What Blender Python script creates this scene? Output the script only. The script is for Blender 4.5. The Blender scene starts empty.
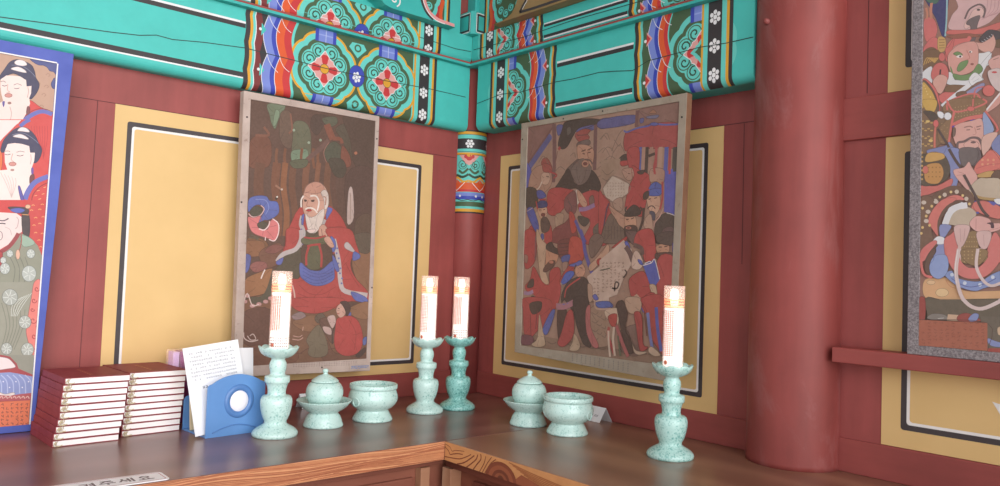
import bpy, bmesh, math, random
from mathutils import Vector, Matrix
from mathutils.geometry import tessellate_polygon
random.seed(7)
PI = math.pi
ZC = 0.75                    # height of the altar counter above the floor; z below is measured from the counter top
SC = bpy.context.scene
COL = SC.collection

# ------------------------------------------------------------------ colour and materials
def lin(c):
    if isinstance(c, str): c = [int(c[i:i+2], 16) for i in (0, 2, 4)]
    return tuple(((v/255)/12.92 if v/255 <= .04045 else ((v/255+.055)/1.055)**2.4) for v in c[:3]) + (1.0,)

def newmat(name):
    m = bpy.data.materials.new(name); m.use_nodes = True
    nt = m.node_tree; b = nt.nodes['Principled BSDF']
    return m, nt, b
def N(nt, t, **kw):
    n = nt.nodes.new(t)
    for k, v in kw.items():
        if k in n.inputs: n.inputs[k].default_value = v
        else: setattr(n, k, v)
    return n
def ramp(nt, fac, stops):
    r = nt.nodes.new('ShaderNodeValToRGB'); e = r.color_ramp.elements
    while len(e) < len(stops): e.new(0.5)
    for i, (p, c) in enumerate(stops):
        e[i].position = p; e[i].color = lin(c)
    nt.links.new(fac, r.inputs['Fac']); return r.outputs['Color']
def coords(nt, scale=(1, 1, 1), loc=(0, 0, 0)):
    tc = N(nt, 'ShaderNodeTexCoord'); mp = N(nt, 'ShaderNodeMapping')
    mp.inputs['Scale'].default_value = scale; mp.inputs['Location'].default_value = loc
    nt.links.new(tc.outputs['Object'], mp.inputs['Vector']); return mp.outputs['Vector']
def noise(nt, vec, scale, detail=4, rough=.55, dist=0):
    n = N(nt, 'ShaderNodeTexNoise', Scale=scale, Detail=detail, Roughness=rough, Distortion=dist)
    nt.links.new(vec, n.inputs['Vector']); return n.outputs['Fac']
def mixc(nt, fac, a, b, mode='MIX'):
    n = N(nt, 'ShaderNodeMix', data_type='RGBA', blend_type=mode)
    if hasattr(fac, 'links'): nt.links.new(fac, n.inputs[0])
    else: n.inputs[0].default_value = fac
    for s, v in ((6, a), (7, b)):
        if hasattr(v, 'links'): nt.links.new(v, n.inputs[s])
        else: n.inputs[s].default_value = lin(v)
    return n.outputs[2]
def bump(nt, b, h, strength=.2, dist=.002):
    n = N(nt, 'ShaderNodeBump', Strength=strength, Distance=dist)
    nt.links.new(h, n.inputs['Height']); nt.links.new(n.outputs['Normal'], b.inputs['Normal'])

def mat_plain(name, c, rough=.5, var=8, scale=30, spec=.4, stretch=(1, 1, 1), bmp=0.0):
    m, nt, b = newmat(name)
    f = noise(nt, coords(nt, stretch), scale)
    lo = [max(0, v-var) for v in c]; hi = [min(255, v+var) for v in c]
    nt.links.new(ramp(nt, f, [(.3, lo), (.7, hi)]), b.inputs['Base Color'])
    b.inputs['Roughness'].default_value = rough; b.inputs['Specular IOR Level'].default_value = spec
    if bmp: bump(nt, b, f, bmp)
    return m
def mat_art(name, rough, amount, scale, dark, light, spec=.3, haze=.05, haze_c=(150, 130, 120)):
    # reads the painted colours, with a worn mottle and a painted-on haze over them
    m, nt, b = newmat(name)
    a = N(nt, 'ShaderNodeAttribute', attribute_name='Col')
    v = coords(nt)
    f1 = noise(nt, v, scale, 6, .6); f2 = noise(nt, v, scale*6, 3, .6)
    c1 = mixc(nt, amount, a.outputs['Color'], ramp(nt, f1, [(.32, dark), (.68, light)]), 'MULTIPLY')
    c2 = mixc(nt, haze, c1, ramp(nt, f2, [(.35, haze_c), (.65, [min(255, x*1.15) for x in haze_c])]))
    nt.links.new(c2, b.inputs['Base Color'])
    b.inputs['Roughness'].default_value = rough; b.inputs['Specular IOR Level'].default_value = spec
    return m
def mat_red(name, c, chalk=0.0, stretch=(1, 1, .12)):
    m, nt, b = newmat(name)
    v = coords(nt, stretch)
    f = noise(nt, v, 24, 6, .6); f2 = noise(nt, coords(nt), 5, 5, .6)
    base = ramp(nt, f, [(.25, [x*.88 for x in c]), (.75, [min(255, x*1.08) for x in c])])
    base = mixc(nt, .35, base, ramp(nt, f2, [(.35, [x*.86 for x in c]), (.65, [min(255, x*1.12) for x in c])]))
    if chalk:
        f3 = noise(nt, coords(nt, (1, 1, .3), (3, 1, .4)), 7, 7, .7, .6)
        r = N(nt, 'ShaderNodeMapRange'); r.inputs['From Min'].default_value = .5; r.inputs['From Max'].default_value = .78
        r.inputs['To Max'].default_value = chalk; nt.links.new(f3, r.inputs['Value'])
        base = mixc(nt, r.outputs['Result'], base, (186, 150, 150))
    nt.links.new(base, b.inputs['Base Color'])
    b.inputs['Roughness'].default_value = .5; b.inputs['Specular IOR Level'].default_value = .35
    bump(nt, b, f, .15, .001)
    return m
def mat_wood(name, stops, axis='x', rough=.35, scale=9, spec=.5, dist=3.0, coat=0.0, wave=5.0):
    m, nt, b = newmat(name)
    sc = {'x': (.22, 1, 1), 'y': (1, .22, 1)}[axis]
    v = coords(nt, sc)
    f = noise(nt, v, scale, 6, .6, .4)
    w = N(nt, 'ShaderNodeTexWave', Scale=wave, Distortion=dist, Detail=3)
    w.bands_direction = {'x': 'Y', 'y': 'X'}[axis]
    w.inputs['Detail Scale'].default_value = 1.5
    nt.links.new(v, w.inputs['Vector'])
    mm = N(nt, 'ShaderNodeMath', operation='MULTIPLY_ADD'); mm.inputs[1].default_value = .45
    nt.links.new(w.outputs['Fac'], mm.inputs[0])
    m2 = N(nt, 'ShaderNodeMath', operation='MULTIPLY'); m2.inputs[1].default_value = .6
    nt.links.new(f, m2.inputs[0]); nt.links.new(m2.outputs[0], mm.inputs[2])
    nt.links.new(ramp(nt, mm.outputs[0], stops), b.inputs['Base Color'])
    b.inputs['Roughness'].default_value = rough; b.inputs['Specular IOR Level'].default_value = spec
    b.inputs['Coat Weight'].default_value = coat; b.inputs['Coat Roughness'].default_value = .22
    bump(nt, b, f, .12, .001)
    return m
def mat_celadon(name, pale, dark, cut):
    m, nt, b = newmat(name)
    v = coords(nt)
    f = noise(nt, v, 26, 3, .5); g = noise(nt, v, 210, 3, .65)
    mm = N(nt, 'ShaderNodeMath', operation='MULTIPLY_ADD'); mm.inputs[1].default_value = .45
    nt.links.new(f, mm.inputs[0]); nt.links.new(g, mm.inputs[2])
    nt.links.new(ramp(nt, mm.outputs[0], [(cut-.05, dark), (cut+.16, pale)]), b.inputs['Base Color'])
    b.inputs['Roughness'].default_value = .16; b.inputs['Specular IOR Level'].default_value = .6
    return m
def mat_clear(name, tint=(250, 245, 240), gloss=.12):
    m = bpy.data.materials.new(name); m.use_nodes = True; nt = m.node_tree; nt.nodes.clear()
    o = N(nt, 'ShaderNodeOutputMaterial'); t = N(nt, 'ShaderNodeBsdfTransparent'); g = N(nt, 'ShaderNodeBsdfGlossy', Roughness=.08)
    t.inputs['Color'].default_value = lin(tint)
    lw = N(nt, 'ShaderNodeLayerWeight', Blend=.35); mr = N(nt, 'ShaderNodeMapRange')
    mr.inputs['To Min'].default_value = gloss*.5; mr.inputs['To Max'].default_value = .55
    nt.links.new(lw.outputs['Facing'], mr.inputs['Value'])
    x = N(nt, 'ShaderNodeMixShader'); nt.links.new(mr.outputs['Result'], x.inputs[0])
    nt.links.new(t.outputs[0], x.inputs[1]); nt.links.new(g.outputs[0], x.inputs[2]); nt.links.new(x.outputs[0], o.inputs['Surface'])
    return m
def mat_milky(name, c, k):
    m = bpy.data.materials.new(name); m.use_nodes = True; nt = m.node_tree; nt.nodes.clear()
    o = N(nt, 'ShaderNodeOutputMaterial'); t = N(nt, 'ShaderNodeBsdfTransparent'); d = N(nt, 'ShaderNodeBsdfTranslucent'); g = N(nt, 'ShaderNodeBsdfGlossy', Roughness=.1); f = N(nt, 'ShaderNodeBsdfDiffuse')
    for q in (d, f): q.inputs['Color'].default_value = lin(c)
    a = N(nt, 'ShaderNodeAddShader'); nt.links.new(d.outputs[0], a.inputs[0]); nt.links.new(f.outputs[0], a.inputs[1])
    x = N(nt, 'ShaderNodeMixShader'); x.inputs[0].default_value = k; nt.links.new(t.outputs[0], x.inputs[1]); nt.links.new(a.outputs[0], x.inputs[2])
    lw = N(nt, 'ShaderNodeLayerWeight', Blend=.3); y = N(nt, 'ShaderNodeMixShader')
    mr = N(nt, 'ShaderNodeMapRange'); mr.inputs['From Min'].default_value = .4; mr.inputs['To Max'].default_value = .4; nt.links.new(lw.outputs['Facing'], mr.inputs['Value']); nt.links.new(mr.outputs['Result'], y.inputs[0]); nt.links.new(x.outputs[0], y.inputs[1]); nt.links.new(g.outputs[0], y.inputs[2]); nt.links.new(y.outputs[0], o.inputs['Surface'])
    return m
def mat_glow(name, c, s, base=(240, 235, 225)):
    m, nt, b = newmat(name)
    b.inputs['Base Color'].default_value = lin(base); b.inputs['Emission Color'].default_value = lin(c)
    b.inputs['Emission Strength'].default_value = s; b.inputs['Roughness'].default_value = .5
    return m

M = {}
M['red'] = mat_red('red_paint', (152, 76, 73))
M['red_joint'] = mat_plain('red_joint_paint', (92, 44, 46), .6, 4)  # dark red of the plank joint lines
M['red_h'] = mat_red('red_paint_rail', (150, 74, 70), 0, (.12, .12, 1))
M['red_col'] = mat_red('red_column_paint', (140, 66, 62), .4)
M['yellow'] = mat_plain('ochre_paint', (220, 184, 126), .55, 4, 6)
M['stripe_black'] = mat_plain('black_paint', (66, 58, 60), .5, 4)
M['stripe_white'] = mat_plain('white_paint', (232, 228, 226), .5, 4)
M['beam'] = mat_art('dancheong_paint', .5, .4, 14, (225, 225, 225), (255, 255, 255), .35, .03)
M['art_new'] = mat_art('bright_painting', .5, .3, 10, (225, 225, 225), (255, 255, 255), .3, .08, (200, 185, 185))
M['art_old'] = mat_art('aged_painting', .6, .6, 26, (212, 206, 200), (255, 255, 255), .3, .17, (152, 122, 110))
M['art_mid'] = mat_art('silk_painting', .55, .35, 25, (220, 218, 215), (255, 255, 255), .3, .12, (170, 145, 138))
M['blue_frame'] = mat_plain('blue_cloth_border', (84, 98, 178), .6, 6, 18)
def mat_oldframe(name, base, worn, edge):
    m, nt, b = newmat(name)
    f = noise(nt, coords(nt), 60, 8, .75, .5); g = noise(nt, coords(nt), 14, 4, .6)
    c = ramp(nt, f, [(.28, edge), (.42, base), (.62, base), (.75, worn)])
    c = mixc(nt, .3, c, ramp(nt, g, [(.3, edge), (.7, worn)]))
    nt.links.new(c, b.inputs['Base Color']); b.inputs['Roughness'].default_value = .75
    bump(nt, b, f, .4, .002); return m
M['frame_pale'] = mat_oldframe('weathered_pale_wood', (188, 168, 158), (212, 196, 188), (118, 90, 80))
M['frame_grey'] = mat_oldframe('weathered_grey_wood', (156, 143, 128), (178, 167, 152), (110, 90, 76))
def mat_speck(name, a, b2, scale):
    m, nt, b = newmat(name)
    f = noise(nt, coords(nt), scale, 4, .8)
    nt.links.new(ramp(nt, f, [(.38, a), (.62, b2)]), b.inputs['Base Color']); b.inputs['Roughness'].default_value = .6
    return m
M['frame_side'] = mat_oldframe('brown_frame_side', (132, 92, 68), (156, 116, 88), (92, 62, 46))
M['frame_stone'] = mat_speck('speckled_grey_brocade', (98, 90, 94), (158, 150, 152), 260)
M['top_left'] = mat_wood('counter_wood_dark', [(.1, (106, 68, 61)), (.5, (120, 79, 71)), (.9, (136, 92, 82))], 'x', .34, 8, .5, 6, .35, 2.2)
M['top_right'] = mat_wood('counter_wood_brown', [(.1, (120, 83, 67)), (.5, (138, 98, 79)), (.9, (156, 115, 92))], 'y', .36, 8, .5, 6, .3, 2.2)
M['edge_left'] = mat_wood('counter_edge_wood', [(.3, (150, 88, 62)), (.5, (198, 132, 92)), (.8, (212, 150, 106))], 'x', .45, 14, .4, 6, 0, 16)
M['cab_wood'] = mat_wood('cabinet_wood', [(.25, (122, 70, 56)), (.55, (146, 90, 72)), (.85, (160, 104, 84))], 'x', .5, 10, .4, 4)
M['cab_dark'] = mat_wood('cabinet_wood_red', [(.25, (86, 44, 34)), (.55, (112, 60, 46)), (.85, (128, 74, 56))], 'y', .5, 10, .4, 4)
M['cab_pale'] = mat_wood('cabinet_post_wood', [(.25, (158, 112, 86)), (.55, (178, 132, 104)), (.85, (188, 146, 120))], 'x', .5, 12, .4, 3)
M['edge_right'] = mat_art('end_grain_wood', .45, .4, 30, (215, 210, 205), (255, 255, 255))
M['floor'] = mat_wood('floor_boards', [(.25, (96, 66, 48)), (.55, (122, 86, 62)), (.85, (140, 102, 76))], 'x', .5, 6)
M['ceiling'] = mat_plain('ceiling_boards', (150, 130, 108), .7, 8)
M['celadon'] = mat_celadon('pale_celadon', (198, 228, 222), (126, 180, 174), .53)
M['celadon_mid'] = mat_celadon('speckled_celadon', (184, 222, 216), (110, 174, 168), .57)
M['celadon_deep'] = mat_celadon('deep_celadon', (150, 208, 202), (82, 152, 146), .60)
M['clear'] = mat_milky('clear_plastic', (250, 236, 232), .16)
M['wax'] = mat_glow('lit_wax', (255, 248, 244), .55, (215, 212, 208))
M['flame'] = mat_glow('flame', (255, 240, 215), 3.5)
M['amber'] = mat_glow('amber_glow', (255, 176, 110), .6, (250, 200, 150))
M['base_plastic'] = mat_clear('smoky_plastic', (190, 196, 186), .2)
M['print_red'] = mat_plain('red_print', (216, 120, 96), .5, 4)
M['print_dark'] = mat_plain('dark_print', (110, 96, 98), .5, 4)
M['book_red'] = mat_plain('maroon_cloth', (140, 56, 62), .55, 8, 40)
M['pages'] = mat_plain('page_edges', (250, 246, 245), .7, 3, 200, .2, (1, 1, 30))
M['thread'] = mat_plain('binding_thread', (206, 190, 160), .8, 8)
M['gold_print'] = mat_plain('gold_print', (196, 130, 80), .4, 5)
M['paper'] = mat_plain('white_paper', (238, 238, 242), .7, 2)
M['paper_shaded'] = mat_plain('shaded_card', (206, 204, 208), .7, 3)  # white card again, with the rear flap's shade put into its colour
M['ink'] = mat_plain('ink', (96, 98, 110), .7, 3)
M['holder'] = mat_plain('blue_plastic', (98, 144, 202), .32, 4, 12, .5)
M['holder_ring'] = mat_plain('blue_plastic_ring', (84, 126, 184), .3, 4, 12, .5)
M['white_disc'] = mat_plain('white_disc', (236, 232, 238), .3, 2)
M['cream'] = mat_plain('cream_card', (222, 206, 170), .6, 4)
M['purple'] = mat_plain('magenta_brocade', (132, 46, 112), .4, 18, 60)
M['lilac'] = mat_plain('lilac_cap', (206, 176, 222), .3, 10, 40)
M['sign_white'] = mat_plain('white_sign', (238, 236, 240), .3, 2)
M['sign_ink'] = mat_plain('sign_lettering', (112, 98, 104), .5, 3)
M['sign_red'] = mat_plain('sign_red_line', (186, 92, 100), .5, 3)
M['nail'] = mat_plain('iron_nail', (64, 56, 52), .5, 6)
M['tan'] = mat_plain('ochre_bracket_paint', (146, 118, 78), .55, 7, 12)
M['teal'] = mat_plain('teal_paint', (62, 178, 172), .5, 6, 12)
M['pink'] = mat_plain('pink_paint', (222, 150, 150), .5, 5, 12)

# ------------------------------------------------------------------ mesh helpers (z measured from the counter top)
class MB:
    def __init__(s): s.v = []; s.f = []; s.mi = []; s.sm = []
    def face(s, pts, mi=0, sm=False):
        b = len(s.v); s.v += [tuple(p) for p in pts]; s.f.append(list(range(b, b+len(pts)))); s.mi.append(mi); s.sm.append(sm)
    def box(s, x0, x1, y0, y1, z0, z1, mi=0):
        b = len(s.v)
        s.v += [(x, y, z) for z in (z0, z1) for y in (y0, y1) for x in (x0, x1)]
        for q in ((0, 2, 3, 1), (4, 5, 7, 6), (0, 1, 5, 4), (2, 6, 7, 3), (0, 4, 6, 2), (1, 3, 7, 5)):
            s.f.append([b+i for i in q]); s.mi.append(mi); s.sm.append(False)
        return s
    def prism(s, pts, fn, d0, d1, mi=0, sm=False):
        # outline pts (a,b) in order, fn(a,b,d) -> xyz
        n = len(pts); b = len(s.v)
        s.v += [tuple(fn(p[0], p[1], d0)) for p in pts] + [tuple(fn(p[0], p[1], d1)) for p in pts]
        tri = tessellate_polygon([[Vector((p[0], p[1], 0)) for p in pts]])
        for t in tri:
            s.f.append([b+i for i in t]); s.f.append([b+n+i for i in reversed(t)]); s.mi += [mi, mi]; s.sm += [False, False]
        for i in range(n):
            j = (i+1) % n
            s.f.append([b+i, b+j, b+n+j, b+n+i]); s.mi.append(mi); s.sm.append(sm)
        return s
    def lathe(s, prof, cx=0, cy=0, seg=48, mi=0, rim=None):
        b = len(s.v); n = len(prof)
        for k, (r, z) in enumerate(prof):
            for i in range(seg):
                a = 2*PI*i/seg
                rr, zz = (r, z) if rim is None else rim(r, z, a, k)
                s.v.append((cx+rr*math.cos(a), cy+rr*math.sin(a), zz))
        for k in range(n-1):
            for i in range(seg):
                j = (i+1) % seg
                s.f.append([b+k*seg+i, b+k*seg+j, b+(k+1)*seg+j, b+(k+1)*seg+i]); s.mi.append(mi); s.sm.append(True)
        for k, rev in ((0, True), (n-1, False)):
            if prof[k][0] > 1e-5:
                q = [b+k*seg+i for i in range(seg)]
                s.f.append(q[::-1] if rev else q); s.mi.append(mi); s.sm.append(False)
        return s
    def tube(s, pts, r, seg=6, mi=0):
        P = [Vector(p) for p in pts]; b = len(s.v)
        for i, p in enumerate(P):
            d = (P[min(i+1, len(P)-1)]-P[max(i-1, 0)]).normalized()
            a = d.orthogonal().normalized(); c = d.cross(a)
            for k in range(seg):
                t = 2*PI*k/seg; s.v.append(tuple(p+a*r*math.cos(t)+c*r*math.sin(t)))
        for i in range(len(P)-1):
            for k in range(seg):
                l = (k+1) % seg
                s.f.append([b+i*seg+k, b+i*seg+l, b+(i+1)*seg+l, b+(i+1)*seg+k]); s.mi.append(mi); s.sm.append(True)
        s.f.append([b+k for k in range(seg)][::-1]); s.f.append([b+(len(P)-1)*seg+k for k in range(seg)]); s.mi += [mi, mi]; s.sm += [False, False]
        return s
    def build(s, name, mats, parent=None, org=None, bevel=0, cols=None):
        if not isinstance(mats, (list, tuple)): mats = [mats]
        if parent is not None and org is None: org = Vector(parent['_org'])
        if org is None: org = Vector((0, 0, 0))
        org = Vector(org)
        me = bpy.data.meshes.new(name)
        me.from_pydata([tuple(Vector(v)-org) for v in s.v], [], s.f)
        for m in mats: me.materials.append(m)
        me.polygons.foreach_set('material_index', s.mi); me.polygons.foreach_set('use_smooth', s.sm)
        if cols is not None:
            at = me.color_attributes.new('Col', 'FLOAT_COLOR', 'CORNER')
            flat = []
            for f, c in zip(s.f, cols): flat += list(c)*len(f)
            at.data.foreach_set('color', flat)
        me.update()
        bm = bmesh.new(); bm.from_mesh(me)
        if cols is None:
            bmesh.ops.remove_doubles(bm, verts=bm.verts, dist=1e-6)
            bmesh.ops.recalc_face_normals(bm, faces=bm.faces)
        bm.to_mesh(me); bm.free()
        o = bpy.data.objects.new(name, me); COL.objects.link(o)
        if parent is not None: o.parent = parent; o['_org'] = parent['_org']
        else: o.location = org+Vector((0, 0, ZC)); o['_org'] = tuple(org)
        if bevel:
            md = o.modifiers.new('bevel', 'BEVEL'); md.width = bevel; md.segments = 2; md.limit_method = 'ANGLE'
        return o
def tag(o, label, cat, group=None):
    o['label'] = label; o['category'] = cat
    if group: o['group'] = group
    return o
def thing(name, label, cat, org, group=None):
    o = bpy.data.objects.new(name, None); COL.objects.link(o); o.empty_display_size = .05
    o.location = Vector(org)+Vector((0, 0, ZC)); o['_org'] = tuple(org)
    return tag(o, label, cat, group)
def struct(o): o['kind'] = 'structure'; return o
def copy_tree(o, parent=None):
    c = o.copy(); COL.objects.link(c)
    if parent is not None: c.parent = parent
    for ch in list(o.children): copy_tree(ch, c)
    return c

# ------------------------------------------------------------------ flat painting in layers of thin paint
def smooth_closed(P, k=4):
    n = len(P); out = []
    for i in range(n):
        a, b, c, d = P[i-1], P[i], P[(i+1) % n], P[(i+2) % n]
        for j in range(k):
            t = j/k
            out.append(tuple(.5*(2*b[m]+(c[m]-a[m])*t+(2*a[m]-5*b[m]+4*c[m]-d[m])*t*t+(3*b[m]-a[m]-3*c[m]+d[m])*t**3) for m in (0, 1)))
    return out
def smooth_open(P, k=4):
    if len(P) < 3: return list(P)
    Q = [P[0]]+list(P)+[P[-1]]; out = []
    for i in range(1, len(Q)-2):
        a, b, c, d = Q[i-1], Q[i], Q[i+1], Q[i+2]
        for j in range(k):
            t = j/k
            out.append(tuple(.5*(2*b[m]+(c[m]-a[m])*t+(2*a[m]-5*b[m]+4*c[m]-d[m])*t*t+(3*b[m]-a[m]-3*c[m]+d[m])*t**3) for m in (0, 1)))
    out.append(P[-1]); return out
def clip_half(poly, ax, val, keep_gt):
    out = []
    for i in range(len(poly)):
        a, b = poly[i-1], poly[i]
        ia = (a[ax] >= val) if keep_gt else (a[ax] <= val); ib = (b[ax] >= val) if keep_gt else (b[ax] <= val)
        if ia != ib:
            t = (val-a[ax])/(b[ax]-a[ax]); out.append((a[0]+(b[0]-a[0])*t, a[1]+(b[1]-a[1])*t))
        if ib: out.append(b)
    return out
class Canvas:
    def __init__(s, rect=None, quad=None): s.sh = []; s.rect = rect; s.quad = quad
    def add(s, polys, c, lev=None): s.sh.append((polys, lin(c), lev))
    def poly(s, pts, c, lev=None, smooth=False):
        if smooth: pts = smooth_closed(pts)
        try: tri = tessellate_polygon([[Vector((p[0], p[1], 0)) for p in pts]])
        except Exception: return
        s.add([[pts[i] for i in t] for t in tri], c, lev)
    def rectf(s, u0, u1, v0, v1, c, lev=None): s.add([[(u0, v0), (u1, v0), (u1, v1), (u0, v1)]], c, lev)
    def disc(s, u, v, r, c, lev=None, ry=None, n=16, rot=0):
        ry = ry or r; ca, sa = math.cos(rot), math.sin(rot)
        P = [(r*math.cos(2*PI*i/n), ry*math.sin(2*PI*i/n)) for i in range(n)]
        s.add([[(u+x*ca-y*sa, v+x*sa+y*ca) for x, y in P]], c, lev)
    def stroke(s, pts, w, c, lev=None, smooth=True):
        if smooth: pts = smooth_open(pts)
        L = []; n = len(pts)
        for i in range(n):
            a, b = pts[max(i-1, 0)], pts[min(i+1, n-1)]
            dx, dy = b[0]-a[0], b[1]-a[1]; l = math.hypot(dx, dy) or 1
            L.append((-dy/l*w/2, dx/l*w/2))
        s.add([[(pts[i][0]+L[i][0], pts[i][1]+L[i][1]), (pts[i+1][0]+L[i+1][0], pts[i+1][1]+L[i+1][1]),
                (pts[i+1][0]-L[i+1][0], pts[i+1][1]-L[i+1][1]), (pts[i][0]-L[i][0], pts[i][1]-L[i][1])] for i in range(n-1)], c, lev)
    def levels(s):
        boxes = []; out = []
        for polys, c, lev in s.sh:
            us = [p[0] for q in polys for p in q]; vs = [p[1] for q in polys for p in q]
            bx = (min(us), max(us), min(vs), max(vs)) if us else (0, 0, 0, 0)
            if lev is None:
                lev = 0
                for (o, l) in boxes:
                    if o[0] < bx[1] and bx[0] < o[1] and o[2] < bx[3] and bx[2] < o[3] and l+1 > lev: lev = l+1
            boxes.append((bx, lev)); out.append(lev)
        return out
    def emit(s, mb, cols, fn, h0=2e-4, dh=2.5e-5, ucuts=None, vcuts=None, mi=0):
        lv = s.levels()
        for si, ((polys, c, _), l) in enumerate(zip(s.sh, lv)):
            l += .8*((si*.6180339) % 1)
            for q in polys:
                P = [tuple(p) for p in q]
                if s.rect:
                    u0, u1, v0, v1 = s.rect
                    for ax, val, g in ((0, u0, True), (0, u1, False), (1, v0, True), (1, v1, False)):
                        P = clip_half(P, ax, val, g)
                        if len(P) < 3: break
                parts = [P] if len(P) > 2 else []
                if s.quad: 
                    for k in range(4):
                        a, b = s.quad[k], s.quad[(k+1) % 4]; np_ = []
                        for P in parts:
                            o2 = []
                            for i in range(len(P)):
                                p0, p1 = P[i-1], P[i]
                                d0 = (b[0]-a[0])*(p0[1]-a[1])-(b[1]-a[1])*(p0[0]-a[0]); d1 = (b[0]-a[0])*(p1[1]-a[1])-(b[1]-a[1])*(p1[0]-a[0])
                                if (d0 >= 0) != (d1 >= 0):
                                    t = d0/(d0-d1); o2.append((p0[0]+(p1[0]-p0[0])*t, p0[1]+(p1[1]-p0[1])*t))
                                if d1 >= 0: o2.append(p1)
                            if len(o2) > 2: np_.append(o2)
                        parts = np_
                for ax, cuts in ((0, ucuts), (1, vcuts)):
                    if not cuts: continue
                    nxt = []
                    for P in parts:
                        lo, hi = min(p[ax] for p in P), max(p[ax] for p in P)
                        cs = [-1e9]+[x for x in cuts if lo < x < hi]+[1e9]
                        for a, b in zip(cs, cs[1:]):
                            R = clip_half(clip_half(P, ax, a, True), ax, b, False) if len(cs) > 2 else P
                            if len(R) > 2: nxt.append(R)
                    parts = nxt
                for P in parts:
                    ar = sum(P[i-1][0]*P[i][1]-P[i][0]*P[i-1][1] for i in range(len(P)))
                    if abs(ar) < 1e-9: continue
                    if ar < 0: P = P[::-1]
                    mb.face([fn(u, v, h0+l*dh) for u, v in P], mi); cols.append(c)
def load_art(cv, data, outline=0.0, folds=False, fu=lambda u, v: u):
    for ln in data.strip().split('\n'):
        k, *a = ln.split(' '); c = tuple(int(x) for x in a[:3]); a = [int(x)/1e4 for x in a[3:]]
        if k == 'S':
            w = a[0]; a = a[1:]; cv.stroke([(fu(x, y), y) for x, y in zip(a[::2], a[1::2])], w, c)
        else:
            P = [(fu(x, y), y) for x, y in zip(a[::2], a[1::2])]; cv.poly(P, c, None, k == 'P')
            if k != 'P' or not outline: continue
            ar = abs(sum(P[i-1][0]*P[i][1]-P[i][0]*P[i-1][1] for i in range(len(P))))/2
            if ar < 6e-5: continue
            d = tuple(v*.62 for v in c); Q = smooth_closed(P)
            cv.stroke(Q+[Q[0]], outline, d, None, False)
            if folds and ar > 5e-4:
                gx, gy = sum(p[0] for p in P)/len(P), sum(p[1] for p in P)/len(P); e = tuple(v*.78 for v in c); r = random.Random(len(P)+int(ar*1e6))
                for x, y in P[::2]:
                    s = r.uniform(-.12, .12)
                    cv.stroke([(gx+(x-gx)*t+(y-gy)*s*math.sin(3*t), gy+(y-gy)*t-(x-gx)*s*math.sin(3*t)) for t in (.3, .5, .7, .88)], outline*1.1, e, None)

# ------------------------------------------------------------------ painted pictures: outlines in 0.1 mm on each picture plane
QUADS = {'p1o': [(0.2227, -0.0108), (0.2882, -0.0054), (0.3069, 0.8747), (0.1622, 0.8748)], 'p1i': [(0.221, 0.0133), (0.2776, 0.0167), (0.2743, 0.8461), (0.1641, 0.847)], 'p2o': [(0.1345, 0.1047), (0.5561, 0.0986), (0.5499, 0.8699), (0.1232, 0.8694)], 'p2i': [(0.1585, 0.1311), (0.542, 0.1354), (0.5375, 0.8535), (0.1438, 0.849)], 'p3o': [(0.1344, 0.1689), (0.7199, 0.1503), (0.7354, 0.8734), (0.1283, 0.8702)], 'p3i': [(0.1609, 0.191), (0.7005, 0.19), (0.7113, 0.8542), (0.1569, 0.855)], 'p4o': [(0.0422, 0.2741), (0.2067, 0.2692), (0.2, 0.998), (0.0432, 1.0397)], 'p4i': [(0.0646, 0.2913), (0.2065, 0.289), (0.2, 0.998), (0.0631, 1.0344)]}
ART = {}
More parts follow.
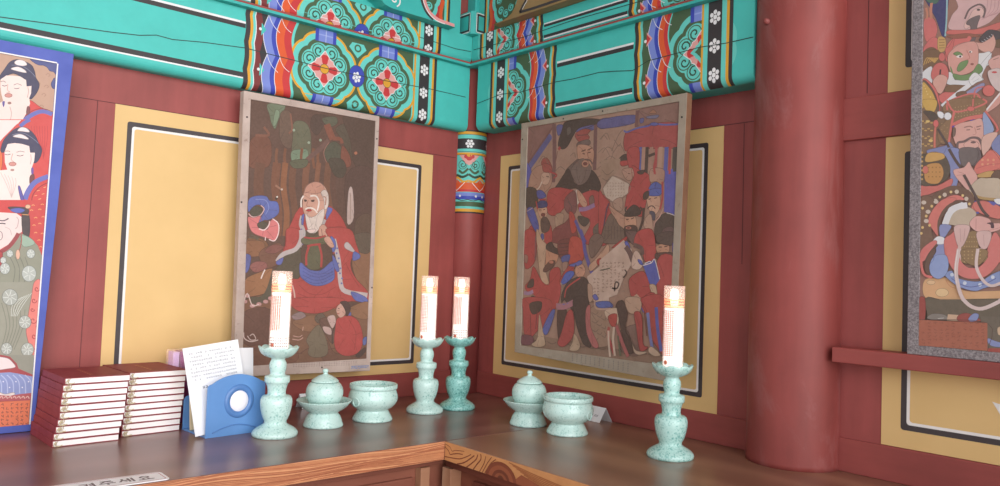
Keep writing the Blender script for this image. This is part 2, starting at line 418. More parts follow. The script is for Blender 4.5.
ART['p1'] = '''
p 188 150 128 1452 8555 1641 8470 2753 8467 2847 7171 1559 6965
S 165 125 105 14 2364 7938 2406 7983 2448 7954 2417 7918
S 165 125 105 14 2495 7700 2538 7746 2580 7716 2550 7680
S 165 125 105 14 2545 8160 2588 8207 2630 8177 2599 8141
S 165 125 105 13 2286 7662 2328 7707 2369 7678 2339 7642
S 165 125 105 14 2465 7432 2508 7477 2550 7447 2519 7412
S 165 125 105 14 2531 7895 2574 7941 2616 7911 2585 7875
P 68 78 135 2242 8464 2743 8457 2747 8220 2690 8265 2616 8269 2562 8333 2484 8366 2396 8355 2296 8390
P 68 78 135 2727 8129 2690 8076 2664 7977 2704 7890 2756 7918
P 205 60 58 2275 7541 2478 7435 2682 7356 2761 7294 2758 7141 2117 7039 2229 7280
S 98 104 178 90 2179 7064 2361 7246 2544 7341 2736 7305
S 120 40 45 14 2122 7055 2339 7317 2553 7402 2743 7359
P 48 50 82 1676 7969 1757 8142 1839 8305 1959 8389 2087 8387 2252 8325 2326 8191 2358 8064 2432 7943 2419 7799 2349 7644 2265 7584 2150 7934 1918 8072 1682 7880
p 240 215 208 1696 7901 1710 7914 1797 8004 1921 8025 2047 8036 2173 7975 2192 7838 2284 7867 2289 7700 2259 7583 2286 7476 2245 7283 2149 7044 1621 6960 1599 7283 1774 7441 1726 7597 1698 7774
P 238 222 222 1926 8323 1997 8390 2112 8385 2165 8314 2079 8271 1967 8273
P 238 222 222 1868 8165 1995 8235 2126 8195 2162 8136 2015 8136
S 120 125 150 10 1875 8247 2063 8267 2229 8190 2350 8077
S 90 75 85 14 1732 7773 1776 7767 1818 7789
S 90 75 85 13 1959 7757 2004 7751 2059 7780
S 150 130 130 14 1948 7821 2012 7863 2099 7843
S 150 130 130 14 1699 7847 1750 7871 1795 7851
S 205 160 150 14 1835 7818 1838 7691 1884 7655 1823 7629
P 205 140 130 1933 7591 1915 7556 1867 7535 1818 7539 1796 7566 1814 7600 1861 7622 1910 7618
P 150 115 105 1932 7421 1922 7399 1896 7386 1869 7390 1857 7408 1867 7431 1892 7444 1919 7440
S 195 160 155 14 1906 7336 1947 7196 1934 7025
S 195 160 155 14 2215 7835 2236 7728 2223 7595
P 90 80 150 1760 7420 1805 7436 1798 7318 1775 7332
P 120 60 65 2237 7393 2286 7383 2289 7253 2232 7225
p 205 66 62 1557 7000 2778 7198 2798 5294 1679 5193
S 180 50 55 11 2347 6978 2392 6798 2612 6490
S 180 50 55 11 2399 6987 2439 6783 2614 6453
S 180 50 55 11 2450 6995 2486 6767 2617 6415
S 180 50 55 11 2502 7003 2534 6751 2620 6378
S 180 50 55 10 2555 7011 2581 6736 2623 6340
S 180 50 55 11 2607 7019 2628 6720 2625 6303
S 180 50 55 10 2660 7027 2676 6704 2628 6265
p 238 216 212 1618 6996 2140 7080 2088 6994 2052 6962 1972 6846 1829 6641 1661 6361
S 98 104 178 75 2131 6937 2213 7040 2305 7114
P 232 112 58 1724 6351 1813 6327 1848 6129 1832 5906 1755 5897
P 48 50 82 1802 6344 1834 6561 1917 6720 2034 6863 2189 6932 2338 6872 2448 6750 2506 6627 2586 6487 2560 6287 2454 6160 2260 6368 1965 6476 1875 6331
p 242 218 212 1875 6335 1922 6515 2055 6555 2183 6555 2333 6527 2363 6382 2457 6394 2454 6206 2414 6031 2457 5886 2406 5598 2332 5346 2274 5247 1740 5198 1693 5890 1954 5950 1897 6098
P 238 222 222 2087 6834 2145 6917 2248 6918 2318 6839 2179 6833
P 238 222 222 2007 6697 2136 6767 2254 6733 2310 6674 2149 6680
S 120 125 150 11 1986 6723 2198 6799 2416 6689 2511 6609
S 90 75 85 14 1885 6281 1941 6277 1990 6302
S 90 75 85 14 2112 6289 2176 6282 2238 6313
S 150 130 130 14 2101 6354 2169 6389 2253 6382
S 150 130 130 14 1880 6347 1936 6362 1980 6353
S 205 160 150 14 2033 6319 2011 6187 2058 6141 2003 6119
P 205 140 130 2113 6096 2094 6062 2046 6043 1996 6050 1974 6078 1992 6112 2040 6131 2090 6124
P 170 130 120 2087 5959 2077 5939 2051 5928 2024 5933 2011 5950 2021 5969 2047 5980 2075 5976
S 195 160 155 14 2376 6346 2393 6235 2382 6121
S 205 180 175 11 1834 5870 1961 5626 2076 5340
S 205 180 175 10 1905 5849 2005 5630 2076 5340
S 205 180 175 10 1976 5827 2049 5635 2076 5340
S 205 180 175 10 2047 5806 2093 5640 2076 5340
S 205 180 175 11 2118 5784 2137 5644 2076 5340
P 110 55 55 2395 5841 2462 5913 2483 5794 2414 5666
P 100 70 150 2408 6031 2445 6054 2460 5935 2423 5908
S 98 104 178 105 2334 5327 2391 5528 2517 5741 2761 5894
S 120 40 45 14 2467 5279 2488 5455 2607 5637 2758 5749
P 90 80 160 2187 5575 2224 5594 2331 5267 2273 5262
S 235 170 120 14 2554 5537 2606 5558
S 235 170 120 14 2658 5472 2710 5492
S 235 170 120 14 2513 5420 2564 5440
S 235 170 120 15 2680 5626 2732 5647
S 235 170 120 15 2600 5352 2652 5372
p 198 62 58 1675 5244 2828 5350 2781 4044 2764 3430 1799 3409
S 225 150 95 18 2452 5082 2480 5103 2510 5086
S 225 150 95 18 2614 5114 2642 5136 2674 5119
S 225 150 95 18 2545 4919 2574 4940 2605 4923
S 225 150 95 18 2692 4949 2721 4971 2752 4954
S 225 150 95 18 2525 4747 2553 4768 2584 4751
S 225 150 95 18 2637 4793 2665 4814 2697 4797
S 225 150 95 18 2570 4579 2598 4600 2629 4583
S 225 150 95 18 2703 4568 2731 4589 2763 4572
S 225 150 95 18 2648 4412 2676 4433 2707 4416
S 225 150 95 18 2692 4262 2720 4283 2751 4265
S 225 150 95 18 2476 5197 2504 5218 2535 5202
S 225 150 95 18 2655 5232 2684 5253 2715 5237
p 232 212 208 1754 4994 2195 5000 2304 4919 2327 4590 2213 4507 2115 4314 1816 4076
p 202 58 56 1736 5257 2335 5312 2383 5178 2421 5105 2308 5002 2067 5012 1754 4986
P 70 50 52 2029 5098 2105 5142 2379 5140 2434 5050 2389 5001 2259 5005
P 86 96 175 2069 5072 2219 5122 2350 5088 2284 5022 2169 5013
P 222 175 140 2455 5173 2442 5139 2406 5123 2369 5133 2352 5163 2364 5197 2400 5213 2438 5203
P 60 50 52 2302 4994 2443 4975 2476 4505 2357 4524
S 215 150 90 17 2309 4983 2439 4982
S 110 95 105 28 1859 4818 1969 4819 2051 4877
S 60 50 58 24 1877 4745 1942 4757 2002 4747
S 150 120 125 14 1894 4580 1947 4546 1961 4436 1921 4378
S 195 165 165 17 2201 4918 2244 4847 2229 4696 2193 4656
S 190 165 165 11 1994 4679 2093 4630 2134 4502
p 140 142 124 1819 4039 2118 4270 2290 4568 2491 4479 2662 4299 2771 4044 2773 3775 2784 3430 1861 3411
P 150 175 155 2326 4514 2492 4468 2600 4341 2409 4255 2320 4363
S 150 55 60 82 1910 4080 2089 4231 2209 4424 2265 4555
P 165 50 52 1814 4113 1976 4121 1995 3935 1969 3674 1846 3633
S 160 70 65 18 2309 4570 2334 4402 2311 4174
P 222 175 150 2327 4081 2320 4001 2293 3966 2261 3998 2243 4077 2250 4157 2277 4192 2309 4160
S 110 112 98 14 2135 4016 2249 3758 2240 3434
S 110 112 98 14 2231 4020 2339 3761 2349 3436
S 110 112 98 14 2328 4024 2430 3764 2460 3438
S 110 112 98 14 2425 4029 2522 3767 2571 3441
P 178 184 178 2675 3657 2643 3527 2546 3471 2442 3522 2392 3649 2424 3779 2520 3835 2624 3785
S 214 218 212 14 2565 3654 2654 3600
S 214 218 212 14 2551 3622 2558 3509
S 214 218 212 14 2519 3621 2439 3563
S 214 218 212 15 2502 3653 2414 3707
S 214 218 212 14 2515 3684 2509 3797
S 214 218 212 14 2547 3685 2629 3743
P 178 184 178 2617 4113 2598 4037 2541 4003 2481 4032 2451 4106 2470 4182 2526 4216 2587 4187
S 214 218 212 14 2552 4110 2604 4080
S 214 218 212 15 2544 4092 2548 4026
S 214 218 212 14 2526 4091 2479 4056
S 214 218 212 14 2515 4109 2464 4140
S 214 218 212 15 2523 4128 2519 4193
S 214 218 212 14 2542 4128 2589 4163
P 178 184 178 2155 3754 2133 3664 2067 3624 1996 3659 1962 3748 1984 3838 2049 3878 2121 3843
S 214 218 212 14 2080 3752 2140 3714
S 214 218 212 14 2070 3730 2075 3651
S 214 218 212 14 2049 3729 1994 3688
S 214 218 212 14 2037 3751 1977 3789
S 214 218 212 14 2046 3773 2042 3852
S 214 218 212 14 2068 3773 2124 3814
P 178 184 178 2193 4094 2179 4035 2136 4009 2090 4031 2067 4088 2082 4146 2125 4173 2171 4151
S 214 218 212 14 2144 4091 2184 4067
S 214 218 212 14 2138 4077 2141 4026
S 214 218 212 14 2124 4076 2088 4049
S 214 218 212 14 2116 4090 2077 4114
S 214 218 212 14 2122 4105 2119 4156
S 214 218 212 14 2136 4105 2173 4132
P 178 184 178 2071 3938 2058 3885 2019 3862 1977 3882 1957 3934 1970 3987 2009 4010 2050 3990
S 214 218 212 14 2026 3937 2062 3915
S 214 218 212 14 2021 3923 2024 3877
S 214 218 212 14 2008 3923 1976 3899
S 214 218 212 14 2001 3936 1966 3958
S 214 218 212 14 2007 3949 2004 3995
S 214 218 212 14 2019 3949 2052 3973
p 148 148 132 1797 3443 2729 3463 2753 1713 1911 1749
P 222 122 112 2649 3462 2782 3465 2812 2676 2804 1749 2744 1752 2605 2160 2566 2391 2587 2754 2619 3136
S 170 52 55 18 2773 3311 2751 3264 2711 3256 2682 3284 2680 3319 2699 3337 2719 3331 2725 3315 2719 3306
S 170 52 55 18 2735 3041 2714 2995 2673 2988 2644 3015 2643 3051 2662 3068 2681 3062 2688 3046 2681 3037
S 170 52 55 18 2765 2580 2739 2524 2689 2515 2653 2550 2651 2593 2675 2614 2699 2607 2706 2587 2699 2576
S 170 52 55 18 2794 2213 2773 2167 2732 2161 2703 2190 2701 2225 2720 2242 2740 2236 2746 2219 2740 2211
S 170 52 55 18 2825 2444 2810 2413 2783 2409 2764 2428 2762 2452 2775 2463 2789 2459 2793 2448 2789 2442
S 170 52 55 18 2704 2830 2687 2794 2656 2789 2633 2810 2632 2838 2647 2851 2662 2847 2667 2834 2662 2827
S 170 52 55 18 2796 1904 2782 1874 2755 1870 2735 1889 2734 1913 2747 1924 2760 1920 2764 1909 2760 1903
S 118 120 104 14 2048 2981 2179 2454 2104 1929
S 118 120 104 14 2139 2951 2243 2453 2155 1927
S 118 120 104 14 2230 2921 2308 2452 2206 1925
S 118 120 104 14 2322 2891 2372 2451 2257 1923
S 118 120 104 14 2415 2861 2438 2450 2309 1922
S 118 120 104 14 2509 2830 2503 2449 2361 1920
S 205 208 200 11 2614 3213 2468 2945 2357 2679
S 205 208 200 11 2569 3189 2416 2944 2331 2679
S 205 208 200 11 2525 3166 2364 2944 2305 2679
S 205 208 200 11 2480 3142 2312 2944 2279 2679
S 205 208 200 11 2436 3119 2261 2944 2253 2680
P 168 172 164 2348 3115 2313 2982 2211 2927 2101 2981 2049 3112 2083 3243 2185 3299 2295 3246
S 212 216 210 14 2224 3113 2324 3049
S 212 216 210 14 2216 3089 2244 2954
S 212 216 210 14 2194 3083 2129 2979
S 212 216 210 14 2175 3100 2067 3105
S 212 216 210 14 2173 3127 2103 3237
S 212 216 210 14 2190 3143 2211 3276
S 212 216 210 14 2213 3137 2310 3191
P 168 172 164 2652 2543 2624 2436 2540 2393 2450 2439 2407 2546 2435 2652 2518 2695 2609 2650
S 212 216 210 14 2551 2544 2633 2490
S 212 216 210 14 2544 2524 2567 2414
S 212 216 210 15 2526 2520 2473 2436
S 212 216 210 15 2510 2534 2422 2540
S 212 216 210 15 2509 2556 2451 2646
S 212 216 210 14 2523 2569 2540 2676
S 212 216 210 15 2541 2563 2621 2606
P 168 172 164 2324 1940 2298 1844 2224 1807 2144 1850 2106 1948 2131 2043 2205 2080 2285 2038
S 212 216 210 14 2233 1943 2306 1893
S 212 216 210 15 2227 1926 2248 1826
S 212 216 210 14 2211 1922 2164 1848
S 212 216 210 14 2197 1935 2119 1942
S 212 216 210 15 2196 1955 2145 2038
S 212 216 210 14 2209 1966 2224 2062
S 212 216 210 14 2225 1961 2296 1997
P 168 172 164 2750 1906 2721 1797 2634 1754 2541 1804 2497 1915 2526 2023 2612 2066 2705 2018
S 212 216 210 15 2645 1910 2730 1853
S 212 216 210 15 2638 1890 2662 1776
S 212 216 210 14 2620 1885 2565 1801
S 212 216 210 14 2604 1900 2512 1909
S 212 216 210 15 2602 1923 2543 2017
S 212 216 210 15 2616 1936 2634 2046
S 212 216 210 14 2636 1930 2718 1971
p 140 140 126 1906 1816 2765 1782 2770 1279 1939 1328
p 160 55 62 1904 1846 2128 1808 2291 1763 2431 1605 2479 1480 2781 1317 2771 1272 2481 1354 1936 1381
P 235 216 216 1908 1798 2099 1764 2262 1719 2373 1600 2411 1522 2277 1491 1929 1486
p 134 148 198 1935 1396 2316 1405 2481 1365 2770 1279 2781 900 2483 856 1964 971
S 175 186 220 21 2032 1361 2153 1202 2187 935
S 175 186 220 21 2146 1354 2269 1195 2303 927
S 175 186 220 21 2262 1347 2386 1188 2420 918
S 175 186 220 22 2378 1341 2503 1180 2539 910
S 175 186 220 22 2496 1334 2622 1173 2658 901
S 175 186 220 21 2615 1327 2742 1165 2778 892
P 225 225 235 2214 1199 2211 1188 2202 1184 2193 1189 2188 1200 2191 1211 2200 1215 2210 1210
P 225 225 235 2346 1057 2343 1046 2334 1043 2325 1048 2320 1059 2323 1069 2332 1073 2342 1068
P 225 225 235 2461 1183 2458 1172 2449 1169 2439 1174 2434 1185 2438 1195 2446 1199 2456 1194
P 225 225 235 2595 1040 2592 1029 2583 1025 2573 1031 2569 1042 2572 1052 2581 1056 2590 1051
P 225 225 235 2712 1167 2709 1156 2700 1152 2690 1158 2685 1169 2688 1180 2697 1183 2707 1178
P 225 210 205 2088 988 2253 912 2413 938 2433 879 2225 849 2095 886
p 175 80 85 1967 922 2353 866 2546 890 2777 900 2776 730 1978 755
S 220 175 165 21 2163 831 2192 867 2228 811
S 220 175 165 22 2246 825 2276 861 2312 804
S 220 175 165 22 2330 818 2360 854 2396 798
S 220 175 165 21 2415 812 2445 848 2481 791
S 220 175 165 22 2500 805 2530 841 2567 785
S 220 175 165 22 2586 798 2616 835 2653 778
S 220 175 165 22 2672 792 2703 828 2740 771
p 226 118 78 1979 740 2763 731 2769 164 2018 164
S 150 76 60 15 2192 671 2247 690
S 150 76 60 15 2218 709 2244 650
S 150 76 60 15 2380 684 2437 688
S 150 76 60 14 2405 693 2385 638
S 150 76 60 14 2478 650 2534 667
S 150 76 60 14 2514 684 2513 627
S 150 76 60 14 2574 647 2631 660
S 150 76 60 15 2596 678 2592 621
S 150 76 60 14 2671 646 2728 658
S 150 76 60 14 2701 669 2719 610
S 150 76 60 14 2197 609 2254 595
S 150 76 60 15 2249 618 2255 560
S 150 76 60 14 2294 562 2351 561
S 150 76 60 14 2312 612 2299 556
S 150 76 60 15 2388 574 2444 580
S 150 76 60 15 2398 605 2413 546
S 150 76 60 15 2482 582 2540 576
S 150 76 60 14 2508 595 2535 536
S 150 76 60 14 2579 573 2637 568
S 150 76 60 15 2604 587 2594 531
S 150 76 60 15 2677 551 2734 571
S 150 76 60 15 2704 579 2701 521
S 150 76 60 14 2205 490 2261 489
S 150 76 60 15 2241 530 2227 474
S 150 76 60 14 2298 505 2356 487
S 150 76 60 14 2315 523 2326 465
S 150 76 60 14 2393 502 2453 455
S 150 76 60 14 2405 515 2435 455
S 150 76 60 14 2491 466 2547 475
S 150 76 60 15 2522 505 2495 450
S 150 76 60 15 2585 488 2643 485
S 150 76 60 15 2590 499 2596 441
S 150 76 60 15 2682 480 2744 430
S 150 76 60 15 2722 487 2718 430
S 150 76 60 14 2209 429 2268 386
S 150 76 60 15 2255 440 2253 383
S 150 76 60 14 2306 387 2363 387
S 150 76 60 15 2340 432 2359 373
S 150 76 60 14 2399 405 2458 389
S 150 76 60 14 2409 425 2413 368
S 150 76 60 14 2497 372 2556 356
S 150 76 60 14 2543 413 2529 357
S 150 76 60 14 2593 380 2653 349
S 150 76 60 14 2637 404 2623 348
S 150 76 60 14 2689 387 2748 384
S 150 76 60 15 2692 399 2745 337
S 150 76 60 15 2214 347 2272 326
S 150 76 60 15 2217 355 2230 297
S 150 76 60 14 2311 308 2368 313
S 150 76 60 14 2324 344 2350 285
S 150 76 60 15 2500 323 2558 319
S 150 76 60 14 2505 327 2560 264
S 150 76 60 15 2600 270 2656 303
S 150 76 60 15 2612 317 2641 256
S 150 76 60 14 2220 262 2280 211
S 150 76 60 14 2236 264 2266 204
S 150 76 60 14 2318 216 2375 202
S 150 76 60 14 2356 252 2339 197
S 150 76 60 15 2411 239 2469 223
S 150 76 60 14 2434 244 2465 184
S 150 76 60 14 2510 186 2568 185
S 150 76 60 15 2563 232 2532 177
S 150 76 60 15 2604 214 2665 174
S 150 76 60 14 2660 222 2648 166
S 150 76 60 14 2702 201 2763 164
S 150 76 60 15 2752 213 2710 159
'''
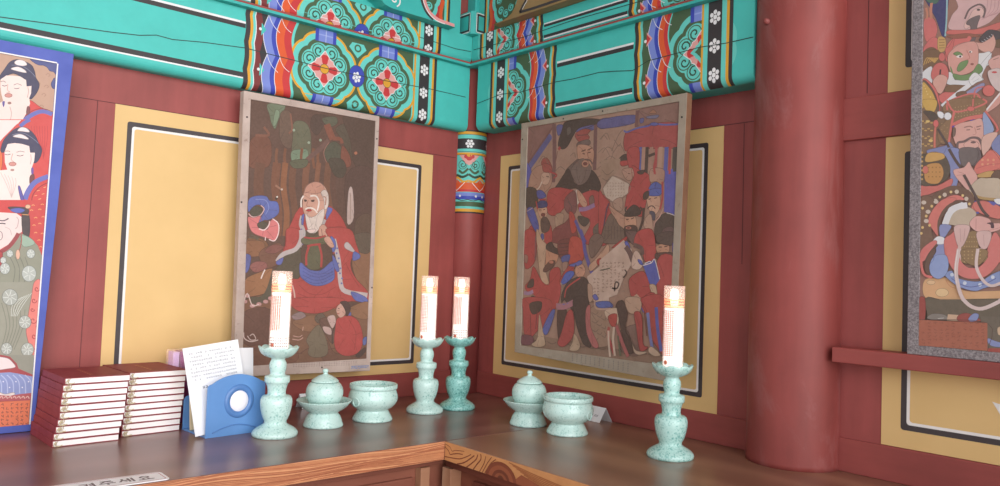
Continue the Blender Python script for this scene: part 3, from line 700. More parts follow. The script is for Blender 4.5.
ART['p2'] = '''
p 84 64 55 1294 8581 5496 8636 5454 7151 5521 1311 1587 1307
P 102 122 100 1916 8428 2202 8539 2452 8489 2284 8111 2182 7807 2057 7972 2003 8157
P 120 145 120 2165 8323 2290 8275 2210 7936 2114 7898
P 92 100 80 2703 8014 2976 8153 3201 7998 3292 7557 3216 7022 2757 6987 2706 7286
P 110 138 115 2698 7238 2942 7342 3183 7351 3189 7042 2759 6955
P 96 80 68 2316 8256 2610 8352 2709 7898 2663 7327 2355 7517
P 72 70 58 4039 8104 4471 8319 4827 8025 4972 7443 4639 7250 4275 7795
P 70 58 50 4292 8538 5382 8541 5423 7167 4761 7086 4552 7835
P 108 68 52 1497 7393 1865 7584 2092 7387 2053 6756 1487 6687
P 66 56 50 3328 8378 3805 8408 3658 8141 3462 7822 3241 8028
P 78 88 72 3595 8325 4021 8444 4086 8258 3821 8118
S 118 76 54 76 2269 7273 2254 6993 2318 6723
S 118 76 54 78 2514 7307 2499 7025 2564 6753
S 118 76 54 79 3017 7376 3001 7089 3067 6813
S 118 76 54 80 3377 7425 3361 7136 3428 6857
S 118 76 54 81 3535 7447 3518 7156 3586 6875
S 126 74 58 215 3753 8181 3855 7978 3974 7776
S 126 74 58 103 3973 7800 4219 7811 4280 7697
S 100 76 70 134 3841 7732 3587 7454 3286 7174 3090 6958
P 66 78 64 3698 7372 3847 7611 4031 7720 4229 7616 4296 7404 4157 7091 3876 7056
S 140 100 90 26 3845 7660 3698 7372 3793 7094 3934 6985
P 122 72 58 4284 7624 4548 7388 4592 7066 4291 7059
S 120 78 62 66 1853 7811 2008 7605 1629 7548
S 130 86 70 48 2612 8305 2684 7894 2592 7739
P 170 110 85 4809 7482 4794 7445 4755 7425 4714 7434 4696 7467 4711 7504 4750 7524 4791 7515
P 150 170 150 3255 7575 3244 7547 3215 7532 3185 7539 3172 7564 3183 7592 3211 7608 3241 7601
P 150 170 150 2777 7861 2766 7833 2739 7817 2710 7824 2697 7849 2707 7877 2735 7892 2764 7886
P 150 170 150 3617 7700 3606 7671 3577 7655 3546 7662 3533 7687 3544 7716 3573 7732 3603 7725
S 98 66 50 280 1810 6817 1787 6177 1920 5462 1915 4825
S 112 72 52 239 2290 6877 2265 6227 2402 5501 2396 4855
S 134 86 56 174 2535 6908 2510 6253 2648 5521 2643 4870
S 104 70 52 195 2785 6939 2759 6279 2899 5542 2893 4885
S 118 78 58 199 3192 6990 3165 6321 3307 5575 3301 4910
S 126 84 62 152 3556 7035 3528 6360 3673 5605 3666 4933
S 108 74 56 205 3875 7075 3846 6393 3994 5631 3986 4953
S 86 62 52 135 4091 7102 4061 6416 4210 5649 4202 4966
P 60 62 52 3870 7172 4305 7228 4458 6951 4333 6690 4054 6756
P 74 58 52 4441 6751 5404 6962 5436 4639 4771 4705
P 82 68 56 4846 5453 5367 5643 5399 4336 4951 4515
P 80 90 70 2682 6973 3187 7084 3146 6865 2793 6790
S 150 110 90 57 2274 6251 2451 6154
P 200 190 180 2495 6158 2488 6138 2467 6128 2446 6134 2436 6152 2444 6173 2464 6183 2486 6177
P 80 104 175 1515 5631 1552 5814 1754 5910 2025 5918 2127 5809 2347 5792 2418 5558 2338 5404 2130 5286 1978 5261 1897 5164 1795 5125 1835 5264 1955 5419 1979 5612 1823 5672 1675 5613 1552 5454
P 66 72 60 1587 5502 1768 5630 1934 5545 1887 5368 1672 5315
S 215 180 180 27 1546 5408 1672 5324 1876 5385 1981 5567 1881 5659
S 120 140 200 23 1721 5807 2006 5811 2113 5615 2027 5425
P 212 120 122 1532 5304 1701 5308 1887 5368 1841 5160 1905 5015 2106 5019 2146 5182 2250 5314 2409 5178 2421 4948 2334 4736 2158 4767 1964 4810 1733 4881 1603 5021
P 66 70 58 1812 5158 1980 5229 2119 5130 2009 5031 1856 5039
S 235 205 205 33 1857 5021 2011 4995 2130 5122 2156 5252
S 240 215 215 28 2159 4748 2330 4722 2431 4949 2408 5201 2235 5322
S 240 215 215 24 2059 4811 2058 4651 2118 4609
P 120 84 56 1545 4712 1728 4791 2065 4697 2125 4472 1513 4442
P 40 44 40 2357 5890 2347 5863 2320 5849 2291 5858 2279 5883 2289 5910 2316 5923 2344 5915
P 230 230 220 2364 5937 2358 5920 2341 5912 2323 5917 2315 5932 2321 5949 2338 5957 2356 5952
P 100 106 80 1601 4536 1825 4729 2072 4561
P 172 64 62 3155 5714 2947 5583 2811 5291 2687 4966 2632 4591 2617 4405 4782 4507 4716 4899 4528 5281 4348 5553 4078 5774 3889 5768 3656 5124
P 76 72 58 3182 4998 3344 5079 3660 5052 3765 4555 3140 4524
S 150 58 58 49 3183 4691 3517 4757 3917 4717
S 178 172 172 128 3127 5466 3088 5227 3182 4998 3125 4523
S 178 172 172 112 3827 5425 3759 5179 3905 4948
P 100 110 165 3127 5371 3120 5354 3102 5346 3084 5352 3076 5368 3082 5385 3100 5393 3118 5388
P 100 110 165 3175 5233 3169 5216 3151 5208 3132 5214 3124 5230 3131 5247 3148 5255 3167 5249
P 100 110 165 3142 5089 3135 5072 3117 5064 3099 5070 3091 5086 3097 5103 3115 5111 3133 5105
P 100 110 165 3190 4951 3183 4934 3166 4926 3147 4931 3139 4948 3145 4965 3163 4973 3182 4967
P 100 110 165 3156 4807 3150 4790 3132 4782 3114 4788 3105 4804 3112 4821 3130 4829 3148 4823
P 100 110 165 3205 4668 3198 4651 3180 4643 3162 4649 3154 4666 3160 4683 3178 4691 3196 4685
P 88 104 175 3863 5756 4064 5744 3956 5531 3880 5429
P 88 104 175 3107 5464 3176 5517 3159 5256 3109 5229
P 206 160 142 3126 6081 3176 6299 3325 6424 3506 6482 3694 6435 3853 6258 3921 5989 3846 5571 3651 5220 3392 5154 3209 5472 3112 5748
P 196 146 128 3144 6130 3201 6316 3351 6436 3522 6479 3694 6425 3757 6239 3497 6141 3236 6139
P 214 200 192 3664 6181 3782 6280 3901 6156 3918 5843 3817 5704 3771 5975
S 165 120 105 31 3740 6068 3831 6053 3821 5834
P 222 208 200 3205 5543 3325 5444 3530 5507 3670 5663 3796 5702 3771 5372 3631 5098 3463 4997 3300 5124
S 235 225 218 40 3199 5661 3310 5718 3468 5693 3578 5597
S 238 228 222 44 3128 6043 3063 5909 3073 5707
S 238 228 222 45 3334 6053 3511 6070 3615 5912 3575 5655
P 60 48 45 3154 5941 3237 5930 3219 5881 3156 5885
P 60 48 45 3361 5932 3465 5961 3457 5903 3384 5896
S 170 120 105 25 3278 5929 3235 5768 3350 5750
P 185 50 55 3397 5649 3374 5627 3316 5614 3257 5617 3232 5635 3255 5657 3313 5671 3372 5667
S 185 170 165 15 3325 5434 3413 5250 3461 5025
S 185 170 165 15 3583 5502 3543 5260 3477 5026
P 204 158 140 3664 5173 3808 5279 3934 5119 3914 4890 3778 4815 3666 4933
S 120 90 80 20 3735 5139 3772 4940
P 204 158 140 3910 4852 4099 4863 4222 4578 4006 4567
P 86 100 170 4100 4839 4242 4725 4250 4579 4168 4575
P 178 172 172 4204 4927 4478 4959 4539 4864 4427 4882 4263 4848
P 192 172 166 4564 6320 4696 6383 4779 5547 4568 5373
S 140 120 110 16 4633 6277 4663 5488
P 132 90 62 1502 4647 1995 4675 2035 4359 1803 4258 1521 4290
P 110 76 60 2028 4495 2505 4658 2579 4199 2153 3954 1898 4262
P 140 88 84 1654 3982 1810 4123 2096 4111 2129 3953 1826 3830
P 126 78 72 2057 4405 2264 4599 2609 4571 2373 4375
P 82 98 160 1512 4289 1662 4274 1663 4072 1613 3868 1526 3843
P 152 106 72 1538 3620 1920 3833 2298 3950 2409 3687 2210 3317 1720 3176 1541 3219
P 120 84 62 1585 3085 2336 3228 2409 2771 1555 2773
P 132 96 72 4793 4291 5399 4567 5434 3212 5058 3556
P 84 78 66 4701 4977 5371 5119 5387 4566 5007 4548
S 80 84 70 32 1632 4834 1871 4759 1589 4764
S 74 76 62 202 1726 3064 2077 3111 2256 3364 2358 3731 2397 3916
P 196 150 148 1700 3198 1680 3160 1628 3144 1575 3159 1551 3196 1571 3235 1623 3251 1676 3236
P 196 150 148 1638 3041 1619 3003 1567 2987 1514 3002 1491 3040 1510 3078 1561 3094 1615 3079
P 196 150 148 1855 2930 1835 2892 1782 2876 1729 2891 1705 2929 1725 2967 1777 2983 1831 2968
P 196 150 148 2042 2975 2021 2937 1968 2921 1914 2937 1890 2975 1910 3013 1963 3029 2017 3014
P 196 150 148 2229 3044 2209 3006 2155 2989 2100 3005 2076 3043 2096 3082 2150 3098 2205 3083
P 196 150 148 2370 3136 2349 3098 2295 3081 2240 3097 2215 3135 2236 3174 2289 3191 2345 3175
S 225 205 200 27 1541 3040 1622 3264 1779 2943 1966 2971
S 235 225 222 33 2087 3915 2036 3804 1986 3667
P 172 68 66 3868 5143 4661 5197 4892 4790 5012 4449 4768 4329 4761 4043 4964 3727 5368 3362 5372 3052 4856 3069 4524 3008 4312 2862 4005 2526 3690 2453 3220 2511 2915 2723 2874 3513 3053 3750 4145 3973 4164 4653
P 172 68 66 2657 5061 3034 5087 3158 4883 3063 4548 2574 4292 2474 4126 2398 4077 2522 4335 2646 4619
P 74 74 60 2599 4293 3112 4574 3177 4130 3116 3728 2904 3700 2554 3737 2351 3869 2488 4057
S 188 178 178 128 3097 5067 3110 4809 2962 4519 2595 4362 2424 4147
P 86 102 172 2400 4146 2600 4270 2555 4083 2438 4065
P 78 62 52 3137 4599 3364 4687 3999 4702 4128 4505 4038 4163 3743 3970 3402 3958 3177 4130
P 84 90 68 3354 4591 3671 4636 3766 4033 3347 4018
P 90 96 70 3179 4860 3879 4927 3917 4727 3210 4669
S 168 60 60 49 3200 4866 3564 4860 3878 4956
S 168 60 60 60 3306 4617 3470 4664 3731 4702
S 168 60 60 65 3376 4649 3298 4371 3313 4078
S 168 60 60 65 3668 4698 3774 4392 3776 4038
P 84 104 172 3124 4151 3402 3968 3770 3951 4142 4239 4213 3927 4193 3684 3873 3523 3530 3516 3252 3661 3127 3809
S 60 80 150 20 3203 4013 3511 3867 3828 3857 4168 4047
S 60 80 150 20 3209 3910 3516 3772 3833 3771 4173 3950
S 60 80 150 20 3214 3806 3521 3677 3837 3685 4178 3853
S 60 80 150 20 3219 3703 3526 3583 3842 3599 4184 3756
S 188 178 178 144 4142 4870 4340 4223 4425 3641 4606 3361 5362 3252
P 108 116 168 4219 4753 4210 4732 4188 4722 4164 4729 4154 4749 4162 4770 4185 4780 4208 4773
P 108 116 168 4297 4611 4289 4590 4266 4580 4243 4588 4232 4608 4240 4629 4263 4639 4287 4631
P 108 116 168 4289 4465 4280 4443 4257 4434 4234 4441 4223 4461 4232 4482 4254 4492 4278 4485
P 108 116 168 4367 4322 4359 4301 4336 4291 4312 4299 4302 4319 4310 4340 4333 4350 4357 4342
P 108 116 168 4359 4175 4350 4154 4327 4145 4304 4152 4293 4173 4301 4194 4324 4203 4348 4195
P 108 116 168 4438 4032 4429 4011 4406 4001 4382 4009 4372 4029 4380 4050 4403 4060 4427 4052
P 108 116 168 4429 3885 4420 3864 4397 3855 4374 3863 4363 3883 4371 3904 4394 3913 4418 3905
P 108 116 168 4508 3741 4500 3720 4477 3710 4453 3718 4442 3739 4451 3760 4474 3769 4497 3761
P 108 116 168 4499 3594 4491 3573 4468 3564 4444 3572 4433 3592 4442 3613 4465 3622 4488 3614
P 84 104 172 4030 4936 4181 4848 4221 4607 4117 4505
P 84 104 172 4122 4408 4250 4268 4374 3981 4278 3939 4163 4143
P 188 178 178 4500 4744 4626 4800 4883 4517 4552 4614
P 84 104 172 4825 4539 5040 4460 5018 4340 4805 4281
P 84 104 172 4796 3354 5259 3221 5384 3052 4968 3089
S 140 50 52 19 3117 3517 3437 3287 3859 3269 4279 3492
S 140 50 52 20 3078 3283 3549 3146 4185 3200
S 140 50 52 21 4574 4183 4818 3798 5061 3506
S 205 170 160 43 2914 3513 2987 3282 3022 3002
P 204 158 140 3829 4876 3987 4934 4163 4677 4057 4623 3888 4759
P 225 205 200 3281 5080 3551 5122 3503 5023 3374 5000
p 118 86 66 1461 2818 2946 2909 5443 2812 5433 1315 1564 1308
P 95 66 56 1512 2729 2309 2817 2360 1859 1600 1927
P 134 98 74 2968 2490 3679 2672 3804 2290 3391 2203
P 110 74 58 1607 1794 2899 1889 3128 1370 1632 1327
P 138 102 76 4755 2862 5430 3062 5427 2562 4936 2615
P 106 76 62 4089 1949 4380 1554 5397 1466 5433 1315 4014 1330
S 90 62 52 23 1702 1746 1934 1783 2131 1641
S 90 62 52 23 2083 1642 2323 1633 2518 1626
S 90 62 52 24 2474 1536 2707 1756 2914 1611
S 90 62 52 24 2859 1705 3115 1603 3320 1595
S 90 62 52 25 3268 1597 3519 1729 3736 1579
S 90 62 52 25 3688 1486 3948 1571 4163 1563
S 90 62 52 26 4104 1661 4372 1700 4600 1546
S 90 62 52 26 4545 1548 4823 1537 5049 1529
P 172 68 66 2883 3141 4517 3155 4309 2910 3992 2766 3635 2710 3207 2768 2946 2899
P 138 120 120 2934 2653 3207 2768 3368 2627 3067 2536
S 150 125 130 29 2961 2630 3166 2572 3346 2664
P 112 104 86 3424 1967 3596 2246 3799 2385 3971 2144 4108 1781 4069 1509 3689 1463 3496 1579 3517 1776
P 96 88 76 3680 2648 3861 2728 4002 2574 3797 2433 3660 2530
P 100 76 66 3792 2528 4218 2572 4350 2135 4256 1848 4027 2094
P 196 168 162 3919 2336 4168 2293 4199 2100 3997 2162
P 196 168 162 4054 2612 4268 2659 4333 2450 4233 2283 4117 2429
S 60 50 50 36 4335 2426 4241 2138 4257 1824
P 84 100 160 4678 2715 4828 2739 4798 2567 4701 2593
P 174 66 66 4371 2561 4654 2642 4891 2616 5092 2466 5233 2166 5274 1828 5117 1536 4727 1463 4421 1601 4309 1871 4323 2233
P 84 104 160 5268 1942 5397 2013 5391 1804 5294 1767
P 60 52 50 5052 1479 5356 1691 5380 1566 5170 1401
P 206 164 150 4326 2804 4374 2935 4524 3018 4651 2911 4629 2691 4491 2589 4388 2658
P 62 50 50 4445 3047 4677 3058 4801 2837 4688 2627 4624 2803 4527 2950
S 60 48 48 20 4378 2862 4433 2852
S 170 60 60 21 4363 2716 4419 2707
S 140 52 52 21 4772 2518 5019 2121 4987 1629
S 215 195 190 27 1576 2217 1602 2061 1784 1967 1993 2006
S 215 195 190 23 1682 2126 1781 2011 1921 2030 1843 2167 1752 2124
S 200 160 150 24 2994 2002 3198 1973 3322 2040
S 200 160 150 19 3014 2094 3193 2057 3293 2111
S 205 165 150 20 3306 2345 3297 2228
'''
ART['p3'] = '''
p 158 128 112 1442 8700 7181 8573 7209 1824 1522 1660
P 130 94 88 1524 8537 2668 8548 1616 7464
S 84 88 138 199 1522 7169 2569 8192
S 112 78 76 63 1582 7417 2593 8400
P 84 88 138 2782 8446 3030 8445 2955 8197 2842 8176
P 84 88 138 3586 8410 4247 8329 4254 8166 3597 8172
P 84 88 138 4426 8413 4814 8419 4823 8181 4466 8178
S 108 78 78 153 2669 8523 2731 7808 2726 6786
S 108 78 78 130 4312 8391 4319 7650 4322 7022
S 150 118 112 24 2595 8361 2680 7179
P 150 76 70 2210 7463 2394 7546 2575 7383 2654 7152 2238 7184
P 54 52 50 3113 8517 3580 8539 4086 8503 4486 8415 4339 8318 4094 8315 3669 8272 3460 8068 3258 7803 3063 7736 2877 7851 2913 8081 3016 8311
P 88 84 80 3201 8313 3330 8361 3376 8197 3243 8117
S 160 60 60 93 2960 7809 2897 7733
S 120 80 76 29 2865 7697 2736 7145
P 150 74 70 3547 8130 3848 8232 4131 8171 4031 8061 4097 7951 3834 7830 3606 7967
P 104 90 86 3643 7859 4050 7910 4118 7763 3681 7713
S 90 60 58 23 3633 8073 4044 8050
P 180 136 114 3641 7765 3868 7788 4183 7686 4288 7514 4262 7285 4150 7035 3806 7062 3684 7383
S 80 54 48 34 3813 7597 3969 7628
S 80 54 48 33 4038 7608 4209 7661
S 70 50 46 28 3854 7532 3943 7509
S 70 50 46 27 4066 7535 4165 7544
S 140 95 82 27 4028 7562 4073 7372 3962 7368
S 96 80 76 50 3764 7282 3888 7341 4137 7319 4241 7195
P 100 86 82 3508 7303 3728 7379 3802 7138 3654 6914 3195 7043
S 124 104 92 21 4480 7863 4712 8021 4838 7825
S 124 104 92 21 4435 7500 4670 7615 4857 7370
S 124 104 92 21 4507 7218 4742 7289 4864 7188
S 124 104 92 25 2085 7424 2287 7605 2582 7235
S 124 104 92 23 3369 7506 3527 7586 3579 7439
P 132 100 92 5823 8508 7105 8543 7114 7956 6364 8069 5886 7996
P 84 88 138 4495 8414 5662 8398 5648 8170 4505 8173
S 106 76 76 110 5768 8507 5752 8056
S 112 80 80 30 5812 8488 6093 8232
P 84 88 138 5865 8262 5995 8267 5977 8160 5880 8150
P 110 112 140 6080 8299 6461 8292 6401 8214 6157 8237
P 150 108 86 6168 8375 6298 8452 6397 8344
S 120 100 90 22 4918 7500 5053 7757 5189 7966 5300 8043
S 120 100 90 21 4594 7485 4766 7628 4977 7494 4898 7275
S 120 100 90 21 4979 7449 5201 7651 5381 7411
S 120 100 90 22 4518 7859 4634 7961 4758 7834
S 120 100 90 21 4664 7251 4895 7366 5133 7210
S 120 100 90 21 4993 7808 5174 7609 5228 7693
P 158 72 72 5389 7935 5884 8036 6364 8090 7104 7974 7133 7390 6647 7435 6346 7422 5905 7483 5396 7462
S 82 92 158 46 5329 8017 5444 7960 5666 8009 5884 8036 6127 8042 6311 8079 6470 8051 6730 8003 7104 7974
P 82 92 158 6475 8051 6436 8025 6340 8024 6242 8049 6200 8085 6239 8110 6337 8111 6434 8086
S 70 70 100 37 7081 8043 7123 7975
S 82 92 155 88 5915 7513 5907 7143 5895 6578
S 170 134 118 108 6023 7502 6015 7133 6004 6571
S 66 58 54 107 6131 7491 6123 7124 6112 6564
S 165 130 116 106 6275 7476 6267 7112 6256 6554
S 166 76 78 86 6428 7461 6420 7098 6409 6544
S 172 138 120 123 6564 7447 6556 7087 6544 6535
S 78 90 158 122 6749 7429 6741 7071 6730 6523
S 166 66 72 75 6862 7418 6854 7061 6842 6516
S 66 68 66 156 7023 7401 7015 7047 7003 6505
S 66 58 54 77 6183 7248 6392 7293
P 60 56 52 5199 7271 5400 7373 5594 7267 5609 7169 5304 7204
P 165 68 66 5248 7191 5631 7176 5612 7098 5310 7052
P 164 70 70 5464 7456 5861 7487 5853 6842 5599 6861
P 82 88 165 1493 7449 1719 7305 1786 7124 1786 6848 1594 6357
P 165 128 110 1798 7173 2230 7338 2624 7061 2641 6719 2376 6515 2062 6483 1682 6629
P 190 155 136 2210 7053 2485 7111 2597 6927 2483 6739 2258 6783
S 205 185 170 42 2255 6842 2124 6652 1914 6590
S 90 70 65 24 2422 6988 2540 6970
P 150 76 70 2263 7384 2578 7309 2656 7108 2310 7134
S 160 60 64 47 2553 7115 2865 6995 2734 6907
P 66 62 56 1564 6661 1983 6651 2103 6381 2046 6112 1639 6069
P 72 84 150 2044 6558 2269 6570 2452 6388 2141 6330
S 124 104 92 24 2792 7097 2988 7227 3191 7115
S 124 104 92 21 4395 7021 4630 7140 4873 6984
S 124 104 92 21 4463 6832 4760 6857 4829 6626
S 124 104 92 21 4508 7195 4684 7272 4806 7170
P 54 51 48 2764 6575 2911 6726 3145 6984 3321 7143 3475 6903 3613 6695 3856 6642 4088 6757 4162 7048 4413 6873 4583 6550 4435 6353 4173 6506 4119 6338 3868 6370 3670 6550 3284 6545 3016 6637
P 110 96 90 3427 7096 3636 7316 3886 7388 4110 7229 4211 7035 4052 6732 3743 6640 3529 6842
S 88 76 72 23 3642 7174 3687 6888 3791 6693
S 88 76 72 22 4023 7097 3971 6868 3854 6689
P 176 130 110 4111 7220 4074 7150 3978 7128 3879 7166 3835 7243 3873 7312 3969 7334 4068 7296
P 110 60 58 4049 7225 4028 7197 3976 7189 3922 7206 3899 7237 3919 7265 3972 7273 4026 7256
P 165 68 68 2522 6506 2882 6626 3349 6550 3572 6471 3378 6197 2954 5823 2537 5906
P 166 70 70 3794 6342 4297 6467 4664 6318 4907 6161 4954 5003 3991 5010 4245 5550 3894 5791 3743 6077
P 200 184 172 3623 6468 3749 6499 3812 6224 3717 6088
P 188 146 124 3704 6511 3932 6334 4098 6094 3979 5993 3762 6203
P 120 92 86 4172 6252 4304 6315 4361 6105 4205 6043
S 142 112 152 121 3793 5944 4074 5956 4376 6050
P 76 72 66 3770 5758 4198 5652 4046 5462 3842 5560
P 118 76 76 3261 6322 3623 6478 3708 5994 3576 5811 3348 5867 3208 6062
S 84 70 70 34 3365 6198 3516 6002 3447 5816
P 166 138 118 2868 5812 3199 5834 3149 5492 2930 5363
P 122 66 66 2820 5403 3263 5585 3576 5811 3723 5385 3772 5012 2792 5019
P 172 70 64 3413 5864 3608 5810 3723 5385 3536 5295
S 84 84 148 99 3661 5644 3852 5336 4084 5009
P 96 88 80 4344 5373 4578 5550 4704 5366 4478 5070
S 110 60 60 52 4672 6136 4748 5726 4687 5068
P 165 68 68 1656 5327 1897 5546 2065 5320 2101 5023 1606 5027
P 165 68 68 2427 5485 2700 5512 2758 5019 2416 5021
P 178 150 126 2009 5865 2269 5881 2447 5089 2172 5023
P 192 152 128 2112 6069 2467 6074 2525 5872 2422 5724 2240 5749
P 54 66 112 2091 6199 2284 6279 2495 6215 2495 6073 2112 6059
S 170 62 62 49 2038 6261 2122 6010
S 170 62 62 42 2177 6304 2456 6290
P 86 72 66 2271 5699 2475 5776 2664 5552 2592 5350 2331 5340
S 70 52 48 24 2193 5997 2284 5984
S 70 52 48 24 2354 5991 2436 5997
P 110 55 52 2451 5840 2427 5807 2363 5794 2299 5811 2270 5847 2295 5880 2359 5893 2423 5876
P 72 86 156 1644 5968 1906 6068 2196 5514 2049 5360
S 180 160 160 25 1644 5968 1906 6068
P 72 86 150 2299 5267 2404 5265 2411 5119 2328 5120
p 152 126 108 4543 7284 5245 7267 5212 6958 4920 6755 4571 6619
S 120 100 90 21 4614 7004 4798 6854 5027 6972
S 120 100 90 21 4624 6775 4805 6695 4976 6796
P 168 132 116 5315 6950 5639 6977 5744 6829 5618 6653 5437 6710
S 90 66 62 20 5516 6846 5600 6822
P 166 68 68 5647 7047 5927 6893 6228 6741 6275 6446 6148 6024 6027 5663 5526 5876 5453 6011 5569 6490 5734 6786
P 66 58 54 5830 6866 6062 6891 6028 6799 5904 6795
P 166 70 70 4520 6394 4705 6248 4902 6058 4695 5366 4577 5069
p 188 170 156 4660 6491 4987 6813 5566 6556 5542 6306 5074 6091 4764 6259
S 130 112 102 21 4660 6491 4987 6813 5566 6556 5542 6306 5074 6091 4764 6259 4660 6491
S 160 142 130 16 4798 6630 4856 6626
S 160 142 130 16 4804 6657 4807 6602
S 160 142 130 16 4894 6628 4951 6634
S 160 142 130 16 4898 6651 4915 6595
S 160 142 130 16 4991 6597 5048 6589
S 160 142 130 16 4991 6645 5031 6587
S 160 142 130 16 5086 6589 5143 6598
S 160 142 130 15 5116 6636 5127 6581
S 160 142 130 15 5181 6594 5237 6584
S 160 142 130 16 5205 6630 5234 6574
S 160 142 130 16 5275 6573 5330 6613
S 160 142 130 15 5302 6624 5328 6568
S 160 142 130 15 5368 6573 5424 6564
S 160 142 130 15 5377 6619 5382 6565
S 160 142 130 16 4802 6521 4860 6526
S 160 142 130 16 4820 6570 4829 6514
S 160 142 130 16 4898 6538 4955 6535
S 160 142 130 16 4922 6564 4949 6507
S 160 142 130 15 4994 6521 5051 6517
S 160 142 130 16 5045 6556 4997 6504
S 160 142 130 16 5089 6518 5146 6524
S 160 142 130 16 5091 6553 5092 6498
S 160 142 130 15 5184 6504 5239 6535
S 160 142 130 16 5190 6547 5205 6492
S 160 142 130 15 5278 6503 5334 6494
S 160 142 130 15 5291 6540 5330 6484
S 160 142 130 15 5371 6515 5426 6521
S 160 142 130 15 5389 6534 5397 6480
S 160 142 130 16 4804 6462 4862 6470
S 160 142 130 16 4816 6484 4819 6429
S 160 142 130 16 4901 6456 4959 6444
S 160 142 130 16 4929 6478 4927 6423
S 160 142 130 16 4997 6443 5054 6454
S 160 142 130 15 5052 6470 5011 6418
S 160 142 130 15 5093 6434 5149 6438
S 160 142 130 15 5102 6467 5100 6413
S 160 142 130 16 5186 6446 5242 6453
S 160 142 130 16 5214 6461 5224 6406
S 160 142 130 16 5281 6430 5336 6449
S 160 142 130 15 5324 6454 5324 6400
S 160 142 130 16 5373 6446 5431 6398
S 160 142 130 15 5402 6449 5383 6397
S 160 142 130 16 4809 6353 4866 6366
S 160 142 130 16 4822 6398 4843 6342
S 160 142 130 16 4905 6350 4962 6363
S 160 142 130 16 4959 6390 4936 6337
S 160 142 130 15 5096 6354 5153 6352
S 160 142 130 15 5141 6380 5101 6328
S 160 142 130 16 5191 6334 5247 6352
S 160 142 130 15 5191 6377 5235 6321
S 160 142 130 15 5285 6322 5340 6339
S 160 142 130 15 5337 6369 5303 6317
S 160 142 130 15 5378 6327 5434 6326
S 160 142 130 15 5417 6364 5428 6310
S 160 142 130 16 4812 6275 4871 6264
S 160 142 130 16 4848 6311 4831 6257
S 160 142 130 15 4908 6294 4966 6266
S 160 142 130 16 4938 6306 4931 6252
S 160 142 130 15 5005 6254 5060 6295
S 160 142 130 15 5049 6300 5044 6246
S 160 142 130 15 5100 6261 5156 6279
S 160 142 130 15 5147 6295 5110 6243
S 160 142 130 15 5194 6267 5250 6253
S 160 142 130 15 5220 6291 5249 6235
S 160 142 130 16 5288 6239 5343 6283
S 160 142 130 15 5295 6287 5315 6232
S 160 142 130 15 5381 6263 5437 6249
S 160 142 130 15 5382 6282 5418 6227
P 166 136 120 5033 6110 5333 6203 5369 5860 5129 5892
P 178 138 118 4904 5990 5188 5845 5479 5649 5407 5330 5153 5570
S 78 62 84 47 4889 6072 4810 5859 4739 5455
P 104 90 80 4714 5343 4931 5765 5091 5692 5271 5465 5446 5329 5403 5000 4687 5005
S 84 72 66 20 4798 5454 4783 5094
S 84 72 66 21 4903 5452 4900 5093
S 84 72 66 21 5008 5449 5017 5092
S 84 72 66 21 5112 5447 5132 5091
S 84 72 66 20 5215 5444 5247 5089
S 84 72 66 20 5318 5442 5360 5088
P 192 148 124 5466 5680 5787 5692 5862 5451 5746 5323 5517 5385
P 58 55 52 5463 5769 5634 5938 5787 5988 5965 5868 5981 5737 5754 5684 5488 5693
S 58 55 52 45 5518 5780 5470 5878 5534 5955
S 58 55 52 44 5948 5765 6020 5857 5963 5928
P 68 58 56 5477 5416 5846 5430 5882 5213 5704 4998 5499 5131
P 180 120 105 5700 5381 5672 5354 5602 5344 5531 5357 5500 5385 5529 5412 5599 5422 5670 5409
P 90 45 45 5650 5382 5636 5367 5601 5361 5566 5368 5550 5384 5564 5399 5600 5405 5635 5398
S 60 46 44 25 5508 5604 5602 5619
S 60 46 44 25 5674 5617 5778 5649
P 192 152 130 6190 6185 6546 6209 6607 5918 6460 5704 6289 5795 6197 5979
P 72 94 164 6205 6356 6305 6504 6471 6553 6619 6476 6608 6206 6210 6218
S 54 70 130 19 6268 6361 6477 6391 6607 6362
S 54 70 130 20 6446 6521 6424 6394
P 62 54 50 6069 6277 6227 6329 6212 6149 6064 6122
S 170 62 60 34 6172 6375 6258 6353
S 70 54 50 24 6224 6114 6308 6127
S 70 54 50 24 6408 6131 6496 6144
S 72 56 54 29 6201 5871 6284 5932 6378 5928 6454 5857
P 74 76 92 6278 5795 6437 5764 6444 5564 6316 5623
p 82 90 172 6710 6790 7110 6901 7133 5598 6971 5686 6725 5779
P 66 63 58 6525 5617 6798 5743 7011 5685 7127 5483 7124 4988 6454 4992 6460 5416
P 96 78 78 6721 5326 7022 5361 7085 4988 6681 4991
S 200 190 190 23 6808 5742 7037 5672 7090 5566
S 190 150 140 33 6712 5872 6606 5665 6432 5459 6429 5120
P 168 132 116 6270 6897 6677 6865 6707 6588 6640 6466 6471 6562 6260 6576
S 170 70 70 56 6652 6549 6667 6126 6600 5834
P 178 146 128 6146 5629 6334 5695 6430 5077 6254 5292 6100 5424
S 62 55 52 77 6083 5897 6058 5554 5911 5169
P 168 66 66 5924 5255 6200 5315 6381 4993 5901 4996
S 168 72 74 67 6424 7141 6378 6952 6411 6757
S 80 92 160 94 6740 7113 6719 6840
S 168 66 74 65 6862 7102 6865 6724
S 66 72 66 101 7014 7089 7014 6776
P 165 68 68 1602 5378 2051 5320 2106 4507 1692 4229 1571 4852
S 120 84 90 48 2071 5196 2092 4507
P 184 154 130 2102 5418 2357 5095 2573 4899 2506 4317 2717 3791 2404 3868 2238 4410
P 188 138 112 2576 4841 3025 4764 3000 4468 2741 4263 2541 4172 2538 4511
P 64 58 54 2544 4938 2744 5033 2886 4879 3183 4773 3123 4650 2599 4792
P 96 72 64 2442 4218 2690 4464 2933 4467 2847 4293 2542 4143
P 180 120 100 2867 4442 2841 4408 2775 4393 2707 4406 2678 4440 2704 4474 2770 4489 2838 4476
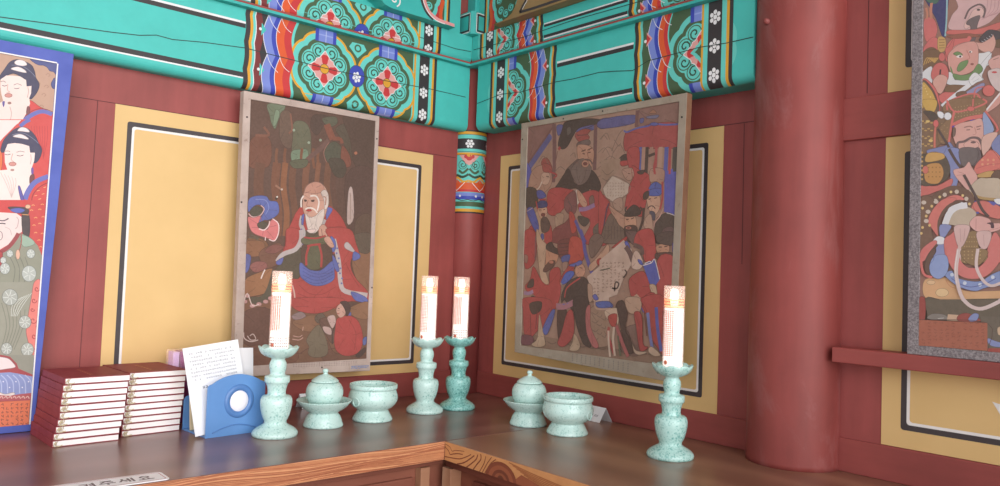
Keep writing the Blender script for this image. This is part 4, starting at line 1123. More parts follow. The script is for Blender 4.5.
P 165 66 66 1691 3697 1910 3912 2032 4309 2418 3868 2717 3791 2732 4176 3129 4255 3179 3475 2891 2986 2381 2955 2147 3429 1859 3505
P 112 64 62 3026 5031 3558 5083 3516 4614 3127 4564
S 84 52 52 29 3062 4969 3517 4999
S 84 52 52 29 3067 4864 3522 4896
S 84 52 52 29 3072 4759 3527 4793
S 84 52 52 29 3077 4654 3532 4689
P 174 74 64 3492 5131 3938 5080 4025 4525 3517 4309
P 72 88 146 3191 4603 3514 4661 3446 4444 3225 4442
P 150 120 108 3226 4423 3446 4444 3391 4237 3250 4187
P 166 68 66 3193 4020 3576 4427 3721 4313 3467 4003 3150 3805
S 84 84 152 120 3882 5359 4021 5033 4098 4710 4366 4164
P 110 92 84 4247 5077 4470 5257 4713 5163 4732 4982 4379 4574 4237 4756
P 188 142 120 3757 4360 4006 4396 4126 4214 3986 4018 3756 4104
P 84 96 162 3489 4356 3753 4439 3889 4501 3990 4470 3956 4395 3721 4327
S 60 50 50 50 3711 4266 3769 4383
S 70 54 50 22 3898 4302 4011 4285
P 70 98 176 3181 3844 3364 4132 3599 4203 3705 4112 3485 3901 3281 3810
P 58 54 51 3442 3853 3754 4011 4097 4030 4303 3798 4295 3434 4250 3068 3767 3039 3367 3366 3255 3267 3242 3525
S 150 130 120 51 3181 3854 3286 3716
S 172 66 66 43 3942 4016 3448 3722 3364 3437
S 160 112 124 136 3034 3193 3375 3202 3715 3332
P 90 104 170 3212 3203 3199 3182 3167 3172 3134 3179 3120 3198 3132 3219 3165 3229 3197 3222
P 90 104 170 3380 3236 3368 3215 3336 3205 3303 3212 3289 3231 3301 3251 3333 3261 3366 3255
P 90 104 170 3546 3268 3534 3247 3503 3237 3470 3244 3456 3263 3468 3283 3500 3293 3532 3287
P 90 104 170 3710 3299 3698 3279 3667 3269 3635 3276 3622 3295 3634 3315 3665 3325 3697 3318
P 184 146 124 4254 4367 4615 4666 4898 4945 4964 4757 4654 4441 4334 4209
P 165 60 60 4532 4507 4678 4577 4674 4396 4567 4395
P 80 92 165 4710 4532 4808 4587 4799 4506
p 192 168 154 4188 4046 4972 4579 5022 3358 4430 3386 4342 3754
S 150 128 116 21 4430 4013 4512 3992
S 150 128 116 21 4489 4016 4467 3962
S 150 128 116 22 4565 4018 4646 3994
S 150 128 116 21 4641 4020 4636 3967
S 150 128 116 21 4699 4016 4780 3977
S 150 128 116 21 4767 4024 4714 3969
S 150 128 116 21 4831 4024 4910 4022
S 150 128 116 21 4856 4026 4846 3973
S 150 128 116 21 4436 3886 4516 3914
S 150 128 116 21 4460 3931 4445 3877
S 150 128 116 21 4570 3896 4650 3905
S 150 128 116 21 4573 3935 4609 3882
S 150 128 116 21 4704 3893 4783 3903
S 150 128 116 21 4750 3940 4748 3887
S 150 128 116 21 4573 3838 4654 3811
S 150 128 116 21 4577 3851 4604 3798
S 150 128 116 21 4706 3838 4785 3854
S 150 128 116 21 4729 3856 4771 3804
S 150 128 116 21 4442 3732 4523 3732
S 150 128 116 21 4470 3763 4457 3709
S 150 128 116 21 4577 3728 4656 3767
S 150 128 116 21 4577 3767 4640 3716
S 150 128 116 21 4711 3735 4790 3736
S 150 128 116 21 4783 3775 4743 3720
S 150 128 116 21 4843 3734 4922 3739
S 150 128 116 21 4893 3779 4908 3726
S 150 128 116 21 4447 3627 4526 3664
S 150 128 116 21 4504 3681 4524 3628
S 150 128 116 21 4581 3651 4660 3667
S 150 128 116 21 4616 3685 4588 3630
S 150 128 116 21 4714 3648 4793 3668
S 150 128 116 21 4762 3691 4774 3638
S 150 128 116 21 4846 3675 4924 3688
S 150 128 116 21 4907 3697 4913 3644
S 150 128 116 21 4450 3547 4531 3563
S 150 128 116 21 4505 3597 4466 3541
S 150 128 116 21 4584 3582 4664 3580
S 150 128 116 21 4608 3601 4631 3549
S 150 128 116 21 4718 3575 4796 3592
S 150 128 116 20 4734 3606 4786 3556
S 150 128 116 21 4849 3588 4927 3610
S 150 128 116 20 4872 3612 4857 3559
S 150 128 116 21 4453 3472 4535 3462
S 150 128 116 21 4502 3513 4476 3458
S 150 128 116 21 4588 3483 4668 3476
S 150 128 116 21 4629 3519 4662 3467
S 150 128 116 21 4720 3507 4800 3499
S 150 128 116 21 4793 3526 4780 3472
S 150 128 116 20 4853 3502 4932 3498
S 150 128 116 21 4887 3530 4897 3478
S 70 76 64 32 4633 4238 4983 4312
P 172 142 124 4228 3841 4401 3779 4430 3395 4607 3449 4544 3536 4311 3344
P 84 94 165 4424 3531 4542 3581 4637 3450 4519 3422
P 74 96 156 4563 3357 5020 3407 5026 3256 4616 3234
P 66 58 54 1778 3685 1945 3913 2066 3907 2049 3695
P 66 58 52 1992 3422 2380 3246 2422 2957 1975 2930
S 150 122 150 110 1657 3507 1860 3490 2056 3562
P 150 110 100 1618 4652 1766 4603 1740 4404 1629 4452
P 165 60 60 5055 4869 5564 5174 5514 5043 5226 4899
p 192 168 154 4630 4508 5457 5065 5744 4802 5780 4456 5548 4156 5289 3605 4678 3385
S 150 128 116 21 4722 4417 4806 4458
S 150 128 116 21 4798 4471 4764 4410
S 150 128 116 21 4864 4425 4948 4441
S 150 128 116 21 4887 4472 4880 4411
S 150 128 116 21 5004 4429 5087 4448
S 150 128 116 20 5016 4473 5079 4414
S 150 128 116 21 5143 4450 5225 4458
S 150 128 116 20 5194 4475 5192 4416
S 150 128 116 21 5280 4461 5362 4461
S 150 128 116 20 5301 4477 5309 4417
S 150 128 116 20 5417 4468 5500 4422
S 150 128 116 21 5494 4479 5434 4419
S 150 128 116 21 4724 4363 4811 4334
S 150 128 116 21 4790 4376 4728 4314
S 150 128 116 21 4866 4377 4952 4347
S 150 128 116 21 4920 4378 4952 4318
S 150 128 116 21 5008 4331 5092 4328
S 150 128 116 20 5084 4380 5009 4319
S 150 128 116 21 5148 4323 5229 4359
S 150 128 116 20 5213 4382 5193 4322
S 150 128 116 20 5285 4355 5366 4383
S 150 128 116 20 5291 4384 5295 4324
S 150 128 116 20 5422 4328 5503 4349
S 150 128 116 21 5486 4387 5468 4327
S 150 128 116 21 4730 4231 4816 4226
S 150 128 116 20 4806 4282 4801 4221
S 150 128 116 20 4871 4261 4954 4282
S 150 128 116 21 4916 4284 4940 4224
S 150 128 116 20 5011 4274 5095 4265
S 150 128 116 21 5031 4286 5079 4227
S 150 128 116 21 5151 4250 5233 4260
S 150 128 116 21 5198 4289 5230 4230
S 150 128 116 20 5426 4243 5506 4274
S 150 128 116 20 5432 4293 5457 4235
S 150 128 116 21 4734 4127 4818 4165
S 150 128 116 21 4733 4185 4808 4127
S 150 128 116 21 4875 4160 4960 4139
S 150 128 116 20 4917 4189 4914 4129
S 150 128 116 20 5014 4190 5099 4159
S 150 128 116 20 5049 4192 5099 4134
S 150 128 116 20 5153 4191 5236 4185
S 150 128 116 20 5191 4195 5214 4136
S 150 128 116 20 5292 4176 5375 4145
S 150 128 116 20 5369 4199 5327 4139
S 150 128 116 21 4736 4086 4822 4061
S 150 128 116 21 4792 4092 4814 4032
S 150 128 116 20 5020 4052 5103 4057
S 150 128 116 20 5077 4099 5085 4040
S 150 128 116 20 5295 4100 5377 4093
S 150 128 116 20 5313 4105 5327 4046
S 150 128 116 20 5431 4105 5513 4084
S 150 128 116 20 5497 4110 5455 4050
S 150 128 116 21 4740 3981 4825 3993
S 150 128 116 21 4809 3998 4757 3936
S 150 128 116 21 4884 3951 4968 3954
S 150 128 116 21 4931 4002 4961 3942
S 150 128 116 20 5024 3946 5107 3972
S 150 128 116 21 5047 4005 5093 3946
S 150 128 116 20 5163 3949 5244 4004
S 150 128 116 20 5209 4009 5202 3950
S 150 128 116 21 5299 3998 5380 4013
S 150 128 116 20 5343 4013 5331 3954
S 150 128 116 21 4745 3876 4831 3866
S 150 128 116 21 4789 3903 4828 3844
S 150 128 116 21 4887 3876 4970 3896
S 150 128 116 21 4936 3908 4951 3848
S 150 128 116 21 5028 3851 5110 3900
S 150 128 116 21 5061 3912 5064 3852
S 150 128 116 20 5165 3893 5248 3889
S 150 128 116 20 5209 3916 5189 3856
S 150 128 116 20 5303 3901 5384 3914
S 150 128 116 20 5328 3920 5360 3862
S 150 128 116 20 5441 3865 5521 3893
S 150 128 116 20 5483 3925 5493 3866
S 150 128 116 21 4749 3770 4834 3775
S 150 128 116 21 4799 3809 4781 3748
S 150 128 116 21 4891 3776 4974 3796
S 150 128 116 21 4910 3813 4898 3752
S 150 128 116 21 5030 3816 5113 3810
S 150 128 116 21 5035 3817 5055 3758
S 150 128 116 20 5170 3787 5253 3779
S 150 128 116 21 5220 3824 5184 3763
S 150 128 116 20 5443 3802 5524 3797
S 150 128 116 20 5483 3833 5458 3773
S 150 128 116 21 4754 3653 4839 3669
S 150 128 116 21 4767 3713 4764 3653
S 150 128 116 21 5174 3684 5255 3724
S 150 128 116 20 5239 3731 5190 3670
S 150 128 116 20 5310 3710 5391 3737
S 150 128 116 20 5379 3737 5325 3675
S 150 128 116 20 5447 3705 5528 3697
S 150 128 116 20 5494 3741 5526 3684
S 60 54 52 45 5100 3773 5271 3766 5334 3900 5219 3928 5194 3697
S 60 54 52 40 5521 4277 5591 4192 5485 4058
S 70 76 64 32 4671 4239 5020 4303
P 80 92 165 5493 4999 5587 5020 5688 4837 5594 4846
P 100 80 78 5521 5284 5945 5255 5826 4954 5681 5020
P 168 68 68 5923 5277 6369 5333 6508 4929 6500 4591 6188 4495 6069 4836 5810 4954
S 96 76 74 149 5536 4889 5682 4715 5789 4499
S 96 76 74 117 5811 4932 6058 4845 6107 4674
P 186 140 116 6555 4920 6896 4948 6933 4761 6754 4668 6561 4752
P 74 66 62 6546 5181 6825 5261 7077 5215 7057 4918 6578 4991
P 80 64 60 6526 4709 7044 4728 7058 4587 6594 4542
S 60 48 46 23 6609 4865 6711 4873
S 60 48 46 24 6787 4877 6878 4894
P 82 90 165 7036 4967 7110 4975 7092 4761 7043 4761
P 165 70 70 6584 4541 7087 4616 7130 3939 6882 3881 6885 3227 6672 3215
P 166 68 68 5707 4056 6144 4247 6369 3871 6326 3607 5848 3534 5708 3753
P 196 170 156 5803 4715 5953 4759 6136 4460 6003 4287 5751 4347
p 72 90 168 6127 4409 6501 4557 6673 4049 6546 3886 6356 3934
S 215 205 205 24 6128 4396 6390 4463 6501 4549 6673 4057
S 220 212 208 20 6179 4439 6336 4505 6390 4463
P 72 90 168 5950 4544 6070 4523 6127 4409 6019 4437
P 188 160 136 6358 3892 6567 3857 6639 3296 6472 3622
p 186 152 132 5556 3399 5952 3651 6118 3521 5859 3225 5687 3155
S 140 110 96 15 5800 3497 5876 3512
S 140 110 96 15 5852 3540 5817 3497
S 140 110 96 15 5674 3456 5751 3453
S 140 110 96 15 5733 3470 5690 3426
S 140 110 96 15 5677 3377 5752 3406
S 140 110 96 15 5705 3403 5681 3361
S 140 110 96 15 5931 3376 6007 3387
S 140 110 96 14 5995 3418 5945 3375
S 140 110 96 15 5679 3312 5755 3334
S 140 110 96 15 5734 3340 5711 3298
S 140 110 96 15 5807 3305 5883 3327
S 140 110 96 15 5814 3345 5820 3304
S 140 110 96 14 5933 3329 6009 3329
S 140 110 96 14 5963 3353 5983 3313
P 166 66 66 6170 3558 6521 3700 6667 3214 6183 3185
P 72 56 54 5287 3372 5509 3449 5604 3150 5286 3131
P 80 96 160 4679 3363 5069 3383 5132 3254 4685 3220
S 82 90 160 34 6030 3432 6199 3186
p 136 112 96 1562 2300 6956 2103 6909 1874 1543 1892
P 150 124 106 4324 3165 5097 3209 5134 2297 4430 2234
P 128 104 96 5370 2604 6081 2847 6109 2107 5513 2095
S 104 86 78 27 1847 2135 2046 2061 2235 2131
S 104 86 78 26 2280 2135 2473 2068 2657 2131
S 104 86 78 25 2702 2135 2889 2074 3068 2132
S 104 86 78 25 3111 2135 3293 2080 3468 2132
S 104 86 78 24 3510 2135 3687 2086 3857 2132
S 104 86 78 24 3898 2136 4070 2092 4236 2132
S 104 86 78 23 4276 2136 4443 2097 4605 2132
S 104 86 78 23 4644 2136 4807 2103 4965 2132
S 104 86 78 22 5003 2136 5161 2108 5315 2132
S 104 86 78 22 5352 2136 5506 2113 5657 2133
S 104 86 78 22 5693 2136 5843 2118 5991 2133
S 104 86 78 21 6026 2136 6172 2123 6316 2133
S 104 86 78 21 6350 2136 6493 2128 6634 2133
S 104 86 78 20 6667 2136 6806 2132 6944 2133
S 118 98 88 23 4427 3072 4560 3031 4655 3105
S 118 98 88 23 4600 3004 4732 2963 4787 3035
S 118 98 88 23 4771 2937 4901 2897 4917 2966
S 118 98 88 24 4437 2836 4570 2796 4664 2871
S 118 98 88 23 4610 2769 4742 2730 4796 2802
S 118 98 88 23 4781 2703 4911 2665 4927 2734
S 118 98 88 24 4447 2600 4580 2561 4674 2637
S 118 98 88 23 4620 2535 4751 2496 4806 2569
S 118 98 88 23 4791 2471 4920 2433 4937 2502
S 118 98 88 23 4458 2364 4590 2327 4684 2403
P 162 68 68 1642 3337 2588 3381 2871 3186 2607 2541 2312 2413 2017 2166 1747 2250 1646 2957
P 64 56 52 1933 3189 2421 3267 2389 3001 2058 2885
S 110 52 56 33 1965 2869 2037 2231
S 110 52 56 33 2267 2994 2218 2459
P 112 72 82 1653 2221 2092 2225 2103 2003 1652 1956
P 182 158 134 2349 2892 2477 2584 2592 2251 2633 2009 2284 1924 2073 1994 2308 2201
P 82 98 166 2520 2482 2850 3028 2997 2995 2714 2340
P 66 52 48 3097 3043 3451 3089 3425 2602 3377 2266 3179 2213
S 162 112 124 136 3063 3144 3433 3175 3761 3335
P 164 70 70 3483 3014 3705 3053 3761 2425 3415 2050 3141 2117 3290 2438
P 182 158 134 3761 2425 3873 2384 4020 2137 3905 1976 3615 1978 3743 2222
P 54 50 48 3715 3434 4258 3459 4228 2911 4250 2416 4060 2310 3795 2882
P 58 53 50 4077 2376 4422 2430 4409 2123 4132 2197
P 166 96 96 4193 3107 4353 3265 4398 2675 4706 2200 4514 2133 4252 2515
P 196 172 152 4878 3148 5345 3233 5351 2794 5243 3001 5010 3020 4996 2913
P 74 96 160 4565 3365 5026 3408 5070 3256 4650 3223
S 180 150 135 46 4512 3397 4586 3190 5097 3219
P 166 66 62 5011 3011 5302 3087 5277 2779 5115 2767
S 164 70 70 89 5054 2724 5033 2481 5258 2022
S 196 176 160 77 5229 2737 5205 2399 5285 1977
S 196 176 160 67 5027 2625 5059 2291 5118 1936
P 64 54 50 5292 3340 5460 3444 5664 3194 5610 2718 5815 2405 5885 2122 5681 2149 5422 2846
S 160 88 90 109 5301 2790 5502 2378 5729 1999
S 90 100 80 54 5374 2509 5468 1996
P 180 150 130 5579 3521 6067 3544 6079 3209 5726 3141
P 164 68 68 5893 3161 6141 3106 6203 2394 6378 2309 6117 2192 5979 2746
P 164 68 68 6102 3546 6861 3581 6930 2226 6741 2243 6388 2676 6287 3231
S 112 122 176 93 6329 3187 6410 2687 6505 2275
S 78 90 165 101 6591 3340 6655 2798 6786 2243
S 110 56 58 26 6212 3227 6322 2588
S 110 56 58 26 6805 3262 6831 2540
P 190 166 146 6382 2204 6474 2336 6767 2156 6568 2099
P 190 166 146 5864 2363 5989 2188 6337 2176 6110 2084 5932 2136
'''
ART['p4'] = '''
p 150 112 100 576 10507 3528 9702 3557 2758 618 2417
P 205 120 112 2222 9185 2805 9258 3356 8817 3179 8365 2426 8511
P 132 144 190 2230 8245 2811 8346 3360 7933 3184 7475 2433 7585
P 190 172 152 2238 7310 2817 7438 3364 7055 3189 6591 2440 6663
P 120 95 78 2246 6381 2822 6537 3368 6181 3193 5712 2447 5748
P 205 120 112 2254 5458 2828 5640 3372 5313 3198 4838 2454 4838
P 132 144 190 2261 4540 2834 4749 3376 4450 3202 3969 2461 3934
P 190 172 152 2269 3629 2840 3863 3380 3591 3207 3105 2468 3035
P 50 62 114 640 10080 1072 9971 1056 9450 1044 9066 987 9115 869 9493 750 9748
S 150 192 200 29 1068 9922 1065 9448 1044 9103
P 70 110 95 677 9995 909 9937 899 9826 818 9813 701 9887
P 206 112 110 655 9541 780 9543 860 9444 899 9259 833 9067 694 9070 644 9289
S 196 130 108 54 783 9841 769 9693 781 9513
S 196 130 108 40 680 9765 705 9631 697 9532
P 206 112 110 649 8958 804 9128 920 9054 923 8828 669 8827
P 200 162 104 915 9105 1045 9058 1054 8827 923 8818
S 140 108 72 13 931 9052 1034 9036
S 140 108 72 12 932 8996 1034 8981
S 140 108 72 12 933 8941 1035 8926
S 140 108 72 13 933 8886 1036 8871
P 214 176 176 1224 9983 2015 9781 2417 9631 2221 9398 2018 9374 1813 9201 1521 9144 1112 9233 1162 9500 1272 9648
S 190 145 148 9 1788 9670 1769 9457 1686 9283
S 190 145 148 10 1850 9654 1827 9443 1707 9293
S 190 145 148 9 1913 9639 1886 9429 1728 9302
S 190 145 148 9 1975 9623 1944 9416 1749 9312
S 190 145 148 9 2037 9608 2002 9402 1770 9322
S 190 145 148 9 2098 9593 2059 9389 1791 9331
P 224 186 180 1467 9381 1539 9511 1684 9530 1727 9394 1622 9297 1430 9169 1381 9253
S 110 96 96 35 1395 9373 1448 9508 1512 9571 1651 9601 1743 9487 1717 9324
P 110 100 102 1482 9353 1660 9381 1615 9202 1575 8907 1476 8944 1499 9191 1420 9269
P 90 80 82 1661 9492 1652 9479 1631 9477 1610 9489 1601 9506 1610 9520 1631 9521 1652 9510
P 206 112 106 1112 9208 1430 9145 1688 9125 2020 9172 2021 9053 1689 9011 1113 9126
P 212 116 112 1061 8612 1063 8875 1212 9043 1431 9059 1523 8978 1434 8870 1237 8816 1140 8597
P 150 95 80 1078 9096 1431 9076 1689 8968 1519 8979 1213 9018
P 214 116 112 1510 8969 1500 8943 1476 8937 1451 8953 1441 8983 1451 9009 1475 9015 1500 8999
P 216 160 150 1160 8806 1324 8897 1546 8876 1629 8666 1636 8423 1163 8558
P 112 142 92 1198 8720 1282 8748 1366 8668 1288 8653
P 112 142 92 1499 8837 1546 8852 1586 8723 1521 8735
P 72 72 78 1668 8948 1814 9066 2022 8965 2023 8827 1817 8797 1661 8872
S 190 190 198 10 1690 8871 1743 8836
S 190 190 198 9 1732 8896 1785 8852
S 190 190 198 9 1774 8921 1827 8867
S 190 190 198 9 1816 8946 1868 8882
S 190 190 198 9 1857 8971 1910 8898
P 112 90 70 1910 8826 2023 8838 2024 8684 1901 8728
P 218 168 156 1530 8899 1691 8835 1858 8909 1888 8955 1933 8786 1865 8620 1692 8678
P 224 224 226 1608 8622 1735 8633 1844 8624 1846 8385 1619 8426
P 120 94 70 634 8834 784 8931 923 8803 950 8498 638 8503
S 205 165 95 17 659 8727 808 8850
S 205 165 95 17 710 8738 836 8800
S 205 165 95 17 761 8749 864 8749
S 205 165 95 18 811 8759 893 8698
S 205 165 95 17 862 8770 921 8648
P 120 94 70 622 8848 923 8840 972 8556 638 8515
S 200 160 95 17 649 8589 717 8729 857 8602
S 200 160 95 17 691 8602 759 8721 857 8602
S 200 160 95 18 732 8615 801 8713 857 8602
S 200 160 95 17 774 8627 842 8705 857 8602
S 200 160 95 17 815 8640 883 8697 857 8602
S 200 160 95 17 857 8652 925 8690 857 8602
P 206 112 108 1047 8841 1114 8877 1212 9031 1150 8647 1095 8633
P 206 112 108 1051 8678 1035 8621 994 8604 952 8637 934 8700 950 8757 992 8774 1034 8741
P 224 224 228 628 8436 784 8540 823 8432 803 8180 630 8276
P 224 224 228 1100 8354 1221 8313 1245 8182 1526 8261 1836 8590 1849 8511 1708 8205 1730 8106 1533 8061 1356 8060 1090 8133
P 216 160 150 1097 8657 1166 8793 1346 8892 1606 8852 1636 8435 1530 8304 1331 8265 1149 8370
P 112 146 96 1141 8476 1175 8420 1199 8317 1165 8348
P 112 146 96 1268 8404 1324 8516 1459 8540 1443 8446 1357 8359 1291 8345
P 112 146 96 1199 8317 1353 8261 1526 8280 1636 8435 1721 8323 1659 8233 1527 8232 1463 8145 1244 8196
P 112 142 92 1198 8717 1282 8745 1366 8665 1288 8651
P 238 228 224 1252 8648 1318 8674 1371 8625 1310 8612
P 60 50 55 1343 8635 1337 8621 1323 8617 1309 8626 1303 8643 1309 8657 1323 8661 1337 8652
P 238 228 224 1535 8691 1526 8677 1505 8675 1483 8686 1474 8703 1483 8717 1504 8719 1526 8708
P 60 50 55 1511 8691 1507 8680 1496 8677 1485 8684 1481 8697 1485 8708 1496 8711 1506 8704
S 190 120 112 12 1435 8740 1491 8583 1437 8556
P 150 95 90 1565 8443 1557 8429 1535 8426 1514 8437 1505 8454 1514 8468 1535 8470 1556 8460
P 206 112 108 796 8387 858 8547 971 8581 1085 8486 1119 8306 1071 8186 839 8249
S 60 50 55 31 969 8444 957 8297
P 218 168 156 830 8230 952 8340 1092 8261 1072 8111 984 7951 883 8042
P 206 112 108 935 7889 1047 7971 1225 7968 1226 7870 1027 7751
P 128 100 76 1046 7991 1135 8101 1486 8030 1576 7986 1444 7910 1225 7944
S 226 226 230 90 1010 7689 1248 7879 1464 8028 1613 8154
P 230 230 232 1484 8171 1590 8274 1719 8119 1614 8072 1529 8030
S 190 190 200 9 1528 8139 1591 8201
S 190 190 200 9 1550 8087 1656 8142
P 216 168 160 1820 8468 2026 8529 2029 8198 1864 8293
P 214 196 194 1802 8213 1864 8286 2028 8245 2032 7843 1887 7960
P 200 80 85 1961 8214 1948 8203 1916 8203 1884 8214 1870 8230 1884 8241 1916 8241 1948 8230
S 120 95 90 11 1893 8464 1985 8490
P 150 150 186 1401 7887 1699 8044 1746 7978 1531 7819
P 120 92 76 1270 7925 1400 7941 1445 7861 1270 7851
P 212 112 108 630 8289 805 8189 934 7939 973 7585 916 7593 639 7630
P 106 86 78 630 8263 790 8137 901 7894 943 7589 639 7630
P 206 168 90 631 8218 760 8116 861 7925 910 7718 825 7555 639 7630
P 232 205 140 678 8154 675 8146 667 8144 658 8149 655 8158 658 8167 666 8169 675 8164
P 232 205 140 702 8095 699 8087 691 8084 683 8089 679 8099 682 8107 690 8110 699 8105
P 232 205 140 726 8036 723 8028 715 8025 707 8030 703 8040 706 8048 715 8050 723 8045
P 232 205 140 750 7977 747 7969 739 7966 731 7971 727 7980 730 7989 738 7991 747 7986
P 232 205 140 802 7914 799 7905 790 7903 782 7908 779 7917 782 7926 790 7928 798 7923
P 232 205 140 826 7855 822 7847 814 7844 806 7849 803 7859 806 7867 814 7869 822 7865
P 232 205 140 849 7797 846 7788 838 7786 830 7791 826 7800 830 7808 838 7811 846 7806
P 232 205 140 873 7738 870 7730 862 7728 853 7732 850 7742 853 7750 861 7753 869 7748
P 140 112 84 1052 7575 1134 7785 1595 7863 1713 7629 1726 7436
P 180 150 110 1177 7754 1173 7746 1166 7744 1158 7748 1154 7758 1158 7766 1165 7768 1173 7764
P 180 150 110 1177 7690 1174 7682 1166 7680 1158 7684 1155 7694 1158 7702 1166 7704 1174 7700
P 180 150 110 1178 7626 1175 7618 1167 7616 1159 7620 1156 7629 1159 7638 1167 7640 1175 7635
P 180 150 110 1230 7759 1227 7751 1219 7748 1211 7753 1208 7762 1211 7770 1218 7773 1226 7768
P 180 150 110 1230 7695 1227 7687 1219 7684 1212 7689 1208 7698 1211 7707 1219 7709 1227 7704
P 180 150 110 1231 7631 1228 7623 1220 7621 1212 7625 1209 7634 1212 7643 1220 7645 1228 7640
P 180 150 110 1282 7764 1279 7755 1272 7753 1264 7758 1260 7767 1264 7775 1271 7777 1279 7773
P 180 150 110 1283 7700 1280 7692 1272 7689 1264 7694 1261 7703 1264 7711 1272 7714 1280 7709
P 180 150 110 1284 7636 1281 7628 1273 7625 1265 7630 1262 7639 1265 7647 1273 7650 1281 7645
P 180 150 110 1335 7768 1332 7760 1324 7758 1316 7762 1313 7771 1316 7780 1324 7782 1332 7777
P 180 150 110 1336 7705 1333 7696 1325 7694 1317 7699 1314 7708 1317 7716 1325 7718 1332 7714
P 180 150 110 1336 7641 1333 7633 1326 7630 1318 7635 1314 7644 1318 7652 1325 7655 1333 7650
P 180 150 110 1387 7773 1384 7765 1376 7762 1369 7767 1365 7776 1368 7784 1376 7786 1384 7782
P 180 150 110 1388 7709 1385 7701 1377 7699 1369 7703 1366 7712 1369 7721 1377 7723 1385 7718
P 180 150 110 1389 7646 1385 7638 1378 7635 1370 7640 1367 7649 1370 7657 1378 7660 1385 7655
P 180 150 110 1439 7777 1436 7769 1428 7767 1421 7771 1417 7780 1420 7789 1428 7791 1436 7786
P 180 150 110 1440 7714 1437 7706 1429 7703 1421 7708 1418 7717 1421 7725 1429 7728 1437 7723
P 180 150 110 1440 7651 1437 7643 1430 7640 1422 7645 1419 7654 1422 7662 1430 7664 1437 7660
P 180 150 110 1491 7782 1488 7774 1480 7771 1472 7776 1469 7785 1472 7793 1480 7795 1488 7791
P 180 150 110 1491 7719 1488 7710 1481 7708 1473 7713 1470 7722 1473 7730 1481 7732 1488 7728
P 180 150 110 1492 7656 1489 7647 1482 7645 1474 7650 1471 7659 1474 7667 1481 7669 1489 7665
P 180 150 110 1542 7786 1539 7778 1532 7776 1524 7780 1521 7789 1524 7797 1531 7800 1539 7795
P 180 150 110 1543 7723 1540 7715 1532 7713 1525 7717 1521 7726 1524 7734 1532 7737 1540 7732
P 180 150 110 1544 7660 1541 7652 1533 7650 1525 7654 1522 7663 1525 7671 1533 7674 1540 7669
P 180 150 110 1593 7791 1590 7782 1583 7780 1575 7785 1572 7794 1575 7802 1583 7804 1590 7800
P 180 150 110 1594 7728 1591 7720 1583 7717 1576 7722 1573 7731 1576 7739 1583 7741 1591 7737
P 180 150 110 1595 7665 1592 7657 1584 7655 1577 7659 1573 7668 1576 7676 1584 7679 1591 7674
P 180 150 110 1644 7795 1641 7787 1634 7785 1626 7789 1623 7798 1626 7806 1634 7809 1641 7804
P 180 150 110 1645 7732 1642 7724 1634 7722 1627 7727 1624 7735 1627 7744 1634 7746 1642 7741
P 180 150 110 1646 7670 1643 7662 1635 7659 1628 7664 1624 7673 1627 7681 1635 7683 1642 7679
S 212 112 108 31 1107 7602 1139 7780 1595 7863 1724 7603
S 212 112 108 30 1584 7864 1566 7578
S 212 112 108 28 1139 7780 1229 7585
P 214 116 110 1930 7864 1900 7791 1827 7770 1753 7813 1721 7896 1751 7969 1825 7990 1899 7946
S 214 116 110 23 1574 7842 1615 7956 1742 7972
P 214 160 150 1788 7523 2032 7843 2034 7630 1830 7470
S 235 225 225 32 1788 7509 2032 7819
P 126 102 80 615 7671 961 7599 1186 7519 1168 7178 1036 6996 880 6839 629 6647
P 196 160 100 681 7436 673 7426 653 7424 633 7431 625 7443 633 7452 653 7454 673 7447
P 196 160 100 737 7393 729 7384 710 7382 690 7389 681 7400 690 7410 709 7412 729 7405
P 196 160 100 792 7422 784 7412 765 7410 745 7417 737 7429 745 7438 764 7440 784 7433
P 196 160 100 848 7380 840 7370 820 7368 801 7375 793 7387 801 7396 820 7398 840 7391
P 196 160 100 683 7279 675 7270 655 7268 635 7274 627 7286 635 7296 655 7298 675 7291
P 196 160 100 739 7238 731 7228 712 7226 692 7233 684 7244 692 7254 711 7256 731 7249
P 196 160 100 794 7266 786 7257 767 7255 747 7261 739 7273 747 7283 766 7285 786 7278
P 196 160 100 850 7225 842 7215 823 7213 803 7220 795 7231 803 7241 822 7243 842 7236
P 196 160 100 685 7124 677 7114 657 7112 638 7118 629 7130 637 7140 657 7142 677 7135
P 196 160 100 741 7082 733 7073 714 7070 694 7077 686 7088 694 7098 713 7100 733 7094
P 196 160 100 796 7111 788 7102 769 7099 749 7106 741 7117 749 7127 768 7129 788 7123
P 196 160 100 852 7070 844 7061 825 7058 805 7065 797 7076 805 7086 824 7088 844 7082
P 196 160 100 687 6968 679 6958 660 6956 640 6962 631 6974 639 6983 659 6986 679 6979
P 196 160 100 743 6927 735 6917 716 6915 696 6921 688 6933 696 6942 715 6945 735 6938
P 196 160 100 798 6956 790 6947 771 6944 751 6951 743 6962 751 6972 771 6974 790 6968
P 196 160 100 854 6916 846 6906 827 6904 807 6910 799 6921 807 6931 826 6933 846 6927
P 222 190 120 850 7021 838 7001 809 6995 780 7007 767 7029 779 7049 809 7055 838 7043
P 222 190 120 783 7418 772 7401 746 7397 720 7408 709 7427 720 7443 746 7448 772 7437
P 206 168 90 635 7870 901 7831 892 7653 806 7565 708 7658
P 80 72 64 662 7639 824 7618 940 7478 827 7417 733 7529
P 140 112 84 1138 7797 1723 7735 1757 7443 1493 7406 1215 7319 1172 7177 1109 6939 969 6978 943 7229 1076 7386 1186 7544
P 182 152 112 1260 7632 1257 7625 1251 7623 1245 7627 1242 7634 1245 7641 1251 7643 1257 7639
P 182 152 112 1261 7568 1258 7562 1252 7560 1246 7563 1243 7571 1245 7577 1252 7579 1258 7575
P 182 152 112 1261 7504 1259 7498 1253 7496 1246 7500 1244 7507 1246 7513 1252 7515 1259 7512
P 182 152 112 1262 7441 1259 7434 1253 7432 1247 7436 1244 7443 1247 7450 1253 7452 1259 7448
